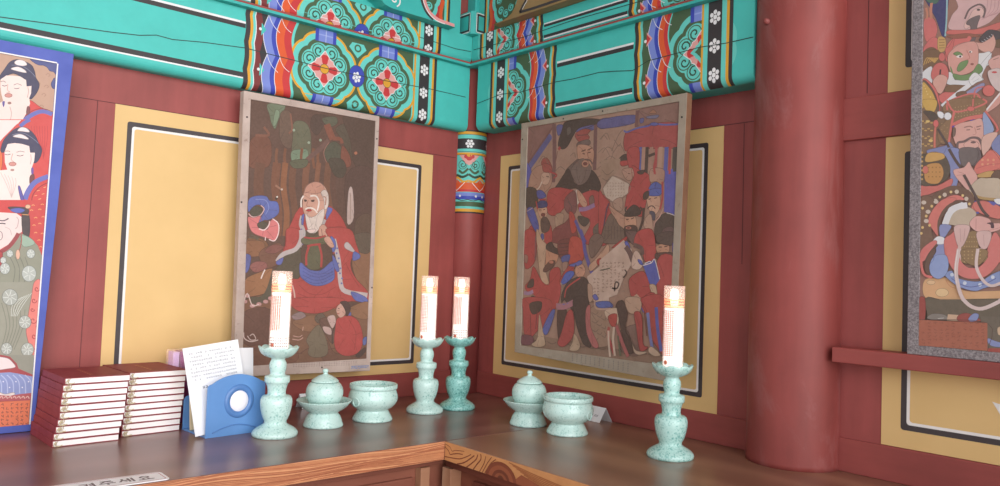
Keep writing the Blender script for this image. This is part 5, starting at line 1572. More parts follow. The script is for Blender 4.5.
P 182 152 112 1312 7634 1310 7628 1304 7626 1297 7630 1295 7637 1297 7643 1304 7645 1310 7642
P 182 152 112 1313 7571 1311 7564 1304 7562 1298 7566 1296 7573 1298 7580 1304 7582 1310 7578
P 182 152 112 1314 7507 1311 7501 1305 7499 1299 7502 1296 7510 1299 7516 1305 7518 1311 7515
P 182 152 112 1315 7444 1312 7437 1306 7435 1300 7439 1297 7446 1300 7453 1306 7455 1312 7451
P 182 152 112 1365 7637 1362 7630 1356 7628 1350 7632 1347 7639 1350 7646 1356 7648 1362 7644
P 182 152 112 1365 7573 1363 7567 1357 7565 1351 7569 1348 7576 1350 7582 1357 7584 1363 7581
P 182 152 112 1366 7510 1364 7503 1358 7501 1351 7505 1349 7512 1351 7519 1357 7521 1364 7517
P 182 152 112 1367 7447 1364 7440 1358 7438 1352 7442 1349 7449 1352 7455 1358 7458 1364 7454
P 182 152 112 1417 7639 1414 7633 1408 7631 1402 7634 1399 7642 1402 7648 1408 7650 1414 7646
P 182 152 112 1418 7576 1415 7569 1409 7567 1403 7571 1400 7578 1403 7585 1409 7587 1415 7583
P 182 152 112 1418 7513 1416 7506 1410 7504 1403 7508 1401 7515 1403 7522 1409 7524 1416 7520
P 182 152 112 1419 7450 1416 7443 1410 7441 1404 7445 1402 7452 1404 7458 1410 7460 1416 7457
P 182 152 112 1469 7642 1466 7635 1460 7633 1454 7637 1451 7644 1454 7651 1460 7653 1466 7649
P 182 152 112 1469 7579 1467 7572 1461 7570 1455 7574 1452 7581 1455 7587 1461 7589 1467 7586
P 182 152 112 1470 7515 1468 7509 1461 7507 1455 7511 1453 7518 1455 7524 1461 7526 1467 7523
P 182 152 112 1471 7452 1468 7446 1462 7444 1456 7448 1453 7455 1456 7461 1462 7463 1468 7460
P 182 152 112 1520 7644 1518 7638 1512 7636 1506 7639 1503 7646 1505 7653 1511 7655 1518 7651
P 182 152 112 1521 7581 1518 7575 1512 7573 1506 7576 1504 7583 1506 7590 1512 7592 1518 7588
P 182 152 112 1522 7518 1519 7512 1513 7510 1507 7513 1504 7521 1507 7527 1513 7529 1519 7525
P 182 152 112 1522 7455 1520 7449 1514 7447 1508 7450 1505 7458 1507 7464 1514 7466 1520 7462
P 182 152 112 1571 7646 1569 7640 1563 7638 1557 7642 1554 7649 1557 7655 1563 7657 1569 7654
P 182 152 112 1572 7584 1570 7577 1564 7575 1558 7579 1555 7586 1557 7593 1563 7595 1570 7591
P 182 152 112 1573 7521 1570 7514 1564 7512 1558 7516 1556 7523 1558 7530 1564 7532 1570 7528
P 182 152 112 1573 7458 1571 7452 1565 7450 1559 7453 1556 7460 1559 7467 1565 7469 1571 7465
P 182 152 112 1622 7649 1620 7642 1614 7640 1608 7644 1605 7651 1608 7658 1614 7660 1620 7656
P 182 152 112 1623 7586 1621 7580 1615 7578 1609 7581 1606 7589 1609 7595 1615 7597 1621 7593
P 182 152 112 1624 7524 1621 7517 1615 7515 1609 7519 1607 7526 1609 7532 1615 7534 1621 7531
P 182 152 112 1624 7461 1622 7455 1616 7453 1610 7456 1607 7463 1610 7470 1616 7472 1622 7468
P 182 152 112 1673 7651 1671 7645 1665 7643 1659 7646 1656 7654 1659 7660 1665 7662 1671 7658
P 182 152 112 1674 7589 1671 7582 1666 7580 1660 7584 1657 7591 1659 7598 1665 7600 1671 7596
P 182 152 112 1675 7526 1672 7520 1666 7518 1660 7521 1658 7529 1660 7535 1666 7537 1672 7533
P 182 152 112 1675 7464 1673 7457 1667 7455 1661 7459 1658 7466 1661 7473 1667 7475 1673 7471
P 172 142 104 1019 7344 1016 7337 1010 7335 1003 7339 1000 7346 1003 7353 1009 7355 1016 7351
P 172 142 104 1068 7298 1066 7291 1060 7289 1053 7293 1051 7300 1053 7307 1059 7309 1066 7305
P 172 142 104 1118 7253 1116 7246 1109 7244 1103 7247 1100 7255 1103 7261 1109 7264 1115 7260
P 172 142 104 1020 7225 1017 7218 1011 7216 1005 7220 1002 7227 1005 7234 1011 7236 1017 7232
P 172 142 104 1070 7180 1067 7173 1061 7171 1055 7174 1052 7182 1055 7188 1061 7190 1067 7187
P 172 142 104 1120 7134 1117 7128 1111 7126 1104 7129 1102 7136 1104 7143 1111 7145 1117 7142
P 172 142 104 1021 7106 1019 7099 1013 7097 1006 7101 1003 7108 1006 7115 1012 7117 1019 7113
P 172 142 104 1071 7061 1069 7054 1063 7052 1056 7056 1053 7063 1056 7070 1062 7072 1069 7068
P 172 142 104 1121 7016 1119 7010 1112 7007 1106 7011 1103 7018 1106 7025 1112 7027 1118 7024
P 172 142 104 1023 6987 1020 6981 1014 6978 1008 6982 1005 6989 1007 6996 1014 6998 1020 6995
S 214 116 110 33 1094 7803 1230 7558 1534 7570 1787 7654 1723 7735
S 214 116 110 42 1230 7550 1178 7250 1138 6911
S 214 116 110 28 1564 7759 1555 7579
P 214 116 110 1587 7562 1569 7531 1524 7523 1478 7543 1459 7580 1477 7612 1523 7620 1568 7599
S 216 118 112 75 1206 7291 1450 7382 1737 7403
S 90 70 185 28 1515 7336 1590 7345
S 90 70 185 29 1200 7253 1244 7272
P 232 232 236 927 7591 1007 7580 1053 7500 1008 7444 940 7502
P 232 232 236 1182 7471 1163 7421 1116 7405 1069 7433 1048 7488 1067 7538 1115 7554 1162 7526
S 180 180 190 10 1030 7491 1063 7523 1042 7464
P 214 110 108 951 7352 937 7301 902 7283 866 7310 850 7364 864 7416 900 7433 935 7407
S 206 118 104 39 892 7285 881 7087 884 6875
P 150 168 206 1727 7328 1763 7471 1926 7114 1741 7028
S 214 116 110 34 1771 7494 1988 7106 1741 7011
P 222 172 162 1212 7217 1321 7306 1536 7333 1716 7341 1747 6992 1716 6757 1543 6714 1348 6788 1237 6987
S 150 115 110 21 1409 7218 1505 7231 1559 7200
S 150 115 110 21 1623 7202 1707 7216
S 90 70 70 14 1452 7164 1517 7162
S 90 70 70 14 1634 7153 1691 7160
S 200 145 138 14 1591 7201 1620 7078 1565 7060
S 112 96 96 47 1293 6835 1307 6931 1412 6944 1540 7002 1663 6972 1721 6851 1737 6731
P 224 176 166 1673 6852 1635 6798 1542 6783 1448 6817 1408 6879 1447 6933 1541 6947 1634 6913
P 110 90 92 1620 6905 1606 6891 1573 6888 1540 6898 1526 6915 1540 6929 1573 6932 1606 6922
P 104 94 96 1331 6782 1413 6823 1542 6774 1680 6789 1690 6473 1286 6507
P 120 100 90 1216 7234 1260 7216 1253 7083 1209 7070
P 128 138 184 734 6803 902 6866 1082 6897 1160 6958 1283 6726 1312 6505 1020 6529
P 222 182 170 1730 6994 1982 7055 1882 6811 1745 6635
P 128 138 184 1878 6812 2040 7018 2043 6608
P 216 124 114 1735 6588 1878 6741 2044 6561 2046 6350 1716 6376
P 206 165 98 709 6730 876 6794 1051 6699 1065 6525 700 6556
S 84 72 70 43 938 7249 1131 6888 1274 6557
P 132 142 188 858 6778 1040 6736 1127 6851 1348 6780 1352 6465 1291 6077 1181 6059 1155 6432
P 206 114 108 624 6123 935 6104 1201 6233 1185 6083 936 5993 639 5910
P 88 80 68 640 6699 743 6764 1022 6738 1135 6581 1173 6382 1095 6204 867 6120 635 6173
P 200 148 88 724 6516 974 6550 1056 6342 957 6152 728 6211
P 208 165 98 722 6604 766 6775 1017 6751 1074 6660 951 6609
P 160 118 66 795 6485 792 6475 782 6472 772 6477 768 6488 772 6498 781 6501 791 6496
P 160 118 66 864 6480 860 6470 851 6466 841 6471 837 6482 841 6492 850 6496 860 6491
P 160 118 66 932 6474 929 6464 919 6461 909 6466 905 6477 909 6487 919 6490 928 6485
P 160 118 66 1000 6469 996 6459 987 6455 977 6460 973 6471 977 6481 986 6485 996 6480
P 160 118 66 797 6391 793 6381 783 6377 773 6382 769 6393 773 6403 783 6407 792 6402
P 160 118 66 865 6386 861 6375 852 6372 842 6377 838 6388 842 6398 851 6402 861 6396
P 160 118 66 934 6380 930 6370 920 6367 910 6372 906 6382 910 6393 920 6396 929 6391
P 160 118 66 1001 6375 998 6365 988 6361 978 6367 974 6377 978 6387 988 6391 997 6386
P 160 118 66 798 6296 794 6286 784 6282 775 6287 770 6298 774 6308 784 6312 794 6307
P 160 118 66 867 6291 863 6281 853 6277 843 6282 839 6293 843 6304 853 6307 862 6302
P 160 118 66 935 6286 931 6276 921 6273 912 6278 908 6288 911 6299 921 6302 931 6297
P 160 118 66 1003 6282 999 6271 989 6268 980 6273 975 6284 979 6294 989 6297 998 6292
P 206 118 104 775 6437 760 6382 721 6362 681 6388 664 6446 680 6501 719 6522 758 6495
P 196 160 100 673 6796 667 6782 650 6778 634 6785 627 6800 633 6814 650 6818 666 6811
P 196 160 100 675 6705 668 6692 652 6688 635 6695 628 6710 635 6723 651 6728 668 6720
P 196 160 100 676 6615 669 6602 653 6597 636 6604 629 6619 636 6633 652 6637 669 6630
P 196 160 100 677 6525 670 6511 654 6507 638 6514 631 6529 637 6542 654 6547 670 6540
P 196 160 100 678 6435 672 6421 655 6417 639 6424 632 6438 638 6452 655 6457 671 6449
P 196 160 100 680 6345 673 6331 657 6326 640 6333 633 6348 640 6362 656 6366 673 6359
P 196 160 100 681 6255 674 6241 658 6236 641 6243 634 6258 641 6271 657 6276 674 6269
P 110 102 102 1337 6806 1638 6776 1634 6537 1514 6447 1378 6482
S 84 72 70 51 1146 6825 1263 6594 1374 6415
P 216 122 112 1610 6444 1755 6622 1883 6728 2044 6502 2045 6380 1637 6287
P 228 160 130 1756 6551 1750 6534 1735 6529 1720 6537 1714 6554 1720 6571 1735 6576 1750 6568
P 228 160 130 1849 6542 1843 6526 1829 6521 1814 6529 1808 6546 1814 6562 1828 6568 1843 6560
P 228 160 130 1942 6534 1936 6518 1922 6513 1907 6521 1901 6538 1907 6554 1921 6560 1936 6552
P 228 160 130 1757 6468 1751 6451 1736 6445 1721 6454 1715 6471 1721 6487 1735 6493 1750 6485
P 228 160 130 1850 6460 1844 6443 1830 6438 1815 6446 1809 6463 1815 6479 1829 6485 1844 6477
P 228 160 130 1943 6452 1937 6436 1923 6430 1908 6438 1902 6455 1908 6472 1922 6477 1937 6469
S 190 100 98 12 1631 6394 1840 6449 2045 6455
P 196 158 100 1654 6273 1841 6331 1965 6298 1925 6218 1675 6219
P 104 82 70 1884 6210 1964 6333 2046 6315 2047 6151
P 222 172 164 1239 6401 1417 6435 1502 6537 1557 6424 1643 6274 1638 6151 1508 5984 1360 6145 1262 6283
S 190 135 130 9 1310 6359 1419 6315
S 190 135 130 9 1289 6288 1419 6291
P 196 180 160 1508 5972 1659 6187 1801 6196 2048 6147 2051 5778 1721 5813
S 180 150 100 50 1509 5936 1721 5823 1970 5782
S 110 86 72 149 678 5631 870 5823 1060 5961 1248 6016 1455 5927 1536 5779 1523 5589
P 212 122 114 862 5589 1029 5799 1205 5897 1363 5884 1429 5796 1251 5788 1076 5581
P 228 200 140 703 5675 695 5656 677 5648 659 5657 652 5677 659 5696 677 5703 695 5694
P 228 200 140 863 5700 856 5681 838 5674 820 5683 813 5702 820 5721 837 5729 855 5720
P 228 200 140 1019 5878 1012 5859 994 5852 977 5861 969 5880 976 5899 994 5906 1011 5897
P 228 200 140 1218 5965 1211 5946 1194 5939 1177 5948 1169 5967 1176 5986 1193 5993 1210 5984
P 228 200 140 1426 5886 1419 5867 1402 5860 1385 5869 1378 5888 1385 5906 1402 5913 1418 5905
P 228 200 140 1545 5714 1539 5696 1522 5689 1505 5698 1498 5716 1505 5735 1522 5742 1538 5733
P 205 190 175 955 5802 944 5773 917 5762 889 5776 877 5806 888 5835 916 5846 943 5832
P 205 190 175 1121 5916 1110 5888 1084 5877 1057 5890 1045 5920 1056 5949 1083 5960 1110 5946
P 205 190 175 1334 5963 1323 5934 1297 5924 1271 5937 1259 5967 1270 5996 1296 6006 1323 5993
P 205 190 175 1504 5817 1493 5789 1468 5778 1442 5791 1431 5820 1441 5849 1467 5859 1493 5846
S 90 70 62 23 1087 5605 1251 5769 1425 5780
P 226 226 230 1143 5579 1262 5749 1425 5741 1496 5566
P 92 98 172 1617 5775 1847 5753 2052 5708 2052 5662 1681 5701
P 230 230 232 1939 5784 2051 5790 2052 5685 1970 5712
P 210 122 114 1592 5729 1809 5762 1910 5550 1587 5562
S 84 72 70 50 1419 6291 1550 6018 1680 5749 1776 5555
P 118 92 76 617 5836 893 5822 855 5232 881 5010 631 4788
P 212 122 114 784 5418 895 5674 1073 5838 1294 5827 1058 5618 971 5376 975 5102 860 5251
S 104 82 70 61 1004 5106 993 5400 1142 5676 1371 5780
P 212 122 114 1596 5740 1805 5754 2052 5626 2054 5417 1829 5471 1619 5597
P 92 98 172 1598 5550 1682 5559 1683 5523 1619 5525
P 92 98 172 1847 5752 1970 5723 1930 5667
P 226 192 130 874 5700 867 5681 850 5673 832 5682 824 5702 831 5721 849 5728 867 5719
P 226 192 130 774 5505 767 5486 749 5479 731 5488 723 5507 731 5526 748 5534 766 5525
P 226 192 130 838 5318 831 5299 814 5292 796 5300 788 5319 795 5338 813 5346 831 5338
P 226 192 130 708 5279 701 5260 683 5252 665 5261 657 5280 664 5299 682 5307 700 5299
P 226 192 130 703 5670 695 5650 678 5643 659 5652 652 5672 659 5691 677 5698 695 5689
P 226 192 130 686 5160 679 5141 661 5133 643 5142 635 5161 643 5180 661 5188 679 5180
P 205 190 178 828 5590 815 5563 783 5552 750 5565 736 5594 749 5621 781 5632 814 5619
P 205 190 178 796 5406 783 5378 751 5367 718 5380 704 5408 717 5436 750 5447 782 5434
P 205 190 178 745 5780 732 5752 699 5742 666 5755 652 5784 666 5811 698 5822 731 5808
P 205 190 178 973 5781 960 5754 928 5744 896 5757 882 5786 895 5813 927 5823 959 5810
P 196 180 160 1134 5372 1275 5586 1490 5662 1645 5529 1562 5361 1516 5278 1256 5308
S 228 228 232 117 1097 5329 1170 5541 1296 5658 1486 5693
S 84 72 70 49 1659 5785 1745 5592 1850 5459
P 222 172 166 1526 5333 1645 5477 1854 5423 1912 5339 2055 5324 2056 5220 1853 5156 1644 5188
P 80 60 70 1820 5335 1923 5346 1944 5245 1893 5246 1882 5305
S 190 135 132 10 1641 5430 1639 5216
S 190 135 132 8 1832 5189 2056 5250
P 140 150 196 1008 5322 1208 5302 1152 5172 1083 5069 1011 5101
P 140 150 196 939 4923 1088 4954 1159 4595 852 4592 940 4789
P 230 230 234 881 5005 970 5097 1087 5061 1088 4954 968 4940
P 212 122 118 1083 5008 1197 5128 1280 5180 1331 4885 1334 4597 1144 4595
P 212 122 118 666 4825 881 5010 954 4955 772 4653 634 4589
S 100 78 68 47 961 4935 816 4739 750 4591
P 212 122 118 1806 4603 1935 5145 2058 4999 2062 4606
P 144 118 84 1373 4598 1412 5005 1542 5182 1670 5149 1700 4837 1793 4884 1817 4603
P 180 152 108 1454 5076 1451 5068 1443 5064 1436 5068 1432 5077 1435 5085 1443 5088 1451 5085
P 180 152 108 1497 5076 1494 5067 1486 5064 1479 5068 1475 5076 1478 5084 1486 5088 1494 5084
P 180 152 108 1539 5075 1536 5067 1529 5063 1521 5067 1518 5076 1521 5084 1529 5087 1536 5084
P 180 152 108 1582 5075 1579 5066 1571 5063 1564 5067 1561 5075 1564 5083 1571 5087 1579 5083
P 180 152 108 1624 5074 1621 5066 1614 5062 1606 5066 1603 5074 1606 5083 1613 5086 1621 5083
P 180 152 108 1666 5074 1663 5065 1656 5062 1648 5066 1645 5074 1648 5082 1656 5086 1663 5082
P 180 152 108 1455 4985 1452 4977 1444 4974 1437 4977 1433 4986 1437 4994 1444 4998 1452 4994
P 180 152 108 1498 4985 1495 4977 1487 4973 1480 4977 1476 4985 1479 4994 1487 4997 1495 4994
P 180 152 108 1540 4985 1537 4976 1530 4973 1522 4977 1519 4985 1522 4993 1530 4997 1537 4993
P 180 152 108 1583 4984 1580 4976 1572 4973 1565 4976 1562 4985 1565 4993 1572 4996 1580 4993
P 180 152 108 1625 4984 1622 4976 1615 4972 1607 4976 1604 4984 1607 4993 1614 4996 1622 4993
P 180 152 108 1667 4984 1664 4975 1657 4972 1649 4976 1646 4984 1649 4992 1657 4996 1664 4992
P 180 152 108 1456 4895 1453 4886 1445 4883 1438 4886 1434 4895 1438 4903 1445 4907 1453 4903
P 180 152 108 1499 4895 1496 4886 1488 4883 1481 4886 1477 4895 1480 4903 1488 4907 1496 4903
P 180 152 108 1541 4894 1538 4886 1531 4883 1523 4886 1520 4894 1523 4903 1531 4906 1538 4903
P 180 152 108 1584 4894 1581 4886 1573 4882 1566 4886 1563 4894 1566 4903 1573 4906 1581 4903
P 180 152 108 1626 4894 1623 4886 1616 4882 1608 4886 1605 4894 1608 4903 1615 4906 1623 4903
P 180 152 108 1668 4894 1665 4886 1658 4882 1650 4886 1647 4894 1650 4902 1657 4906 1665 4902
P 180 152 108 1457 4804 1454 4796 1446 4792 1439 4795 1435 4804 1439 4812 1446 4816 1454 4812
P 180 152 108 1500 4804 1497 4796 1489 4792 1482 4796 1478 4804 1481 4812 1489 4816 1497 4812
P 180 152 108 1542 4804 1539 4796 1532 4792 1524 4796 1521 4804 1524 4812 1532 4816 1539 4812
P 180 152 108 1585 4804 1582 4796 1574 4792 1567 4796 1564 4804 1567 4813 1574 4816 1582 4813
P 180 152 108 1627 4804 1624 4796 1617 4792 1609 4796 1606 4804 1609 4813 1616 4816 1624 4813
P 180 152 108 1669 4804 1666 4796 1659 4792 1651 4796 1648 4804 1651 4813 1658 4816 1666 4813
P 180 152 108 1458 4713 1455 4705 1447 4701 1440 4705 1437 4713 1440 4722 1447 4725 1455 4722
P 180 152 108 1501 4714 1498 4705 1490 4702 1483 4705 1479 4713 1482 4722 1490 4725 1497 4722
P 180 152 108 1543 4714 1540 4705 1533 4702 1525 4705 1522 4714 1525 4722 1533 4726 1540 4722
P 180 152 108 1586 4714 1583 4706 1575 4702 1568 4706 1565 4714 1568 4722 1575 4726 1582 4722
P 180 152 108 1628 4714 1625 4706 1617 4702 1610 4706 1607 4714 1610 4723 1617 4726 1625 4723
P 180 152 108 1670 4715 1667 4706 1660 4703 1652 4706 1649 4714 1652 4723 1659 4726 1667 4723
P 216 182 178 1274 5301 1526 5295 1501 5100 1417 4904 1337 4895 1276 5103
P 216 182 178 1661 5168 1898 5160 1845 4884 1756 4844 1684 4951
S 190 150 148 9 1366 5246 1380 4981
S 190 150 148 10 1452 5244 1433 5005
S 190 150 148 8 1770 5119 1783 4908
S 216 186 182 59 1361 4909 1356 4598
S 216 186 182 54 1714 4861 1682 4601
P 218 172 128 731 4232 1114 4287 1314 4124 1487 4036 1863 4051 2838 4112 2839 3939 1658 3854 1230 3833 755 3859
P 228 196 150 1167 3991 1134 3932 1052 3904 970 3925 935 3982 969 4042 1050 4069 1132 4048
P 228 192 150 923 4184 901 4152 847 4137 792 4149 769 4179 791 4211 846 4226 900 4214
S 200 140 100 12 1115 4243 1183 4125 1292 4081
P 98 92 78 750 3864 1009 3851 1230 3828 1573 3883 2839 3922 2842 3586 747 3446
P 144 118 84 1392 4825 1835 4825 1755 4590 1630 4518 1459 4611
P 180 152 108 1459 4797 1456 4786 1446 4782 1437 4786 1433 4797 1437 4807 1446 4811 1455 4807
P 180 152 108 1528 4797 1524 4787 1515 4782 1506 4787 1502 4797 1506 4807 1515 4811 1524 4807
P 180 152 108 1595 4797 1592 4787 1583 4783 1574 4787 1570 4797 1574 4807 1583 4811 1592 4807
P 180 152 108 1663 4797 1659 4787 1650 4783 1641 4787 1638 4797 1641 4807 1650 4811 1659 4807
P 180 152 108 1730 4797 1726 4787 1717 4783 1708 4787 1705 4797 1708 4807 1717 4811 1726 4807
P 180 152 108 1460 4730 1456 4720 1447 4715 1438 4720 1434 4730 1438 4740 1447 4744 1456 4740
P 180 152 108 1528 4730 1525 4720 1516 4716 1507 4720 1503 4730 1506 4740 1515 4744 1524 4740
P 180 152 108 1596 4730 1592 4720 1584 4716 1575 4720 1571 4730 1574 4740 1583 4745 1592 4740
P 180 152 108 1663 4731 1660 4721 1651 4717 1642 4721 1638 4731 1642 4741 1651 4745 1660 4741
P 180 152 108 1730 4731 1727 4721 1718 4717 1709 4721 1705 4731 1709 4741 1718 4745 1727 4741
P 180 152 108 1461 4663 1457 4653 1448 4649 1439 4653 1435 4663 1439 4673 1448 4677 1457 4673
P 180 152 108 1529 4664 1525 4653 1516 4649 1507 4653 1503 4663 1507 4673 1516 4678 1525 4674
P 180 152 108 1597 4664 1593 4654 1584 4650 1575 4654 1571 4664 1575 4674 1584 4678 1593 4674
P 180 152 108 1664 4665 1661 4655 1652 4650 1643 4654 1639 4664 1643 4675 1651 4679 1660 4675
P 180 152 108 1731 4665 1728 4655 1719 4651 1710 4655 1706 4665 1710 4675 1718 4679 1727 4675
P 180 152 108 1461 4596 1458 4586 1449 4582 1440 4586 1436 4596 1439 4606 1448 4610 1458 4606
S 212 124 120 206 1218 4873 1287 4585 1440 4408 1610 4376 1777 4426 1940 4639 1978 4872
P 132 152 200 1103 4340 1227 4420 1316 4292 1527 4232 1742 4238 1983 4403 2457 4554 2459 4260 1846 4120 1660 4043 1444 4081 1270 4171
P 205 214 230 1268 4344 1258 4318 1235 4307 1212 4317 1202 4342 1211 4368 1234 4379 1258 4369
P 205 214 230 1492 4188 1482 4162 1460 4151 1437 4161 1427 4186 1437 4211 1459 4222 1482 4213
P 205 214 230 1753 4163 1744 4138 1722 4127 1700 4137 1690 4161 1699 4186 1721 4197 1743 4188
P 205 214 230 1963 4314 1954 4289 1933 4279 1911 4288 1902 4313 1911 4338 1932 4348 1954 4339
S 80 90 150 12 1225 4271 1378 4167 1571 4115 1821 4194 1984 4292
P 100 78 68 728 4504 861 4837 933 4801 833 4530 895 4281 799 4328
P 142 162 208 824 4505 912 4702 1113 4728 1173 4535 1118 4335 985 4254 863 4329
S 110 130 180 12 907 4727 897 4629 841 4555
S 214 118 114 48 751 4850 679 4676 677 4503 735 4331 879 4281
S 218 198 196 68 1349 4849 1305 4465 1335 4178 1424 3895 1575 3756 1784 3721 2068 3891
S 218 198 196 54 1679 4849 1655 4518 1762 4262 1907 4150 2065 4206
S 235 222 220 14 1332 4825 1288 4464 1317 4177
S 162 72 66 105 690 3885 687 3737 676 3589
p 98 92 78 746 3838 2839 3939 2842 3597 1662 3490 806 3462
S 218 198 196 68 1424 3883 1575 3744 1764 3712 2008 3837 2108 3915
P 152 68 62 633 3845 750 3851 756 3453 638 3438
P 130 126 120 806 3457 889 3560 1112 3554 1173 3457
S 205 200 195 10 991 3474 1102 3493
p 204 172 146 1172 3570 1368 3566 1356 3455 1155 3451
P 152 72 66 1363 3565 1534 3609 1745 3477 1365 3451
P 132 146 194 1531 3510 1619 3610 1707 3596 1670 3484 1561 3460
p 104 98 86 1744 3571 2842 3597 2846 2981 1751 2872
P 206 178 150 2022 3370 2113 3388 2114 3251 2034 3244
P 132 146 194 1868 3161 2035 3107 2468 3056 2056 3012 1890 3043
p 160 70 62 1853 2975 2845 3047 2846 2959 1854 2882
p 168 98 76 646 3426 1853 3448 1858 2924 641 2914
S 80 60 55 9 646 3426 1853 3448 1858 2924
S 136 78 62 8 807 3361 872 3399
S 136 78 62 8 813 3396 846 3356
S 136 78 62 8 916 3386 981 3394
S 136 78 62 8 956 3406 944 3363
S 136 78 62 8 1024 3389 1088 3391
S 136 78 62 8 1065 3414 1088 3373
S 136 78 62 8 1236 3389 1299 3396
S 136 78 62 8 1239 3426 1282 3387
S 136 78 62 8 1444 3411 1506 3422
S 136 78 62 8 1452 3441 1504 3403
S 136 78 62 8 1547 3439 1608 3422
S 136 78 62 8 1607 3452 1563 3408
S 136 78 62 8 1648 3430 1709 3430
S 136 78 62 7 1705 3458 1670 3415
S 136 78 62 8 1749 3445 1808 3435
S 136 78 62 8 1792 3465 1773 3423
S 136 78 62 8 807 3313 873 3304
S 136 78 62 8 813 3330 834 3289
S 136 78 62 8 1131 3345 1195 3338
S 136 78 62 8 1152 3354 1178 3315
S 136 78 62 8 1237 3347 1300 3330
S 136 78 62 8 1275 3363 1293 3323
S 136 78 62 8 1548 3358 1608 3368
S 136 78 62 8 1572 3385 1593 3346
S 136 78 62 8 1749 3392 1809 3374
S 136 78 62 8 1753 3398 1761 3358
S 136 78 62 8 808 3256 874 3239
S 136 78 62 8 819 3264 851 3224
S 136 78 62 8 917 3269 983 3236
S 136 78 62 8 921 3271 951 3231
S 136 78 62 9 1025 3252 1090 3249
S 136 78 62 8 1064 3282 1063 3240
S 136 78 62 8 1132 3258 1195 3284
S 136 78 62 8 1163 3290 1135 3246
S 136 78 62 8 1238 3260 1301 3277
S 136 78 62 8 1272 3298 1261 3256
S 136 78 62 8 1446 3306 1507 3293
S 136 78 62 8 1462 3313 1494 3274
S 136 78 62 8 1548 3287 1609 3299
S 136 78 62 8 1551 3319 1583 3281
S 136 78 62 8 1650 3289 1710 3299
S 136 78 62 8 1695 3330 1680 3288
S 136 78 62 8 1750 3301 1809 3338
S 136 78 62 8 1783 3337 1784 3296
S 136 78 62 8 699 3185 765 3168
S 136 78 62 8 731 3190 719 3146
S 136 78 62 8 809 3169 875 3196
S 136 78 62 8 810 3196 828 3155
S 136 78 62 8 918 3197 983 3207
S 136 78 62 8 969 3209 945 3165
S 136 78 62 8 1026 3191 1090 3208
S 136 78 62 8 1081 3218 1058 3174
S 136 78 62 8 1133 3181 1196 3212
S 136 78 62 8 1147 3223 1195 3185
S 136 78 62 8 1239 3189 1302 3195
S 136 78 62 8 1283 3234 1240 3189
S 136 78 62 8 1343 3228 1405 3238
S 136 78 62 8 1366 3240 1356 3198
S 136 78 62 8 1650 3253 1710 3257
S 136 78 62 8 1659 3264 1708 3227
S 136 78 62 8 1751 3257 1810 3274
S 136 78 62 8 1765 3272 1803 3235
S 136 78 62 8 810 3117 875 3133
S 136 78 62 8 867 3134 821 3088
S 136 78 62 8 919 3116 984 3134
S 136 78 62 8 974 3143 952 3099
S 136 78 62 8 1027 3110 1091 3115
S 136 78 62 8 1042 3149 1028 3106
S 136 78 62 8 1134 3145 1197 3161
S 136 78 62 8 1140 3157 1161 3117
S 136 78 62 8 1239 3157 1302 3139
S 136 78 62 8 1268 3168 1247 3124
S 136 78 62 8 1344 3135 1406 3179
S 136 78 62 8 1384 3177 1384 3136
S 136 78 62 8 1447 3159 1509 3155
S 136 78 62 8 1498 3187 1487 3145
S 136 78 62 8 1550 3161 1610 3184
S 136 78 62 8 1601 3195 1585 3153
S 136 78 62 8 1651 3162 1711 3185
S 136 78 62 8 1708 3204 1654 3159
S 136 78 62 8 1751 3177 1811 3211
S 136 78 62 8 1778 3210 1800 3171
S 136 78 62 8 701 3046 767 3024
S 136 78 62 8 708 3054 720 3013
S 136 78 62 8 811 3044 876 3055
S 136 78 62 8 870 3068 863 3025
S 136 78 62 8 920 3067 985 3052
S 136 78 62 8 975 3077 980 3036
S 136 78 62 8 1028 3071 1092 3076
S 136 78 62 8 1068 3085 1075 3044
S 136 78 62 8 1135 3063 1198 3075
S 136 78 62 8 1187 3096 1178 3053
S 136 78 62 8 1345 3074 1407 3075
S 136 78 62 8 1380 3112 1345 3068
S 136 78 62 8 1448 3101 1509 3104
S 136 78 62 8 1477 3121 1490 3080
S 136 78 62 8 1752 3119 1811 3133
S 136 78 62 8 1795 3148 1786 3106
S 136 78 62 8 702 2971 768 2966
S 136 78 62 8 759 2992 745 2948
S 136 78 62 8 812 2993 878 2974
S 136 78 62 8 835 2999 833 2956
S 136 78 62 8 1241 3008 1304 3016
S 136 78 62 8 1255 3036 1278 2997
S 136 78 62 8 1449 3044 1510 3046
S 136 78 62 8 1498 3058 1476 3015
S 136 78 62 8 1551 3050 1612 3034
S 136 78 62 8 1596 3067 1568 3023
S 136 78 62 8 1652 3059 1712 3071
S 136 78 62 8 1711 3077 1668 3032
S 136 78 62 7 1753 3043 1812 3060
S 136 78 62 8 1778 3083 1776 3042
S 136 78 62 8 703 2917 769 2907
S 136 78 62 8 764 2926 719 2879
S 136 78 62 8 1029 2937 1094 2938
S 136 78 62 8 1084 2956 1070 2912
S 136 78 62 8 1242 2946 1304 2957
S 136 78 62 8 1258 2972 1281 2932
S 136 78 62 8 1346 2944 1408 2947
S 136 78 62 8 1382 2983 1389 2942
S 136 78 62 8 1449 2961 1511 2954
S 136 78 62 8 1507 2995 1458 2949
S 136 78 62 8 1653 3007 1713 3006
S 136 78 62 8 1671 3010 1712 2973
'''
ART['bL'] = '''
p 150 60 60 5088 313 5149 278 5210 243
'''
CAM = dict(f=773.678, C=(-1.71054, -2.07147, 0.4), F=(0.660646, 0.749536, 0.041748), R=(0.748628, -0.661932, 0.037438), U=(-0.055695, -0.006521, 0.998427))
WORLD, SUN, SUNDIR, EXPO = .98, 2.9, (.22, 1, -.12), 0.2
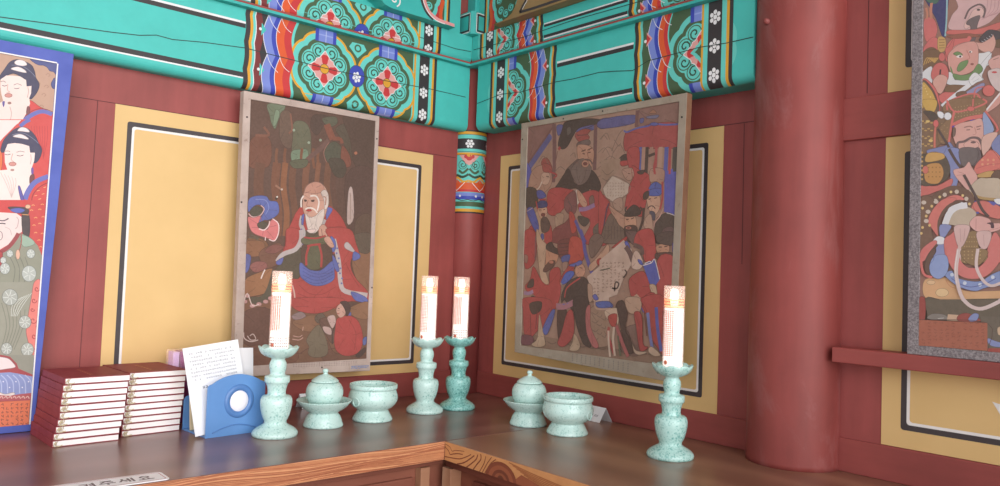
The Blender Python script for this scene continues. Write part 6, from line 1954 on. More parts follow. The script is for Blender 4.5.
# ------------------------------------------------------------------ the room
XL, YR, ZT = -2.7, -2.7, 2.3
mb = MB(); mb.box(XL, .12, 0, .12, -ZC, ZT); wl = struct(mb.build('wall_left', M['red']))
mb = MB(); mb.box(0, .12, YR, 0, -ZC, ZT); wr = struct(mb.build('wall_right', M['red']))
mb = MB(); mb.box(XL-1.5, .12, YR-1.5, .12, -ZC-.05, -ZC); struct(mb.build('floor', M['floor']))
mb = MB(); mb.box(XL, .12, YR, .12, ZT, ZT+.05); struct(mb.build('ceiling', M['ceiling']))
mb = MB(); mb.box(XL, -.03, -.006, .002, 0, .075); struct(mb.build('baseboard_left', M['red_h'], bevel=.002))
mb = MB(); mb.box(-.006, .002, YR, -.03, 0, .073); struct(mb.build('baseboard_right', M['red_h'], bevel=.002))

def fnL(off): return lambda u, v, h=0: (u, off-h, v)              # on the left wall, u = x, facing -y
def fnR(off): return lambda u, v, h=0: (off-h, -u, v)             # on the right wall, u = -y, facing -x
def panel(parent, fn, u0, u1, v0, v1, b0, b1, c0, c1, bw=.0115, ww=.006):
    mb = MB(); mb.prism([(u0, v0), (u1, v0), (u1, v1), (u0, v1)], fn, 0, .0015)
    p = mb.build('wall_panel', M['yellow'], parent)
    def line(name, a0, a1, d0, d1, w, m):
        k = MB()
        def ring(o):
            r = .006; x0, x1, y0, y1 = a0+o, a1-o, d0+o, d1-o; P = []
            for cx, cy, t in ((x0+r, y0+r, PI), (x1-r, y0+r, 1.5*PI), (x1-r, y1-r, 0), (x0+r, y1-r, .5*PI)):
                for i in range(4): P.append((cx+r*math.cos(t+i*PI/6), cy+r*math.sin(t+i*PI/6)))
            return P
        A, B = ring(0), ring(w)
        for i in range(len(A)):
            j = (i+1) % len(A); k.face([fn(*A[i], .0018), fn(*A[j], .0018), fn(*B[j], .0018), fn(*B[i], .0018)])
        k.build(name, m, p)
    line('black_border_line', b0, b1, c0, c1, bw, M['stripe_black'])
    line('white_border_line', b0+bw, b1-bw, c0+bw, c1-bw, ww, M['stripe_white'])
    return p
panel(wl, fnL(0), -1.175, -.196, .076, .79, -1.145, -.241, .105, .751)
panel(wl, fnL(0), -2.5, -1.42, .076, .79, -2.45, -1.46, .105, .751)
panel(wr, fnR(0), .121, .976, .073, .801, .162, .932, .108, .763)
panel(wr, fnR(0), 1.375, 2.5, .074, .727, 1.414, 2.46, .111, .693)
panel(wr, fnR(0), 1.377, 2.5, .822, 1.6, 1.412, 2.46, .872, 1.55)
# plank joints in the red boarding
mb = MB()
for x, w in ((-1.222, .0014),):
    f = fnL(0); mb.prism([(x, .075), (x+w, .075), (x+w+.006, .79), (x+.006, .79)], f, 0, .0006)
mb.prism([(-1.3, .79), (-.1, .793), (-.1, .7945), (-1.3, .7915)], fnL(0), 0, .0006)
mb.build('plank_joint', M['red_joint'], wl)
mb = MB()
mb.prism([(.5, .8015), (1.06, .8015), (1.06, .8035), (.5, .803)], fnR(0), 0, .0006)
mb.prism([(1.035, .45), (1.0365, .45), (1.0335, .80), (1.032, .80)], fnR(0), 0, .0006)
mb.prism([(1.332, .83), (1.3335, .83), (1.3335, 1.2), (1.332, 1.2)], fnR(0), 0, .0006)
mb.build('plank_joint', M['red_joint'], wr)
# rails past the round column
mb = MB(); mb.box(-.009, .002, YR, -1.272, .728, .823); struct(mb.build('trim_1', M['red_h'], bevel=.002))
mb = MB(); mb.box(-.058, .002, YR, -1.292, .2405, .2725); struct(mb.build('trim_2', M['red_h'], bevel=.002))
# small grey-white cloud painted on the low ochre panel
mb = MB(); mb.prism([(1.581, .193), (1.592, .190), (1.64, .20), (1.66, .17), (1.62, .15), (1.597, .166)], fnR(0), .0015, .0022)
mb.build('painted_cloud', M['stripe_white'], wr)

# ------------------------------------------------------------------ altar counter
AX, AY = -.562, -.596        # inner front corner of the L-shaped counter
org = (-1.3, -.3, -.045)
mb = MB(); mb.box(XL, -.0005, AY, -.0005, -.045, 0); o = mb.build('altar_counter_top', M['top_left'], org=org, bevel=.0015)
tag(o, 'dark glossy wooden counter top under the books and blue holder, along the left wall', 'counter')
mb = MB(); mb.box(XL, AX, AY-.0012, AY, -.044, -.001); mb.v = []; mb.f = []; mb.mi = []; mb.sm = []
cv = Canvas(rect=(1.0, -AX+2.2, -.044, -.001)); rr_ = random.Random(21)
cv.rectf(0, 3, -.044, -.001, (204, 140, 98), 0)
for k in range(46):
    v = -.044+.043*(k % 23)/22; u = rr_.uniform(.3, 1.6) if k > 22 else .3; P = []
    while u < 3 and len(P) < (40 if k < 23 else 9): P.append((u, v+.004*math.sin(u*9+k*.25)+.002*math.sin(u*23+k*.1))); u += .05
    cv.stroke(P, rr_.choice((.0008, .0013, .002)), rr_.choice(((176, 106, 72), (188, 122, 84), (216, 154, 112), (160, 92, 62))), None)
cv.rect = (-AX, 2.7, -.044, -.001)
cols = []; cv.emit(mb, cols, lambda u, v, h: (-u, AY-h, v)); mb.build('front_edge', M['edge_right'], o, cols=cols)
org = (-.3, -1.4, -.045)
mb = MB(); mb.box(AX, -.0005, YR, AY-.0015, -.045, 0); o = mb.build('altar_counter_top', M['top_right'], org=org, bevel=.0015)
tag(o, 'brown wooden counter top with bold grain on its edge, running along the right wall', 'counter')
# bold grain painted by the saw on the edge that faces the room
cv = Canvas(rect=(-AY+.002, 2.7, -.044, -.001)); u0 = -AY
cv.rectf(u0, 2.7, -.044, -.001, (206, 146, 94), 0)
def g(pts, w=.0022, c=(120, 62, 40)): cv.stroke([(u0+a, b) for a, b in pts], w, c, None)
g([(0, -.012), (.016, -.02), (.022, -.027), (.034, -.024), (.05, -.02), (.07, -.018)]); g([(0, -.006), (.02, -.010), (.03, -.018), (.042, -.014), (.075, -.010)], .0015)
g([(.002, -.036), (.03, -.034), (.06, -.030), (.085, -.02), (.10, -.012)]); g([(.05, -.044), (.075, -.036), (.098, -.022), (.112, -.012)], .003)
g([(.085, -.044), (.1, -.034), (.118, -.02), (.124, -.008)], .003); g([(.11, -.044), (.122, -.03), (.135, -.016), (.134, -.004)], .003)
g([(.132, -.044), (.146, -.024), (.152, -.006)]); g([(.142, -.044), (.158, -.02), (.172, -.004)]); g([(.15, -.044), (.168, -.02), (.186, -.006)])
cv.disc(u0+.205, -.05, .052, (128, 66, 44), 40, .042, 28); cv.disc(u0+.205, -.05, .042, (150, 84, 56), 41, .034, 28)
cv.disc(u0+.205, -.05, .03, (112, 56, 38), 42, .025, 24); cv.disc(u0+.205, -.05, .022, (142, 80, 54), 43, .018, 24); cv.disc(u0+.205, -.047, .011, (100, 50, 34), 44, .010, 20)
cv.poly([(u0+.24, -.044), (u0+.27, -.022), (u0+.34, -.034), (u0+.42, -.044)], (150, 84, 56), 39)
for k in range(6): g([(.23+k*.012, -.004-k*.004), (.3+k*.02, -.012-k*.005), (.42+k*.05, -.02-k*.005), (.7, -.03-k*.002)], .002, (168, 104, 64))
for k in range(10): g([(.5, -.005-k*.004), (1.0, -.008-k*.0035), (1.6, -.004-k*.004)], .0016, (160, 98, 62))
mb = MB(); cols = []; cv.emit(mb, cols, lambda u, v, h: (AX-h, -u, v))
mb.build('front_edge', M['edge_right'], o, cols=cols)

t = thing('altar_cabinet', 'brown cabinet front under the counter along the left wall', 'cabinet', (-1.3, AY+.03, -ZC))
mb = MB(); mb.box(XL, AX+.045, AY+.045, -.01, -ZC, -.0455); mb.build('carcass', M['cab_wood'], t)
mb = MB(); mb.box(XL, AX+.02, AY+.03, AY+.045, -.062, -.0455); mb.build('top_rail', M['cab_wood'], t, bevel=.001)
mb = MB(); mb.box(-.612, -.586, AY+.022, AY+.045, -ZC, -.0625); mb.build('stile', M['cab_pale'], t, bevel=.001)
for x in (-1.25, -1.9):
    mb = MB(); mb.box(x, x+.05, AY+.03, AY+.045, -ZC, -.0625); mb.build('stile', M['cab_wood'], t, bevel=.001)
for a, b in ((-1.19, -.622), (-1.84, -1.26)):
    mb = MB(); mb.box(a, b, AY+.036, AY+.045, -.6, -.085); d = mb.build('door', M['cab_wood'], t, bevel=.003)
t = thing('altar_cabinet', 'dark red-brown cabinet front under the counter along the right wall', 'cabinet', (AX+.03, -1.3, -ZC))
mb = MB(); mb.box(AX+.045, -.01, YR, AY+.03, -ZC, -.0455); mb.build('carcass', M['cab_dark'], t)
mb = MB(); mb.box(AX+.02, AX+.045, YR, AY+.02, -.066, -.0455); mb.build('top_rail', M['cab_dark'], t, bevel=.001)
mb = MB(); mb.box(AX+.012, AX+.045, AY-.012, AY+.021, -ZC, -.0665); mb.build('corner_post', M['cab_pale'], t, bevel=.001)
for a, b in ((-1.25, -.66), (-1.9, -1.32)):
    mb = MB(); mb.box(AX+.036, AX+.045, a, b, -.6, -.085); mb.build('door', M['cab_dark'], t, bevel=.003)

# ------------------------------------------------------------------ columns
def ring_flower(cv, u, v, r, lev, ang=0, ry=1.0, c=(236, 236, 238)):
    cv.disc(u, v, r*.34, c, lev, r*.34*ry, 8)
    for k in range(6):
        a = ang+k*PI/3; cv.disc(u+r*.68*math.cos(a), v+r*.68*math.sin(a)*ry, r*.32, c, lev, r*.32*ry, 8)
TEAL, GREEN, DKG, YEL, BLK, WHT = (72, 194, 186), (72, 98, 70), (48, 76, 58), (224, 164, 52), (52, 50, 54), (232, 232, 234)
ORG, RED, LAV, BLU, PNK, MAR = (222, 92, 48), (200, 56, 60), (122, 140, 214), (58, 74, 180), (226, 164, 160), (122, 48, 50)
LTE = (104, 210, 200)
def spiral(cv, u, v, r, lev, a0, sgn, c=LTE, dark=GREEN):
    cv.disc(u, v, r, dark, lev, None, 18); cv.disc(u, v, r*.87, c, lev+1, None, 18)
    P = []
    for k in range(12):
        a = a0+sgn*k*.66; q = r*(.80-.062*k); P.append((u+q*math.cos(a), v+q*math.sin(a)))
    cv.stroke(P, r*.2, DKG, lev+2, False)
def lobed(u, v, rx, ry, n, amp, ph=0, k=8):
    P = []
    for i in range(n*k):
        a = ph+2*PI*i/(n*k); q = 1-amp+amp*abs(math.cos(n*(a-ph)/2))**.7
        P.append((u+rx*q*math.cos(a), v+ry*q*math.sin(a)))
    return P
def medallion(cv, u, v, rx, ry, L=3, clasps=True, yellow=True, yel_only=False):
    if yellow: cv.poly(lobed(u, v, rx*1.11, ry*1.11, 8, .07, PI/8), YEL, L)
    cv.poly(lobed(u, v, rx*1.04, ry*1.04, 8, .07, PI/8), LTE, L+1)
    cv.poly(lobed(u, v, rx*.88, ry*.88, 8, .08, PI/8), GREEN, L+2)
    cv.poly(lobed(u, v, rx*.77, ry*.77, 8, .12, PI/8), LTE, L+3)
    for k in range(8):
        a = PI/8+k*PI/4; spiral(cv, u+rx*.53*math.cos(a), v+ry*.53*math.sin(a), rx*.215, L+4, a+PI*.8*(1 if k % 2 else -1), 1 if k % 2 else -1)
    d = [(u+rx*.52*x, v+ry*.52*y) for x, y in ((1, 0), (.56, .34), (.5, .5), (.34, .56), (0, 1), (-.34, .56), (-.5, .5), (-.56, .34), (-1, 0), (-.56, -.34), (-.5, -.5), (-.34, -.56), (0, -1), (.34, -.56), (.5, -.5), (.56, -.34))]
    cv.poly([(u+(a-u)*1.06, v+(b-v)*1.06) for a, b in d], WHT, L+7); cv.poly(d, PNK, L+8)
    for k in range(4):
        a = k*PI/2; cv.disc(u+rx*.26*math.cos(a), v+ry*.26*math.sin(a), rx*.15, RED, L+9, ry*.1, 12, a)
        cv.disc(u+rx*.33*math.cos(a), v+ry*.33*math.sin(a), rx*.09, RED, L+10, ry*.12, 12, a)
    if yel_only:
        cv.poly([(u+(a-u)*.62, v+(b-v)*.62) for a, b in d], LTE, L+11); cv.poly([(u+(a-u)*.36, v+(b-v)*.36) for a, b in d], GREEN, L+12)
    else: cv.disc(u, v, rx*.15, DKG, L+11); cv.disc(u, v, rx*.135, YEL, L+12)
    if clasps:
        L += 6
        for s in (1, -1):
            y = v+s*ry*.98; w, h = rx*.34, ry*.2
            cv.rectf(u-w, u+w, y-h, y+h, BLU, L+7); cv.rectf(u-w*.68, u+w*.68, y-h, y+h, LAV, L+8)
            cv.rectf(u-.0008, u+.0008, y-h, y+h, (205, 214, 240), L+9); cv.rectf(u-w*.68, u+w*.68, y-h*.1, y+h*.1, (150, 165, 226), L+9)
def wave_edge(u, v0, v1, amp, n, ph=0):
    return [(u+amp*(abs(math.sin(PI*(n*i/60.0+ph)))), v0+(v1-v0)*i/60.0) for i in range(61)]
def wband(cv, ua, ub, v0, v1, c, lev, amp=.006, n=2, ph=0):
    A, B = wave_edge(ua, v0, v1, amp, n, ph), wave_edge(ub, v0, v1, amp, n, ph)
    cv.add([[A[i], B[i], B[i+1], A[i+1]] if ub > ua else [B[i], A[i], A[i+1], B[i+1]] for i in range(60)], c, lev)
def wline(cv, u, v0, v1, c, lev, w=.0012, amp=.006, n=2, ph=0): cv.stroke(wave_edge(u, v0, v1, amp, n, ph), w, c, lev, False)

# the big round column: one mesh with chalky red paint
mb = MB(); mb.lathe([(.1045, 0), (.1035, .01), (.1025, .4), (.102, 1.0), (.1015, ZT)], -.009, -1.183, 64)
o = mb.build('round_column', M['red_col'], org=(-.009, -1.183, 0)); tag(o, 'thick round red wooden column standing on the counter at the right', 'column')
mb = MB(); mb.lathe([(.0, -.012), (.006, -.011), (.0075, 0), (.006, .012), (0, .013)], 0, 0, 12)
mb.v = [(-.106+z*1.0, -1.150+y, 1.004+x) for x, y, z in mb.v]; mb.build('wooden_peg', M['red_col'], o)

# slim corner column with its painted cuff
cc = (-.036, .004); rr = .057
mb = MB(); mb.lathe([(rr, 0), (rr, 1.2)], cc[0], cc[1], 48)
co = mb.build('corner_column', M['red'], org=(cc[0], cc[1], 0)); tag(co, 'slim red corner column with a painted cuff below the beams', 'column')
cv = Canvas(rect=(-.14, .14, .606, .889)); U = .14
def hb(v0, v1, c, lev=1): cv.rectf(-U, U, v0, v1, c, lev)
hb(.606, .889, LTE, 0); hb(.884, .889, BLK); hb(.873, .884, YEL); hb(.873, .8745, BLK, 2); hb(.825, .860, BLK); hb(.814, .8155, BLK, 2); hb(.804, .812, YEL); hb(.8035, .805, BLK, 2)
hb(.606, .611, BLK); hb(.611, .621, YEL); hb(.629, .645, GREEN); hb(.645, .649, LTE); hb(.652, .676, BLU); hb(.664, .676, LAV, 2); hb(.678, .710, ORG); hb(.678, .686, RED, 2)
for c0 in (-.085, .0, .085):                         # repeats round the shaft
    uu = c0
    ring_flower(cv, uu, .842, .0155, 3)
    cv.poly([(uu-.036, .8035), (uu+.036, .8035), (uu+.012, .775), (uu, .768), (uu-.012, .775)], PNK, 5)
    cv.disc(uu, .795, .011, RED, 6); cv.disc(uu-.011, .798, .007, RED, 6); cv.disc(uu+.011, .798, .007, RED, 6); cv.disc(uu, .803, .009, YEL, 7, .006)
    for s in (-1, 1):
        spiral(cv, uu+s*.022, .770, .016, 3, PI/2, s)
        cv.stroke([(uu+s*.002, .757), (uu+s*.02, .742), (uu+s*.036, .752)], .008, GREEN, 2); cv.stroke([(uu, .738), (uu+s*.02, .728), (uu+s*.043, .735)], .008, DKG, 2)
        cv.stroke([(uu, .716), (uu+s*.018, .712), (uu+s*.032, .722), (uu+s*.043, .728)], .007, YEL, 3)
        cv.stroke([(uu+s*.012, .710), (uu+s*.028, .694), (uu+s*.043, .682)], .0022, WHT, 4)
        cv.disc(uu+s*.028, .664, .004, WHT, 4)
        cv.stroke([(uu, .652), (uu+s*.02, .648), (uu+s*.043, .656)], .0025, BLK, 5)
    cv.poly([(uu-.042, .709), (uu-.028, .709), (uu-.042, .722)], ORG, 2); cv.poly([(uu+.028, .709), (uu+.042, .709), (uu+.042, .722)], ORG, 2)
mb = MB(); cols = []
a0 = math.radians(-130)                                # u = 0 looks out of the corner into the room
def fcol(u, v, h):
    a = a0+u/(rr+.0006); r = rr+.0006+h; return (cc[0]+r*math.cos(a), cc[1]+r*math.sin(a), v)
cv.emit(mb, cols, fcol, ucuts=[-.14+.007*i for i in range(41)], dh=4e-5)
mb.build('painted_cuff', M['beam'], co, cols=cols)

# ------------------------------------------------------------------ painted beams
RB = .022
def beam(name, label, fn, ua, ub, va, vb, paint, org, cap=None):
    """fn(u, v, out): out = distance in front of the wall face. Rounded lower edge; paint(cv) draws on the front."""
    D = fn.front
    prof = [(0, va)]                                  # (out, v) going down round the lower edge
    n = 6
    arc = [(D-RB+RB*math.sin(t), va+RB-RB*math.cos(t)) for t in [i*PI/2/n for i in range(n+1)]]
    mb = MB(); cols = []
    P = [(0, va)]+arc+[(D, vb), (0, vb)]
    f = lambda d, v, u: fn(u, v, d)
    mb.prism(P, f, ua, ub); cols += [lin(TEAL)]*len(mb.f)
    def outv(v):
        if v >= va+RB: return D, 1.0, 0.0
        k = (va+RB-v)/RB; k = min(max(k, 0), .9999)
        return D-RB+RB*math.sqrt(1-k*k), math.sqrt(1-k*k), -k
    def pf(u, v, h):
        d, nd, nv = outv(v); return fn(u, v+nv*h, d+nd*h)
    cv = Canvas(rect=(min(ua, ub)+.0005, max(ua, ub)-.0005, va+.0006, vb-.0005)); paint(cv)
    cv.emit(mb, cols, pf, vcuts=[va+RB*x for x in (.04, .1, .2, .35, .55, .8, 1)], dh=3.5e-5)
    o = mb.build(name, M['beam'], org=org, cols=cols)
    return o
class Fn:
    def __init__(s, f, front): s.f = f; s.front = front
    def __call__(s, u, v, d): return s.f(u, v, d)
FL = Fn(lambda u, v, d: (u, -d, v), .04)
FR = Fn(lambda u, v, d: (-d, -u, v), .08)
def flowerband(cv, u0, u1, vs, lev, side=1):
    cv.rectf(u0, u1, .8, 1.3, BLK, lev)
    for v in vs: ring_flower(cv, (u0+u1)/2, v, abs(u1-u0)*.4, lev+1, PI/6, 1.05)
def paint_left(v0, v1, med_v, uo, fl, lines, up):
    def go(cv):
        cv.rectf(-3, 0, .8, 1.4, TEAL, 0)
        for a, b, c in lines: cv.rectf(-3, -.871+uo, a, b, c, 1)
        e = dict(amp=.004, n=3, ph=.2)
        x = lambda q: q+uo
        wband(cv, x(-.874), x(-.861), v0, v1, BLK, 2, **e); wband(cv, x(-.861), x(-.853), v0, v1, YEL, 2, **e)
        wband(cv, x(-.853), x(-.846), v0, v1, LTE, 2, **e); wband(cv, x(-.846), x(-.8435), v0, v1, WHT, 2, **e)
        wband(cv, x(-.8435), x(-.820), v0, v1, MAR, 2, **e)
        g2 = dict(amp=-.014, n=2, ph=0)
        wband(cv, x(-.828), x(-.790), v0, v1, BLK, 3, **dict(g2, amp=.008, ph=.0))
        wband(cv, x(-.806), x(-.782), v0, v1, LAV, 4, **g2); wband(cv, x(-.782), x(-.768), v0, v1, BLU, 4, **g2)
        wband(cv, x(-.768), x(-.744), v0, v1, ORG, 4, **g2); wband(cv, x(-.744), x(-.722), v0, v1, RED, 4, **g2)
        for q in (-.806, -.768): wline(cv, x(q), v0, v1, WHT, 5, .0018, **g2)
        cusp = [v0+(v1-v0)*k for k in (.0, .5, 1.0)]
        for q in cusp:
            cv.stroke([(x(-.806), q), (x(-.800), q-.016), (x(-.788), q-.032), (x(-.772), q-.044)], .0016, WHT, 6)
            cv.stroke([(x(-.768), q), (x(-.763), q-.014), (x(-.753), q-.027), (x(-.738), q-.036)], .0016, WHT, 6)
        for q in (.25, .75):
            vv = v0+(v1-v0)*q+.01
            cv.poly([(x(-.826), vv+.018), (x(-.812), vv), (x(-.826), vv-.018)], TEAL, 5)
            cv.disc(x(-.829), vv, .0042, WHT, 6)
        cv.rectf(x(-.735), x(-.309), v0-.1, v1+.1, GREEN, 2)
        wband(cv, x(-.722), x(-.714), v0, v1, LTE, 3, **g2)
        for c0 in (-.629, -.413):
            medallion(cv, x(c0), med_v, .1, .1)
        cm = x(-.521)
        for s in (1, -1):
            cv.poly([(cm, med_v+s*.055), (cm-.03, med_v+s*.085), (cm-.02, med_v+s*.1), (cm+.02, med_v+s*.1), (cm+.03, med_v+s*.085)], LTE, 3)
            cv.disc(cm, med_v+s*.085, .012, GREEN, 5); cv.disc(cm, med_v+s*.085, .007, LTE, 6)
        cv.disc(cm, med_v, .028, DKG, 15, .034); cv.disc(cm, med_v, .0265, BLU, 16, .0325); ring_flower(cv, cm, med_v-.003, .015, 17, .3, 1.15)
        cv.rectf(x(-.318), x(-.309), v0-.1, v1+.1, LTE, 3)
        cv.rectf(x(-.314), x(-.307), v0-.1, v1+.1, YEL, 12); cv.rectf(x(-.307), x(-.293), v0-.1, v1+.1, LTE, 12)
        cv.rectf(x(-.293), x(-.254), v0-.1, v1+.1, BLK, 12)
        for q in fl: ring_flower(cv, x(-.2735), q, .0165, 13, PI/6, 1.15)
        cv.rectf(x(-.254), x(-.243), v0-.1, v1+.1, LTE, 12); cv.rectf(x(-.243), x(-.2345), v0-.1, v1+.1, YEL, 12); cv.rectf(x(-.2345), x(-.224), v0-.1, v1+.1, BLK, 12)
        cr = up
        cv.stroke(cr, .0022, (38, 62, 60), 20, False)
    return go
crackL = [(-1.5, .928), (-1.35, .942), (-1.2, .955), (-1.14, .962), (-1.1, .972), (-1.06, .970), (-.98, .981), (-.87, .991), (-.6, .985), (-.4, .990), (-.25, .996), (-.1, .996)]
o = beam('painted_beam', '', FL, XL, -.085, .882, 1.098,
    paint_left(.875, 1.1, .983, 0, (1.053, .979, .908), [(.907, .911, WHT), (.911, .924, BLK), (1.045, 1.057, BLK), (1.057, 1.063, WHT)], crackL), (-.8, 0, .882))
tag(o, 'lower turquoise beam with two full flower medallions above the old monk painting', 'beam')
o = beam('painted_beam', '', FL, XL, -.0805, 1.112, 1.206,
    paint_left(1.1, 1.23, 1.113, .03*0+.012, (1.185, 1.122), [(1.128, 1.140, BLK), (1.123, 1.128, WHT)], [(-.3, 1.155), (-.15, 1.15), (-.085, 1.155)]), (-.8, 0, 1.112))
tag(o, 'upper turquoise beam over the left wall, medallions cut off by the batten', 'beam')

def half_band(cv, u0, sgn, v0, v1, mv, fl, med=.1, wide=1.0):
    """one painted end: u runs from the plain end inwards (sgn = +1 or -1)."""
    X = lambda q: u0+sgn*q
    def R(a, b, c, l): cv.rectf(min(X(a), X(b)), max(X(a), X(b)), v0-.1, v1+.1, c, l)
    R(0, .010, BLK, 20); R(.010, .018, YEL, 20); R(.018, .031, LTE, 20); R(.031, .070, BLK, 20)
    for q in fl: ring_flower(cv, X(.0505), q, .0165, 21, PI/6, 1.15)
    R(.070, .083, LTE, 20); R(.083, .089, YEL, 20)
    R(.089, .2, GREEN, 2)
    medallion(cv, X(.089), mv, med*wide, med, 3, True, False, True)
    e = dict(amp=sgn*.013, n=2, ph=0)
    B = lambda a, b, c, l: wband(cv, X(a), X(b), v0, v1, c, l, **e)
    k = .176
    B(k, k+.006, LTE, 2.5)
    B(k+.004, k+.016, RED, 4); B(k+.016, k+.034, ORG, 4); B(k+.034, k+.047, BLU, 4); B(k+.047, k+.068, LAV, 4)
    B(k+.068, k+.075, GREEN, 3)
    R(k+.072, .2+.098, GREEN, 1)
    for q in (k+.034, k+.068): wline(cv, X(q), v0, v1, WHT, 6, .0016, **e)
    for q in (0, .5, 1):
        c = v0+(v1-v0)*q
        cv.stroke([(X(k+.066), c), (X(k+.060), c-.016), (X(k+.050), c-.030), (X(k+.034), c-.040)], .0016, WHT, 7)
        cv.stroke([(X(k+.032), c), (X(k+.027), c-.014), (X(k+.018), c-.026), (X(k+.005), c-.034)], .0016, WHT, 7)
    for q in (.25, .75):
        c = v0+(v1-v0)*q
        cv.poly([(X(k+.085), c+.02), (X(k+.066), c), (X(k+.085), c-.02)], PNK, 8); cv.poly([(X(k+.085), c+.014), (X(k+.072), c), (X(k+.085), c-.014)], RED, 9)
        cv.disc(X(k+.089), c-.004, .0045, WHT, 10)
    w = dict(amp=-sgn*.004, n=3, ph=.2)
    W = lambda a, b, c, l: wband(cv, X(a), X(b), v0, v1, c, l, **w)
    W(k+.085, k+.100, GREEN, 7); W(k+.100, k+.108, LTE, 9); W(k+.108, k+.115, YEL, 9); W(k+.115, k+.127, BLK, 9)
def paint_right(v0, v1, mv, fl, lines, ends, crack):
    def go(cv):
        cv.rectf(-.2, 3, .8, 1.4, TEAL, 0)
        for a, b, c in lines: cv.rectf(ends[0]+.305, ends[1]-.305, a, b, c, 1)
        half_band(cv, ends[0], 1, v0, v1, mv, fl); half_band(cv, ends[1], -1, v0, v1, mv, fl)
        cv.stroke(crack, .0022, (34, 58, 54), 26, False)
    return go
crackR = [(.08, .972), (.2, .985), (.3, .978), (.45, .985), (.52, .982), (.62, .984), (.68, .977), (.74, .968), (.79, .985), (.95, .99), (1.03, .985), (1.1, .985)]
o = beam('painted_beam', '', FR, .078, 1.102, .882, 1.098,
    paint_right(.875, 1.1, .98, (1.057, .985, .912), [(.905, .909, WHT), (.909, .921, BLK), (1.028, 1.040, BLK), (1.040, 1.046, WHT)], (.145, 1.045), crackR), (0, -.6, .882))
tag(o, 'lower turquoise beam above the court painting, half flower at each end', 'beam')
o = beam('painted_beam', '', FR, .0405, 1.102, 1.112, 1.206,
    paint_right(1.1, 1.23, 1.165, (1.191, 1.131), [(1.126, 1.130, WHT), (1.130, 1.139, BLK), (1.164, 1.172, BLK), (1.172, 1.176, WHT)], (.083, 1.02), [(.05, 1.16), (.3, 1.152), (.5, 1.158), (.9, 1.152)]), (0, -.6, 1.112))
tag(o, 'upper turquoise beam over the right wall under the ochre bracket', 'beam')
# battens between the beams
mb = MB(); mb.box(XL, -.0955, -.060, 0, 1.0985, 1.106, 0); mb.box(XL, -.0955, -.0605, -.001, 1.106, 1.1115, 1)
o = mb.build('beam_batten', [M['teal'], M['red_h']], org=(-.8, 0, 1.1)); tag(o, 'thin red-edged batten between the two beams of the left wall', 'batten')
mb = MB(); mb.box(-.1005, 0, -1.1, -.041+.03, 1.0985, 1.106, 0); mb.box(-.101, -.001, -1.1, -.011, 1.106, 1.1115, 1)
o = mb.build('beam_batten', [M['teal'], M['red_h']], org=(0, -.6, 1.1)); tag(o, 'thin red-edged batten between the two beams of the right wall', 'batten')

# ------------------------------------------------------------------ brackets over the corner
mb = MB()
c = (-.108, -.075, -.03, .003)
P = [(c[0], c[1]+.012), (c[0]+.012, c[1]), (c[2], c[1]), (c[2], c[3]), (c[0], c[3])]
mb.prism(P, lambda a, b, d: (a, b, d), 1.2065, 1.285)
o = mb.build('bracket_block', M['teal'], org=(-.07, -.04, 1.2065), bevel=.001); tag(o, 'turquoise block with black and white outlines at the top of the corner', 'bracket block')
for nm, m, off, w in (('black_outline', 'stripe_black', 0, .006), ('white_outline', 'stripe_white', -.004, .003)):
    mb = MB()
    for f, a0_, a1_ in ((lambda u, v: (c[0]-.0005, u, v), c[1]+.018, c[3]-.004), (lambda u, v: (u, c[1]-.0005, v), c[0]+.018, c[2]-.004)):
        x0, x1, y0, y1 = a0_+off, a1_, 1.216+off, 1.276-off
        for q in (((x0, y0), (x0+w, y0), (x0+w, y1), (x0, y1)), ((x0, y0), (x1, y0), (x1, y0+w), (x0, y0+w)), ((x0, y1-w), (x1, y1-w), (x1, y1), (x0, y1))):
            mb.face([f(*p) for p in q])
    mb.build(nm, M[m], o)
mb = MB(); mb.box(-.075, -.03, -.045, 0, 1.2852, ZT); o = mb.build('corner_strut', M['teal'], org=(-.05, -.02, 1.2852), bevel=.004); tag(o, 'turquoise upright post rising from the corner bracket block', 'post')
# left carved arm
bl = [(-.307, 1.265), (-.285, 1.228), (-.251, 1.2105), (-.217, 1.2085), (-.183, 1.2095), (-.181, 1.2075), (-.206, 1.2072), (-.264, 1.2072), (-.323, 1.2072), (-.43, 1.2072), (-.453, 1.212), (-.471, 1.225), (-.52, 1.24), (-.56, 1.30), (-.56, 1.42), (-.34, 1.42), (-.32, 1.32)]
FB = lambda u, v, h: (u, -.075-h, v)
mb = MB(); mb.prism(bl, lambda a, b, d: (a, d, b), -.075, -.0205); o = mb.build('carved_bracket', M['teal'], org=(-.37, -.06, 1.207)); tag(o, 'carved turquoise bracket with pink and black curved edge, upper left of corner', 'bracket')
def strip_part(name, pts, w, m, h, parent, fn=FB):
    cvx = Canvas(); cvx.stroke(pts, w, (0, 0, 0), 0); mb = MB(); cc_ = []; cvx.emit(mb, cc_, fn, h0=h)
    return mb.build(name, m, parent)
strip_part('pink_edge', [(-.318, 1.33), (-.31, 1.27), (-.29, 1.234), (-.255, 1.2165), (-.215, 1.2135), (-.186, 1.2125)], .010, M['pink'], .0006, o)
strip_part('white_line', [(-.325, 1.33), (-.317, 1.27), (-.296, 1.2315), (-.262, 1.2115), (-.225, 1.208)], .003, M['stripe_white'], .0008, o)
strip_part('black_line', [(-.331, 1.33), (-.323, 1.27), (-.302, 1.2305), (-.272, 1.2105)], .009, M['stripe_black'], .0006, o)
sp = [(-.42+(.022-.0013*k)*math.cos(-1.2+k*.55), 1.237+(.022-.0013*k)*math.sin(-1.2+k*.55)) for k in range(14)]
strip_part('scroll', sp, .0045, M['stripe_white'], .0006, o)
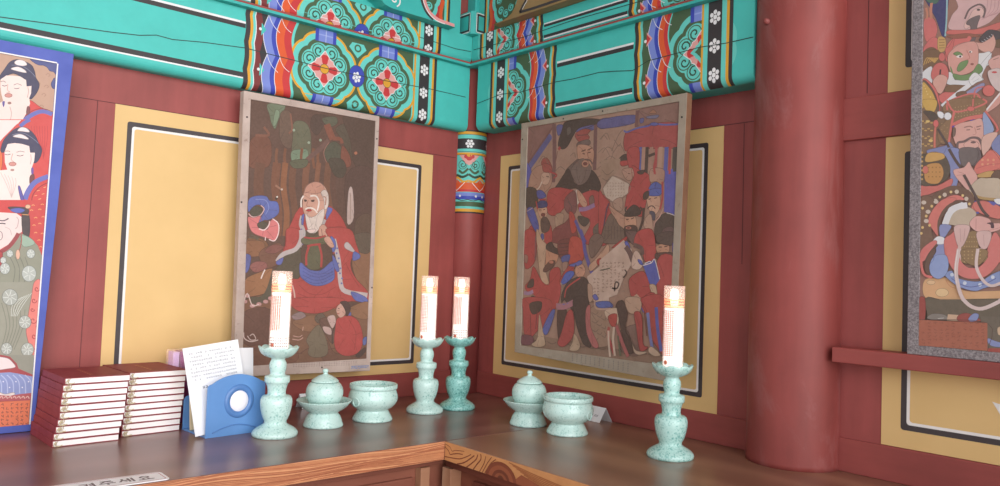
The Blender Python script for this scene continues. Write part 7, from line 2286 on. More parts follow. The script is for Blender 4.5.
strip_part('pink_curl', [(-.475, 1.275), (-.492, 1.25), (-.482, 1.236), (-.462, 1.24), (-.46, 1.262)], .013, M['pink'], .0006, o)
strip_part('red_curl', [(-.482, 1.272), (-.488, 1.256), (-.478, 1.247), (-.468, 1.252)], .006, M['book_red'], .0008, o)
# right carved arm
br = [(.185, 1.2075), (.19, 1.2072), (.72, 1.2072), (.76, 1.25), (.74, 1.36), (.32, 1.36), (.307, 1.283), (.299, 1.261), (.289, 1.24), (.275, 1.225), (.256, 1.2155), (.23, 1.2105)]
FB2 = lambda u, v, h: (-.115-h, -u, v)
mb = MB(); mb.prism(br, lambda a, b, d: (d, -a, b), -.115, -.0605); o = mb.build('carved_bracket', M['tan'], org=(-.1, -.45, 1.207)); tag(o, 'ochre carved bracket with black outline, upper right of corner', 'bracket')
strip_part('black_outline', [(.36, 1.34), (.342, 1.258), (.326, 1.236), (.3135, 1.2185)], .008, M['stripe_black'], .0006, o, FB2)
strip_part('black_outline', [(.313, 1.219), (.42, 1.217), (.70, 1.219)], .008, M['stripe_black'], .0006, o, FB2)
strip_part('white_outline', [(.37, 1.34), (.350, 1.258), (.336, 1.238), (.326, 1.2255)], .0025, M['stripe_white'], .0008, o, FB2)
# painted boards behind the arms
def upper_board(label, fn, flip, org):
    cv = Canvas(rect=(.06, 1.1, 1.207, 1.5))
    cv.rectf(0, 2, 1.2, 1.6, GREEN, 0); cv.rectf(0, .105, 1.2, 1.6, TEAL, 1)
    for k, (a, b, c_) in enumerate(((.105, .113, BLK), (.113, .119, YEL), (.119, .128, LTE))): cv.rectf(a, b, 1.2, 1.6, c_, 2)
    e = dict(amp=.008, n=4, ph=.5)
    wband(cv, .128, .142, 1.18, 1.5, ORG, 3, **e); wband(cv, .142, .158, 1.18, 1.5, RED, 3, **e)
    cv.poly(lobed(.215, 1.31, .07, .09, 8, .1), LTE, 4); cv.poly(lobed(.215, 1.31, .055, .075, 8, .1), GREEN, 5)
    for k in range(8): spiral(cv, .215+.034*math.cos(k*PI/4), 1.31+.05*math.sin(k*PI/4), .015, 6, k, 1)
    cv.rectf(.272, .279, 1.2, 1.6, YEL, 7); cv.rectf(.279, .29, 1.2, 1.6, BLK, 7); cv.rectf(.29, 2, 1.2, 1.6, TEAL, 7)
    mb = MB(); cols = []
    mb.prism([(.0605, 1.207), (1.1, 1.207), (1.1, 1.5), (.0605, 1.5)], fn, -.018, 0); cols += [lin(TEAL)]*len(mb.f)
    if flip:
        n0 = len(mb.f); cv.emit(mb, cols, fn)
        for i in range(n0, len(mb.f)): mb.f[i].reverse()
    else: cv.emit(mb, cols, fn)
    o = mb.build('painted_board', M['beam'], org=org, cols=cols); tag(o, label, 'board'); return o
upper_board('patterned board behind the carved turquoise arm, above the left beams', lambda u, v, h: (-u-.06, -.02-h, v), True, (-.3, -.01, 1.207))
upper_board('patterned board behind the ochre arm, above the right beams', lambda u, v, h: (-.06-h, -u+.03, v), False, (-.05, -.3, 1.207))

# ------------------------------------------------------------------ framed paintings
def frame_thing(name, label, fn, Qo, Qi, art, amat, fmat, thick, org, frame_name='frame', outline=0.0, side=None, more=()):
    """fn(u,v,h): h in front of the picture plane."""
    t = thing(name, label, 'painting', org)
    mb = MB(); n = 4; b = 0
    O0 = [fn(*p, -thick) for p in Qo]; O1 = [fn(*p, 0) for p in Qo]; I1 = [fn(*p, 0) for p in Qi]; I0 = [fn(*p, -thick) for p in Qi]
    for i in range(4):
        j = (i+1) % 4
        mb.face([O1[i], O1[j], I1[j], I1[i]]); mb.face([O0[j], O0[i], I0[i], I0[j]]); mb.face([O0[i], O0[j], O1[j], O1[i]], 1 if side else 0); mb.face([I1[i], I1[j], I0[j], I0[i]])
    mb.build(frame_name, [fmat, side] if side else fmat, t, bevel=.0012)
    mb = MB(); cols = []
    mb.prism(list(Qi), fn, -thick, -.004); cols += [lin((70, 60, 55))]*len(mb.f)
    cv = Canvas(quad=Qi)
    for v0, v1, c in (((0, .9, (198, 62, 58)), (0, .46, (146, 146, 130)), (0, .155, (134, 148, 198)), (0, .105, (175, 80, 85)), (0, .085, (226, 118, 78)), (.72, .9, (188, 150, 128))) if more else ()): cv.rectf(-.5, .5, v0, v1, c)
    for fu in more: load_art(cv, art, outline, False, fu)
    load_art(cv, art, outline, outline > .001)
    cv.emit(mb, cols, lambda u, v, h: fn(u, v, h-.0036))
    mb.build('picture', amat, t, cols=cols)
    return t
def quad_line(parent, name, fn, Q, w, m, h=.0005, sides=(0, 1, 2, 3)):
    mb = MB(); cx = sum(p[0] for p in Q)/4; cy = sum(p[1] for p in Q)/4
    for i in sides:
        a, b = Q[i], Q[(i+1) % 4]; dx, dy = b[0]-a[0], b[1]-a[1]; l = math.hypot(dx, dy); nx, ny = -dy/l*w, dx/l*w
        mb.face([fn(a[0]-nx, a[1]-ny, h), fn(b[0]-nx, b[1]-ny, h), fn(*b, h), fn(*a, h)])
    return mb.build(name, m, parent)
def nails(parent, fn, pts):
    for u, v in pts:
        mb = MB(); mb.lathe([(.0026, -.002), (.0026, .0008), (.0014, .0016), (0, .0018)], 0, 0, 8)
        mb.v = [tuple(fn(u+x, v+y, z)) for x, y, z in mb.v]; mb.build('nail', M['nail'], parent)
# far left: blue-bordered group, leaning out at the top
tv = Vector((0, -.08, .88)).normalized(); tn = Vector((1, 0, 0)).cross(tv)
f1 = lambda u, v, h=0: tuple(Vector((-1.6, -.015, 0))+Vector((1, 0, 0))*u+tv*v+tn*h)
Qo, Qi = [list(QUADS['p1o'][i]) for i in range(4)], [list(QUADS['p1i'][i]) for i in range(4)]
for q in (Qo, Qi): q[0] = [q[1][0]-.46+(0 if q is Qo else .07), q[1][1]]; q[3] = [q[2][0]-.46+(0 if q is Qo else .07), q[2][1]]
sh = max(0, .002-min(p[1] for p in Qo))
for p in (Qo[0], Qo[1]): p[1] = .001
t = frame_thing('framed_painting', 'blue-bordered painting of robed figures leaning at the far left, behind the red books', f1, Qo, Qi, ART['p1'], M['art_new'], M['blue_frame'], .012, (-1.5, -.02, 0), 'blue_border', .0009, None, (lambda u, v: u-2*(.054+.0655*v), lambda u, v: .442-.131*v-u))
quad_line(t, 'white_edge_line', f1, Qi, .0028, M['stripe_white'], .0004, (1, 2, 3))
f2 = lambda u, v, h=0: (-1.0+u, -.065-h, v)
t = frame_thing('framed_painting', 'painting of a bald old monk in a red robe with a dragon, pale worn frame', f2, QUADS['p2o'], QUADS['p2i'], ART['p2'], M['art_old'], M['frame_pale'], .024, (-.655, -.05, .1), 'frame', .0012)
a, b = QUADS['p2o'][0], QUADS['p2o'][1]
cv = Canvas()
for i in range(26):
    u = a[0]+.17+i*.008; v = a[1]+.022+(i/26)*-.004+.002
    for k in range(3): cv.stroke([(u, v-.006+k*.005), (u+.003, v-.0045+k*.005)], .0012, (110, 92, 88), 0)
mb = MB(); cols = []; cv.emit(mb, cols, f2, h0=.0003); mb.build('faded_writing', M['print_dark'], t)
mb = MB(); mb.prism([(b[0]-.072, b[1]+.004), (b[0]-.003, b[1]+.003), (b[0]-.004, b[1]+.022), (b[0]-.072, b[1]+.026)], f2, 0, .0012); lb = mb.build('paper_label', M['frame_pale'], t)
cv = Canvas(); rnd = random.Random(3)
for i in range(9):
    u = b[0]-.067+i*.0068
    cv.stroke([(u, b[1]+.009+rnd.random()*.004), (u+.005, b[1]+.009+rnd.random()*.006), (u+.002, b[1]+.017), (u+.006, b[1]+.016)], .0016, (92, 96, 140), 0)
mb = MB(); cols = []; cv.emit(mb, cols, f2, h0=.0015); mb.build('blue_writing', M['holder_ring'], lb)
Q2 = QUADS['p2o']; nails(t, f2, [(Q2[3][0]+.012, Q2[3][1]-.07), (Q2[3][0]+.009, Q2[3][1]-.3), (Q2[2][0]-.006, Q2[2][1]-.07), (Q2[1][0]-.006, Q2[1][1]+.25), (Q2[0][0]+.26, Q2[0][1]+.012)])
f3 = lambda u, v, h=0: (-.105-h, -.2-u, v)
t = frame_thing('framed_painting', 'crowded court scene painting with a red canopy, grey weathered frame on the right wall', f3, QUADS['p3o'], QUADS['p3i'], ART['p3'], M['art_old'], M['frame_grey'], .022, (-.1, -.58, .17), 'frame', .0014, M['frame_side'])
a, b = QUADS['p3o'][0], QUADS['p3o'][1]
cv = Canvas(); rnd = random.Random(5)
for i in range(13):
    u = a[0]+.24+i*.0165; v = a[1]+.014+(b[1]-a[1])*(u-a[0])/(b[0]-a[0])*.9
    for k in range(4):
        cv.stroke([(u, v-.008+k*.006), (u+.004, v-.0065+k*.006)], .0012, (104, 90, 84), 0); cv.stroke([(u+.002, v-.009+k*.006), (u+.003, v-.005+k*.006)], .001, (104, 90, 84), 0)
mb = MB(); cols = []; cv.emit(mb, cols, f3, h0=.0003); mb.build('faded_writing', M['print_dark'], t)
Q3 = QUADS['p3o']; nails(t, f3, [(Q3[3][0]+.008, Q3[3][1]-.05), (Q3[2][0]-.014, Q3[2][1]-.06), (Q3[3][0]+.18, Q3[3][1]-.008), (Q3[3][0]+.33, Q3[3][1]-.006), (Q3[1][0]-.05, Q3[1][1]+.02)])
f4 = lambda u, v, h=0: (-.05-h, -1.4-u, v)
Qo, Qi = [list(p) for p in QUADS['p4o']], [list(p) for p in QUADS['p4i']]
for q, e in ((Qo, 0), (Qi, .022)):
    q[1] = [q[0][0]+.60-2*e, q[0][1]]; q[2] = [q[3][0]+.60-2*e, 1.08-e]; q[3][1] = 1.08-e
for p in (Qo[0], Qo[1]): p[1] = .2728
t = frame_thing('framed_painting', 'armoured guardian painting in a speckled grey border, standing on the red rail at far right', f4, Qo, Qi, ART['p4'], M['art_mid'], M['frame_stone'], .022, (-.04, -1.75, .2728), 'speckled_border', .0006)
# ------------------------------------------------------------------ things on the counter
# celadon candlesticks
def dish_rim(r, z, a, k):
    if z > .178 and r > .02:
        q = min(1, (z-.178)/.03); w = abs(math.cos(5*a))
        return r*(1+.035*q*(w-.5)), z+.0045*q*(w-.6)
    return r, z
STICK = [(.0, 0), (.0515, 0), (.0530, .003), (.0535, .007), (.0520, .011), (.0480, .0155), (.0420, .0195), (.0350, .0235), (.0300, .0265), (.0268, .029), (.0258, .032), (.0260, .036),
         (.0290, .041), (.0320, .049), (.0350, .060), (.0370, .072), (.0374, .080), (.0366, .087), (.0340, .0925), (.0300, .0950), (.0228, .0960), (.0214, .0985), (.0210, .104), (.0218, .111), (.0236, .118), (.0256, .1235),
         (.0268, .1250), (.0288, .1262), (.0293, .130), (.0293, .138), (.0287, .1408), (.0262, .142), (.0200, .1432), (.0174, .146), (.0170, .148), (.0184, .153), (.0200, .160), (.0203, .166), (.0192, .173), (.0166, .178), (.0154, .181),
         (.0175, .1835), (.0240, .1855), (.0330, .1895), (.0400, .1955), (.0445, .2025), (.0470, .2095), (.0462, .2105), (.0432, .2040), (.0385, .1975), (.0310, .1935), (.0200, .1915), (0, .191)]
def candlestick(xy, label, m):
    mb = MB(); mb.lathe(STICK, xy[0], xy[1], 60, 0, lambda r, z, a, k: dish_rim(r, z, a, k))
    o = mb.build('candlestick', m, org=(xy[0], xy[1], 0)); return tag(o, label, 'candlestick', 'celadon candlesticks')
# candle in a clear printed cup: built once, copied with its parts
def make_candle(kind):
    x = y = 0; z0 = .1918
    t = thing('votive_candle', '', 'candle', (0, 0, z0), 'lit candles in clear cups')
    R = .0238; H = .199
    mb = MB(); mb.lathe([(R-.0014, z0+.004), (R-.0014, z0+H), (R, z0+H), (R, z0+.003), (R-.004, z0), (0, z0)], 0, 0, 40); mb.build('plastic_cup', M['clear'], t)
    mb = MB(); mb.lathe([(0, z0+.0015), (R-.003, z0+.0015), (R-.003, z0+.011), (.010, z0+.012), (0, z0+.012)], 0, 0, 32); mb.build('cup_base', M['base_plastic'], t)
    mb = MB(); mb.lathe([(0, z0+.0125), (.0205, z0+.0125), (.0212, z0+.016), (.0212, z0+0.1476), (.0200, z0+0.1508), (.012, z0+0.1492), (0, z0+0.1486)], 0, 0, 36); mb.build('wax', M['wax'], t)
    mb = MB(); mb.lathe([(.0218, z0+0.1481), (.0221, z0+0.1481), (.0221, z0+0.1693), (.0218, z0+0.1693)], 0, 0, 36)
    for q, w in ((.1515, .0022), (.158, .0016), (.165, .0018)): mb.lathe([(.0219, z0+q), (.0222, z0+q), (.0222, z0+q+w), (.0219, z0+q+w)], 0, 0, 36, 1)
    mb.build('amber_rim', [M['amber_clear'], M['amber']], t)
    mb = MB(); mb.lathe([(0, z0+0.1486), (.006, z0+0.1508), (.0088, z0+0.1584), (.0092, z0+0.1671), (.0086, z0+0.1801), (.0076, z0+0.1888), (.006, z0+0.1915), (0, z0+0.1920)], 0, 0, 24); fl = mb.build('flame', M['flame'], t)
    # printed text on the side of the cup
    cv = Canvas(); cd = Canvas(); rnd = random.Random(9)
    top, bot = (.138, .055) if kind == 'block' else (.140, .035)
    n = 24
    for i in range(n):
        v = top-(top-bot)*i/n
        for j in range(6):
            u = -.030+j*.0052
            cv.rectf(u, u+.0036, v, v+.0022, (0, 0, 0), 0); 
            if rnd.random() < .7: cv.rectf(u+.0006+rnd.random()*.0014, u+.0022, v-.0011, v+.0024, (0, 0, 0), 0)
    cs = Canvas(); cs.disc(-.018, .024, .005, (0, 0, 0), 0)
    if kind == 'block':
        for i in range(4):
            for j in range(9):
                u = -.026+j*.0054; v = .040-i*.0065
                cd.rectf(u, u+.0038, v, v+.0013, (0, 0, 0), 0); cd.rectf(u+.0012, u+.0024, v-.0018, v+.003, (0, 0, 0), 0)
    RR = R+.0002; A0 = math.radians(-130)
    fc = lambda u, v, h: ((RR+h)*math.cos(A0+u/RR), (RR+h)*math.sin(A0+u/RR), z0+v)
    cuts = [-.06+.004*i for i in range(30)]
    for nm, q, m in (('red_print', cv, 'print_red'), ('red_seal', cs, 'print_red'), ('dark_print', cd, 'print_dark')):
        if not q.sh: continue
        mb = MB(); cc_ = []; q.emit(mb, cc_, fc, ucuts=cuts, h0=.0001); mb.build(nm, M[m], t)
    return t
M['amber_clear'] = mat_clear('amber_plastic', (255, 205, 160), .12)
proto = {'plain': make_candle('plain'), 'block': make_candle('block')}; used = set()
def candle(xy, label, kind, rot):
    o = proto[kind] if kind not in used else copy_tree(proto[kind]); used.add(kind)
    o.location = (xy[0], xy[1], ZC+.1918); o.rotation_euler = (0, 0, rot); o['label'] = label
    return o
S1, S2, S3, S4 = (-.871, -.335), (-.376, -.257), (-.257, -.257), (-.224, -1.0)
candlestick(S1, 'pale celadon candlestick between the blue holder and a lidded pot', M['celadon'])
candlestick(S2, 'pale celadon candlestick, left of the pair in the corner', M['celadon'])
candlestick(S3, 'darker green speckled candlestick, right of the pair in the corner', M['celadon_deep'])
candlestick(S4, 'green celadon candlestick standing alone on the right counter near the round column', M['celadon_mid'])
candle(S1, 'lit candle in a clear printed cup in front of the old monk painting', 'block', .25)
candle(S2, 'lit candle in a clear cup, left of the pair in the corner', 'plain', .0)
candle(S3, 'lit candle in a clear cup, right of the pair in the corner', 'block', .1)
candle(S4, 'lit candle in a clear printed cup standing alone in front of the court painting', 'plain', -.25)

# lidded pots on pedestal dishes
DISH = [(0, 0), (.0490, 0), (.0505, .002), (.0507, .005), (.0490, .008), (.0470, .013), (.0445, .021), (.0410, .028), (.0372, .0325), (.0362, .0345), (.0368, .0365), (.0420, .039), (.0510, .0445), (.0590, .0515), (.0650, .0585), (.0690, .0640), (.0698, .0655), (.0690, .0665), (.0660, .0640), (.0590, .0570), (.0500, .0510), (.0400, .0480), (0, .047)]
POT = [(0, .0478), (.0290, .0478), (.0310, .0500), (.0360, .0550), (.0410, .0625), (.0450, .0720), (.0470, .0820), (.0468, .0910), (.0445, .0990), (.0405, .1060), (.0355, .1105), (.0330, .1120), (.0325, .1110), (.034, .106), (0, .100)]
LID = [(0, .1108), (.0330, .1122), (.0345, .1130), (.0345, .1145), (.0330, .1165), (.0290, .1200), (.0230, .1240), (.0160, .1280), (.0095, .1305), (.0070, .1315), (.0055, .1330), (.0050, .1345), (.0058, .1358), (0, .1360)]
KNOB = [(0, .1359), (.0052, .1360), (.0072, .1380), (.0078, .1405), (.0066, .1435), (.0040, .1452), (0, .1456)]
def pot_set(xy, l1, l2, m):
    mb = MB(); mb.lathe(DISH, xy[0], xy[1], 56); o = mb.build('pedestal_dish', m, org=(xy[0], xy[1], 0)); tag(o, l1, 'dish', 'celadon pedestal dishes')
    t = thing('lidded_pot', l2, 'pot', (xy[0], xy[1], .0478), 'lidded celadon pots')
    mb = MB(); mb.lathe(POT, xy[0], xy[1], 56); mb.build('body', m, t)
    mb = MB(); mb.lathe(LID, xy[0], xy[1], 48); ld = mb.build('lid', m, t)
    mb = MB(); mb.lathe(KNOB, xy[0], xy[1], 24); mb.build('knob', m, ld)
pot_set((-.719, -.291), 'pale celadon pedestal dish on the left counter, holding a lidded pot', 'round lidded celadon pot in front of the monk painting', M['celadon'])
pot_set((-.243, -.549), 'pale celadon pedestal dish on the right counter, holding a lidded pot', 'round lidded celadon pot in front of the court painting', M['celadon'])
# incense bowls
BOWL = [(0, 0), (.0515, 0), (.0535, .002), (.0537, .005), (.0515, .009), (.0480, .0155), (.0440, .0225), (.0415, .0270), (.0412, .0290), (.0440, .0310), (.0520, .0360), (.0600, .0435), (.0648, .0530), (.0660, .0610), (.0648, .0690), (.0622, .0760), (.0605, .0805), (.0602, .0830), (.0615, .0845), (.0636, .0855), (.0640, .0880), (.0640, .0945), (.0632, .0965), (.0615, .0970), (.0585, .0940), (.0570, .0880), (.0590, .0750), (.0560, .0620), (.0450, .0520), (0, .0490)]
def incense_bowl(xy, label, m, az):
    mb = MB(); mb.lathe(BOWL, xy[0], xy[1], 60); o = mb.build('incense_bowl', m, org=(xy[0], xy[1], 0)); tag(o, label, 'bowl', 'celadon incense bowls')
    for s in (0, PI):
        a = az+s; n = Vector((math.cos(a), math.sin(a), -.05)).normalized(); c = Vector((xy[0], xy[1], .057))+n*.0655
        e1 = Vector((-math.sin(a), math.cos(a), 0)); e2 = n.cross(e1)
        pts = []
        for k in range(25):
            b = 2*PI*k/24; q = e1*.0105*math.cos(b); off = -.0105*.0105*math.cos(b)**2/(2*.065)
            pts.append(c+q+e2*.0105*math.sin(b)+n*(off-.0006))
        mb = MB(); mb.tube(pts, .0019, 8); mb.build('ring_handle', m, o)
incense_bowl((-.569, -.285), 'open celadon incense bowl on the left counter, in front of the monk painting', M['celadon'], math.radians(-128-38))
incense_bowl((-.237, -.689), 'open celadon incense bowl on the right counter, in front of the court painting', M['celadon'], math.radians(-136+58))

# red books in two stacks of ten
def make_book(dx, dy, th):
    t = thing('sutra_book', '', 'book', (0, 0, 0), 'red sutra books in two stacks')
    c = .0016
    mb = MB(); mb.box(0, dx, 0, dy, 0, c); mb.box(0, dx, 0, dy, th-c, th); mb.box(0, c*1.2, 0, dy, c, th-c); mb.build('cover', M['book_red'], t, bevel=.0004)
    mb = MB(); mb.box(c*1.3, dx-.001, .0012, dy-.0012, c, th-c); mb.build('page_block', M['pages'], t)
    return t
bk = make_book(.134, .172, .01445); first = True
ORD = ['bottom', 'second from the bottom', 'third from the bottom', 'fourth from the bottom', 'fifth from the bottom', 'fifth from the top', 'fourth from the top', 'third from the top', 'second from the top', 'top']
rnd = random.Random(4)
def string(parent, x, y, z, pts, r=.0007, org=None):
    P = smooth_open([(a, b) for a, b in pts], 5)
    mb = MB(); mb.tube([(x+a, y-.0012-.0006*math.sin(i*.9), z+b) for i, (a, b) in enumerate(P)], r, 5)
    return mb.build('binding_thread', M['thread'], parent)
for side, (x0, y0, sx, sy) in (('left', (-1.3145, -.2135, .0155, 0)), ('right', (-1.1695, -.1795, .0105, 0))):
    for i in range(10):
        o = bk if first else copy_tree(bk); first = False
        x = x0+sx*i/9+rnd.uniform(-.0012, .0012)+(.002 if side == 'left' and i in (3, 4) else 0); y = y0+rnd.uniform(-.0012, .0012)
        z = i*.01455
        o.location = (x, y, ZC+z+.0001); o['_org'] = (x, y, z); o.rotation_euler = (0, 0, rnd.uniform(-.004, .004)+(.05 if side == 'left' else .075))
        o['label'] = 'maroon cloth-bound book, %s of the %s stack' % (ORD[i], side)
        if i in (0, 2, 3, 5, 6, 8):
            b0 = rnd.uniform(.006, .011)
            mb = MB(); L = [(b0, .0138), (b0+.003, .009), (b0-.001, .005), (b0+.001, .0012)] if i else [(b0, .012), (b0-.004, .003), (b0+.006, .0015), (b0+.013, .004)]
            P = smooth_open(L, 5); mb.tube([(a, -.0014, b) for a, b in P], .0008, 5)
            P2 = smooth_open([(a+.004, b+.001) for a, b in L[:3]]+[(b0+.012, .002)], 5); mb.tube([(a, -.0014, b) for a, b in P2], .0007, 5)
            mb.tube([(b0+.001*math.cos(k), -.002, .008+.003*math.sin(k)) for k in range(7)], .0009, 5)
            c = mb.build('binding_thread', M['thread'], None); c.location = (0, 0, 0); c.parent = o
        if i == 9:
            cv = Canvas(); r2 = random.Random(8)
            for k in range(6):
                v = .035+k*.017
                cv.stroke([(.055+.004, v), (.066, v+.006)], .0018, (0, 0, 0), 0); cv.stroke([(.058, v+.008), (.068, v+.001)], .0014, (0, 0, 0), 0); cv.stroke([(.060, v-.002), (.061, v+.010)], .0014, (0, 0, 0), 0)
            mb = MB(); cc_ = []; cv.emit(mb, cc_, lambda u, v, h: (u, v, .01445+h)); c = mb.build('gold_title', M['gold_print'], None); c.location = (0, 0, 0); c.parent = o

# blue plastic holder with papers
t = thing('leaflet_holder', 'blue plastic leaflet holder with a round white disc, beside the books', 'holder', (-.948, -.22, 0))
# local frame: e along the front panel, d to the back
ang = math.atan2(.012, .143); e = Vector((math.cos(ang), math.sin(ang), 0)); dv = Vector((-math.sin(ang), math.cos(ang), 0)); o0 = Vector((-1.018, -.288, 0))
FH = lambda a, b, d: tuple(o0+e*a+dv*d+Vector((0, 0, b)))
W = .146
P = [(0, 0), (W, 0), (W, .112)]+[(W-.008+.008*math.cos(k*PI/8), .114+.008*math.sin(k*PI/8)) for k in range(1, 4)]
top = [(W-.012-(W-.024)*k/14, .1235+.019*math.sin(PI*k/14)**.8) for k in range(15)]
P += top+[(.008-.008*math.sin(k*PI/8), .114+.008*math.cos(k*PI/8)) for k in range(1, 4)]+[(0, .112)]
mb = MB(); mb.prism(P, FH, 0, .004); mb.build('front_panel', M['holder'], t, bevel=.0015)
mb = MB(); mb.prism([(0, 0), (W, 0), (W, .004), (0, .004)], FH, .0041, .125); mb.build('base_plate', M['holder'], t, bevel=.001)
mb = MB(); mb.prism([(0, .0041), (W, .0041), (W, .070)]+[(W-.014+.014*math.cos(k*PI/12), .07+.012*math.sin(k*PI/12)) for k in range(1, 7)]+[(.014-.014*math.sin(k*PI/12), .07+.012*math.cos(k*PI/12)) for k in range(0, 6)]+[(0, .070)], FH, .119, .123); mb.build('back_plate', M['holder'], t, bevel=.001)
def ringp(name, m, r0, r1, lift, c=(.079, .079)):
    mb = MB(); n = 48
    prof = [(r0, 0), (r0+(r1-r0)*.2, lift*.8), (r0+(r1-r0)*.5, lift), (r0+(r1-r0)*.85, lift*.7), (r1, 0)] if r0 > 0 else [(0, lift), (r1*.6, lift*.9), (r1*.95, lift*.4), (r1, 0)]
    for i in range(n):
        a, b = 2*PI*i/n, 2*PI*(i+1)/n
        for (ra, ha), (rb, hb_) in zip(prof, prof[1:]):
            q = [FH(c[0]+ra*math.cos(a), c[1]+ra*1.06*math.sin(a), -ha-.0002), FH(c[0]+rb*math.cos(a), c[1]+rb*1.06*math.sin(a), -hb_-.0002), FH(c[0]+rb*math.cos(b), c[1]+rb*1.06*math.sin(b), -hb_-.0002), FH(c[0]+ra*math.cos(b), c[1]+ra*1.06*math.sin(b), -ha-.0002)]
            mb.face(q, 0, True)
    return mb.build(name, m, t)
ringp('raised_ring', M['holder_ring'], .0235, .0375, .004); ringp('white_disc', M['white_disc'], 0, .0232, .003)
mb = MB(); mb.tube([FH(.015+k*(W-.03)/16, .010+.014*math.sin(PI*k/16), -.0003) for k in range(17)], .0016, 6); mb.build('moulded_arc', M['holder_ring'], t)
# papers: (corner, right vector, up vector)
def sheet(name, label, cat, c, r, u, w, h, m, thick=.0006, text=None, group=None):
    c = Vector(c); r = Vector(r).normalized(); u = Vector(u); u = (u-r*u.dot(r)).normalized(); n = r.cross(u)
    f = lambda a, b, d=0: tuple(c+r*a+u*b+n*d)
    mb = MB(); mb.prism([(0, 0), (w, 0), (w, h), (0, h)], lambda a, b, d: f(a, b, d), -thick, 0)
    o = mb.build(name, m, org=tuple(c)); tag(o, label, cat, group)
    if text:
        cv = Canvas(); text(cv); mb = MB(); cc_ = []; cv.emit(mb, cc_, f, h0=.0003); mb.build('printed_text', M['ink'], o)
    return o
def page_text(cv):
    r = random.Random(12)
    def glyph(u, v, s, wt):
        k = r.randrange(4)
        cv.stroke([(u, v+s*.5), (u+s*.45, v+s*.5)], wt, (0, 0, 0), 0); cv.stroke([(u+s*.7, v-s*.4), (u+s*.7, v+s*.6)], wt, (0, 0, 0), 0)
        if k == 0: cv.stroke([(u, v+s*.5), (u, v-s*.1), (u+s*.45, v-s*.1)], wt, (0, 0, 0), 0, False)
        elif k == 1: cv.stroke([(u+s*.22, v+s*.4), (u, v-s*.2)], wt, (0, 0, 0), 0); cv.stroke([(u+s*.22, v+s*.3), (u+s*.5, v-s*.2)], wt, (0, 0, 0), 0)
        elif k == 2: cv.stroke([(u, v), (u+s*.5, v)], wt, (0, 0, 0), 0); cv.stroke([(u+s*.1, v-s*.4), (u+s*.6, v-s*.4)], wt, (0, 0, 0), 0)
        else: cv.disc(u+s*.22, v-s*.1, s*.22, (0, 0, 0), 0, None, 8)
    for i in range(9):
        v = .188-i*.0088 if i < 8 else .1065
        x = .012
        while x < (.122 if i < 8 else .118):
            if r.random() < .84 and not (i == 8 and x < .03): glyph(x, v, .0042 if i < 8 else .006, .0007 if i < 8 else .0014)
            x += .0056 if i < 8 else .0072
sheet('paper_sheet', 'tilted white paper printed with text, standing in the blue holder', 'paper', FH(-.019, .0045, .010), tuple(e*.135+Vector((0, 0, .0165))), (-.047, .035, .204), .137, .204, M['paper'], .0012, page_text)
sheet('paper_sheet', 'plain white paper sheet peeking out right behind the printed paper in the blue holder', 'paper', FH(.022, .0062, .026), tuple(e*.135-Vector((0, 0, .003))), (.004, .03, .2), .112, .196, M['paper'], .0012)
sheet('booklet', 'cream booklet at the back of the blue holder, seen left of the printed paper', 'booklet', FH(.004, .0048, .085), tuple(e), (-.002, .02, .15), .11, .15, M['cream'], .006)
# magenta box with a clear cap, between the books and the holder
t = thing('gift_box', 'magenta patterned box with a clear lilac cap, wedged between books and blue holder', 'box', (-.99, -.06, 0))
mb = MB(); mb.box(-1.031, -.952, -.085, -.04, 0, .137); mb.build('body', M['purple'], t, bevel=.003)
mb = MB(); mb.box(-1.0325, -.9505, -.0865, -.0385, .1372, .182); cp = mb.build('cap', M['clear'], t, bevel=.002)
mb = MB(); mb.box(-1.029, -1.014, -.083, -.043, .1374, .178); mb.build('lilac_filling', M['lilac'], cp, bevel=.002)
mb = MB(); mb.box(-1.012, -.954, -.083, -.043, .1374, .179); mb.build('magenta_filling', M['purple'], cp, bevel=.002)
mb = MB(); mb.prism([(-1.012+.008*math.cos(k*PI/5)*(1 if k % 2 else .45), .105+.008*math.sin(k*PI/5)*(1 if k % 2 else .45)) for k in range(10)], lambda a, b, d: (a-.004, d, b), -.0856, -.0851); mb.build('gold_emblem', M['gold_print'], t)
# small folded cards by the wall
def tent_card(label, a, b, top, thick=.0006, mark=True):
    """a, b: base corners of the front flap; top: vector from base to the fold; the rear flap mirrors behind."""
    a, b = Vector(a), Vector(b); tp = Vector(top); back = Vector((tp.x*2, tp.y*2, 0))
    t = thing('tent_card', label, 'card', tuple((a+b)/2), 'small folded cards')
    nrm = (b-a).normalized().cross(tp.normalized())
    for nm, p, q, r, m in (('front_flap', a, b, tp, 'paper'), ('rear_flap', a+back, b+back, Vector((-tp.x, -tp.y, tp.z)), 'paper_shaded')):
        mb = MB(); n = (q-p).normalized().cross(r.normalized())*thick
        P = [p, q, q+r, p+r]; Q_ = [x+n for x in P]
        mb.face(P); mb.face(Q_[::-1])
        for i in range(4): mb.face([P[i], P[(i+1) % 4], Q_[(i+1) % 4], Q_[i]])
        f = mb.build(nm, M[m], t)
        if mark and nm == 'front_flap':
            cv = Canvas(); w = (b-a).length; h = tp.length; ru = (b-a).normalized(); uu = tp.normalized(); nn = ru.cross(uu)
            for k in range(3): cv.stroke([(w*.45+k*.005, h*.32), (w*.45+k*.005+.003, h*.48), (w*.45+k*.005+.002, h*.36)], .001, (0, 0, 0), 0)
            mb = MB(); cc_ = []; cv.emit(mb, cc_, lambda u, v, d: tuple(a+ru*u+uu*v+nn*(d+.0004)), h0=.0004); mb.build('writing', M['ink'], f)
tent_card('small folded white card behind the incense bowl on the right counter', (-.053, -.585, .0002), (-.053, -.6375, .0002), (.020, -.006, .040))
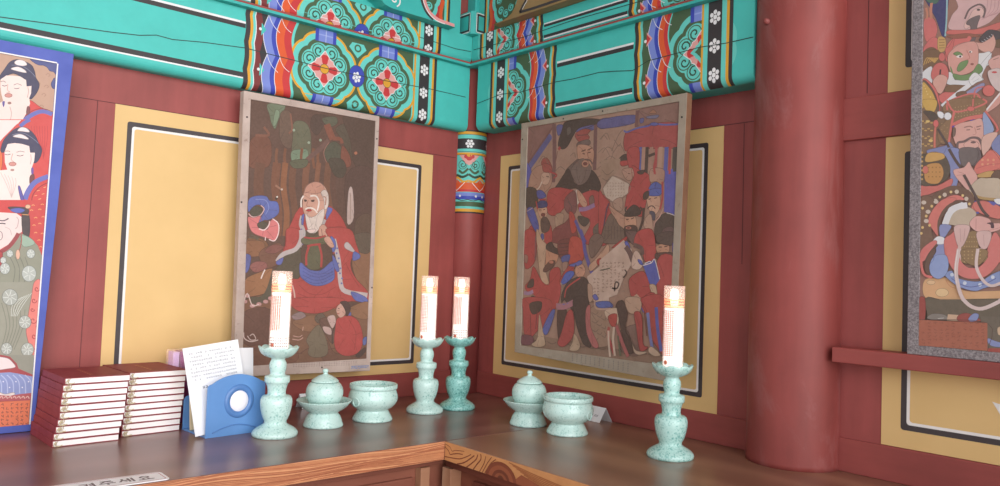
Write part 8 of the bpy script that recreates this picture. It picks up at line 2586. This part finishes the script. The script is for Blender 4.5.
tent_card('small folded white card by the wall behind the lidded pot on the left counter', (-.655, -.052, .0002), (-.59, -.052, .0002), (.0, .02, .040), mark=False)
# plastic notice stuck on the counter edge
t = thing('notice_sign', 'white notice strip with grey lettering and thin red border on the counter', 'sign', (-1.3, -.56, 0))
A, B = Vector((-1.208, -.529, .0004)), Vector((-1.208-.23, -.5285, .0004))
rx = Vector((1, -.012, 0)).normalized(); ry = Vector((.012, 1, 0)).normalized(); c0 = Vector((-1.197, -.593, .0003)); WL, HH = .33, .06
FS = lambda u, v, h=0: tuple(c0+rx*(u-WL)+ry*v+Vector((0, 0, h)))
def rrect(x0, x1, y0, y1, r):
    P = []
    for cx, cy, s in ((x0+r, y0+r, PI), (x1-r, y0+r, 1.5*PI), (x1-r, y1-r, 0), (x0+r, y1-r, .5*PI)):
        for i in range(5): P.append((cx+r*math.cos(s+i*PI/8), cy+r*math.sin(s+i*PI/8)))
    return P
mb = MB(); mb.prism(rrect(0, WL, 0, HH, .009), FS, 0, .0016); mb.build('plate', M['sign_white'], t)
cv = Canvas(); R_ = rrect(.006, WL-.006, .0055, HH-.0055, .005); cv.stroke(R_+[R_[0]], .0013, (0, 0, 0), 0, False)
mb = MB(); cc_ = []; cv.emit(mb, cc_, FS, h0=.0018); mb.build('red_border', M['sign_red'], t)
# lettering: 켜 주 세 요, built from strokes
def letter_strokes(cv, ch, u, v, s):
    w = s*.15
    def L(*p): cv.stroke([(u+a*s, v+b*s) for a, b in p], w, (0, 0, 0), 0, False)
    def O(a, b, r): cv.stroke([(u+(a+r*math.cos(k*PI/10))*s, v+(b+r*.8*math.sin(k*PI/10))*s) for k in range(21)], w, (0, 0, 0), 0, False)
    if ch == 'kyeo': L((.05, .85), (.5, .85), (.46, .5), (.1, .1)); L((.08, .52), (.46, .52)); L((.85, 0), (.85, 1)); L((.6, .68), (.85, .68)); L((.6, .42), (.85, .42))
    if ch == 'ju': L((.15, .92), (.85, .92)); L((.5, .9), (.12, .52)); L((.5, .85), (.88, .52)); L((0, .34), (1, .34)); L((.5, .34), (.5, 0))
    if ch == 'se': L((.25, .92), (.22, .6), (.0, .2)); L((.23, .62), (.46, .22)); L((.62, .05), (.62, .95)); L((.42, .55), (.62, .55)); L((.86, 0), (.86, 1))
    if ch == 'yo': O(.5, .7, .26); L((0, .1), (1, .1)); L((.34, .36), (.34, .1)); L((.66, .36), (.66, .1))
cv = Canvas()
for ch, u in (('kyeo', .184), ('ju', .2155), ('se', .249), ('yo', .28)): letter_strokes(cv, ch, u, .016, .027)
mb = MB(); cc_ = []; cv.emit(mb, cc_, FS, h0=.0018); mb.build('lettering', M['sign_ink'], t)

# ------------------------------------------------------------------ daylight and camera
w = bpy.data.worlds.new('World'); SC.world = w; w.use_nodes = True
bg = w.node_tree.nodes['Background']; bg.inputs['Color'].default_value = (.93, .97, 1.0, 1); bg.inputs['Strength'].default_value = WORLD
sd = bpy.data.lights.new('daylight_from_the_open_doors', 'SUN'); sd.energy = SUN; sd.angle = math.radians(70); sd.color = (1.0, .98, .96)
so = bpy.data.objects.new('daylight_from_the_open_doors', sd); COL.objects.link(so); so.location = (-1.5, -3.5, 2.2)
so.rotation_euler = Vector(SUNDIR).to_track_quat('-Z', 'Y').to_euler()
cd = bpy.data.cameras.new('camera'); cam = bpy.data.objects.new('camera', cd); COL.objects.link(cam)
cd.sensor_width = 36; cd.lens = CAM['f']*36/1000; cd.clip_start = .01
F_, R_, U_ = (Vector(CAM[k]) for k in 'FRU')
mat = Matrix((R_, U_, -F_)).transposed().to_4x4(); mat.translation = Vector(CAM['C'])+Vector((0, 0, ZC)); cam.matrix_world = mat
SC.camera = cam
vs = SC.view_settings; vs.view_transform = 'Standard'; vs.look = 'None'; vs.exposure = EXPO; vs.gamma = 1; vs.use_curve_mapping = False
for o in bpy.data.objects:
    if '_org' in o: del o['_org']
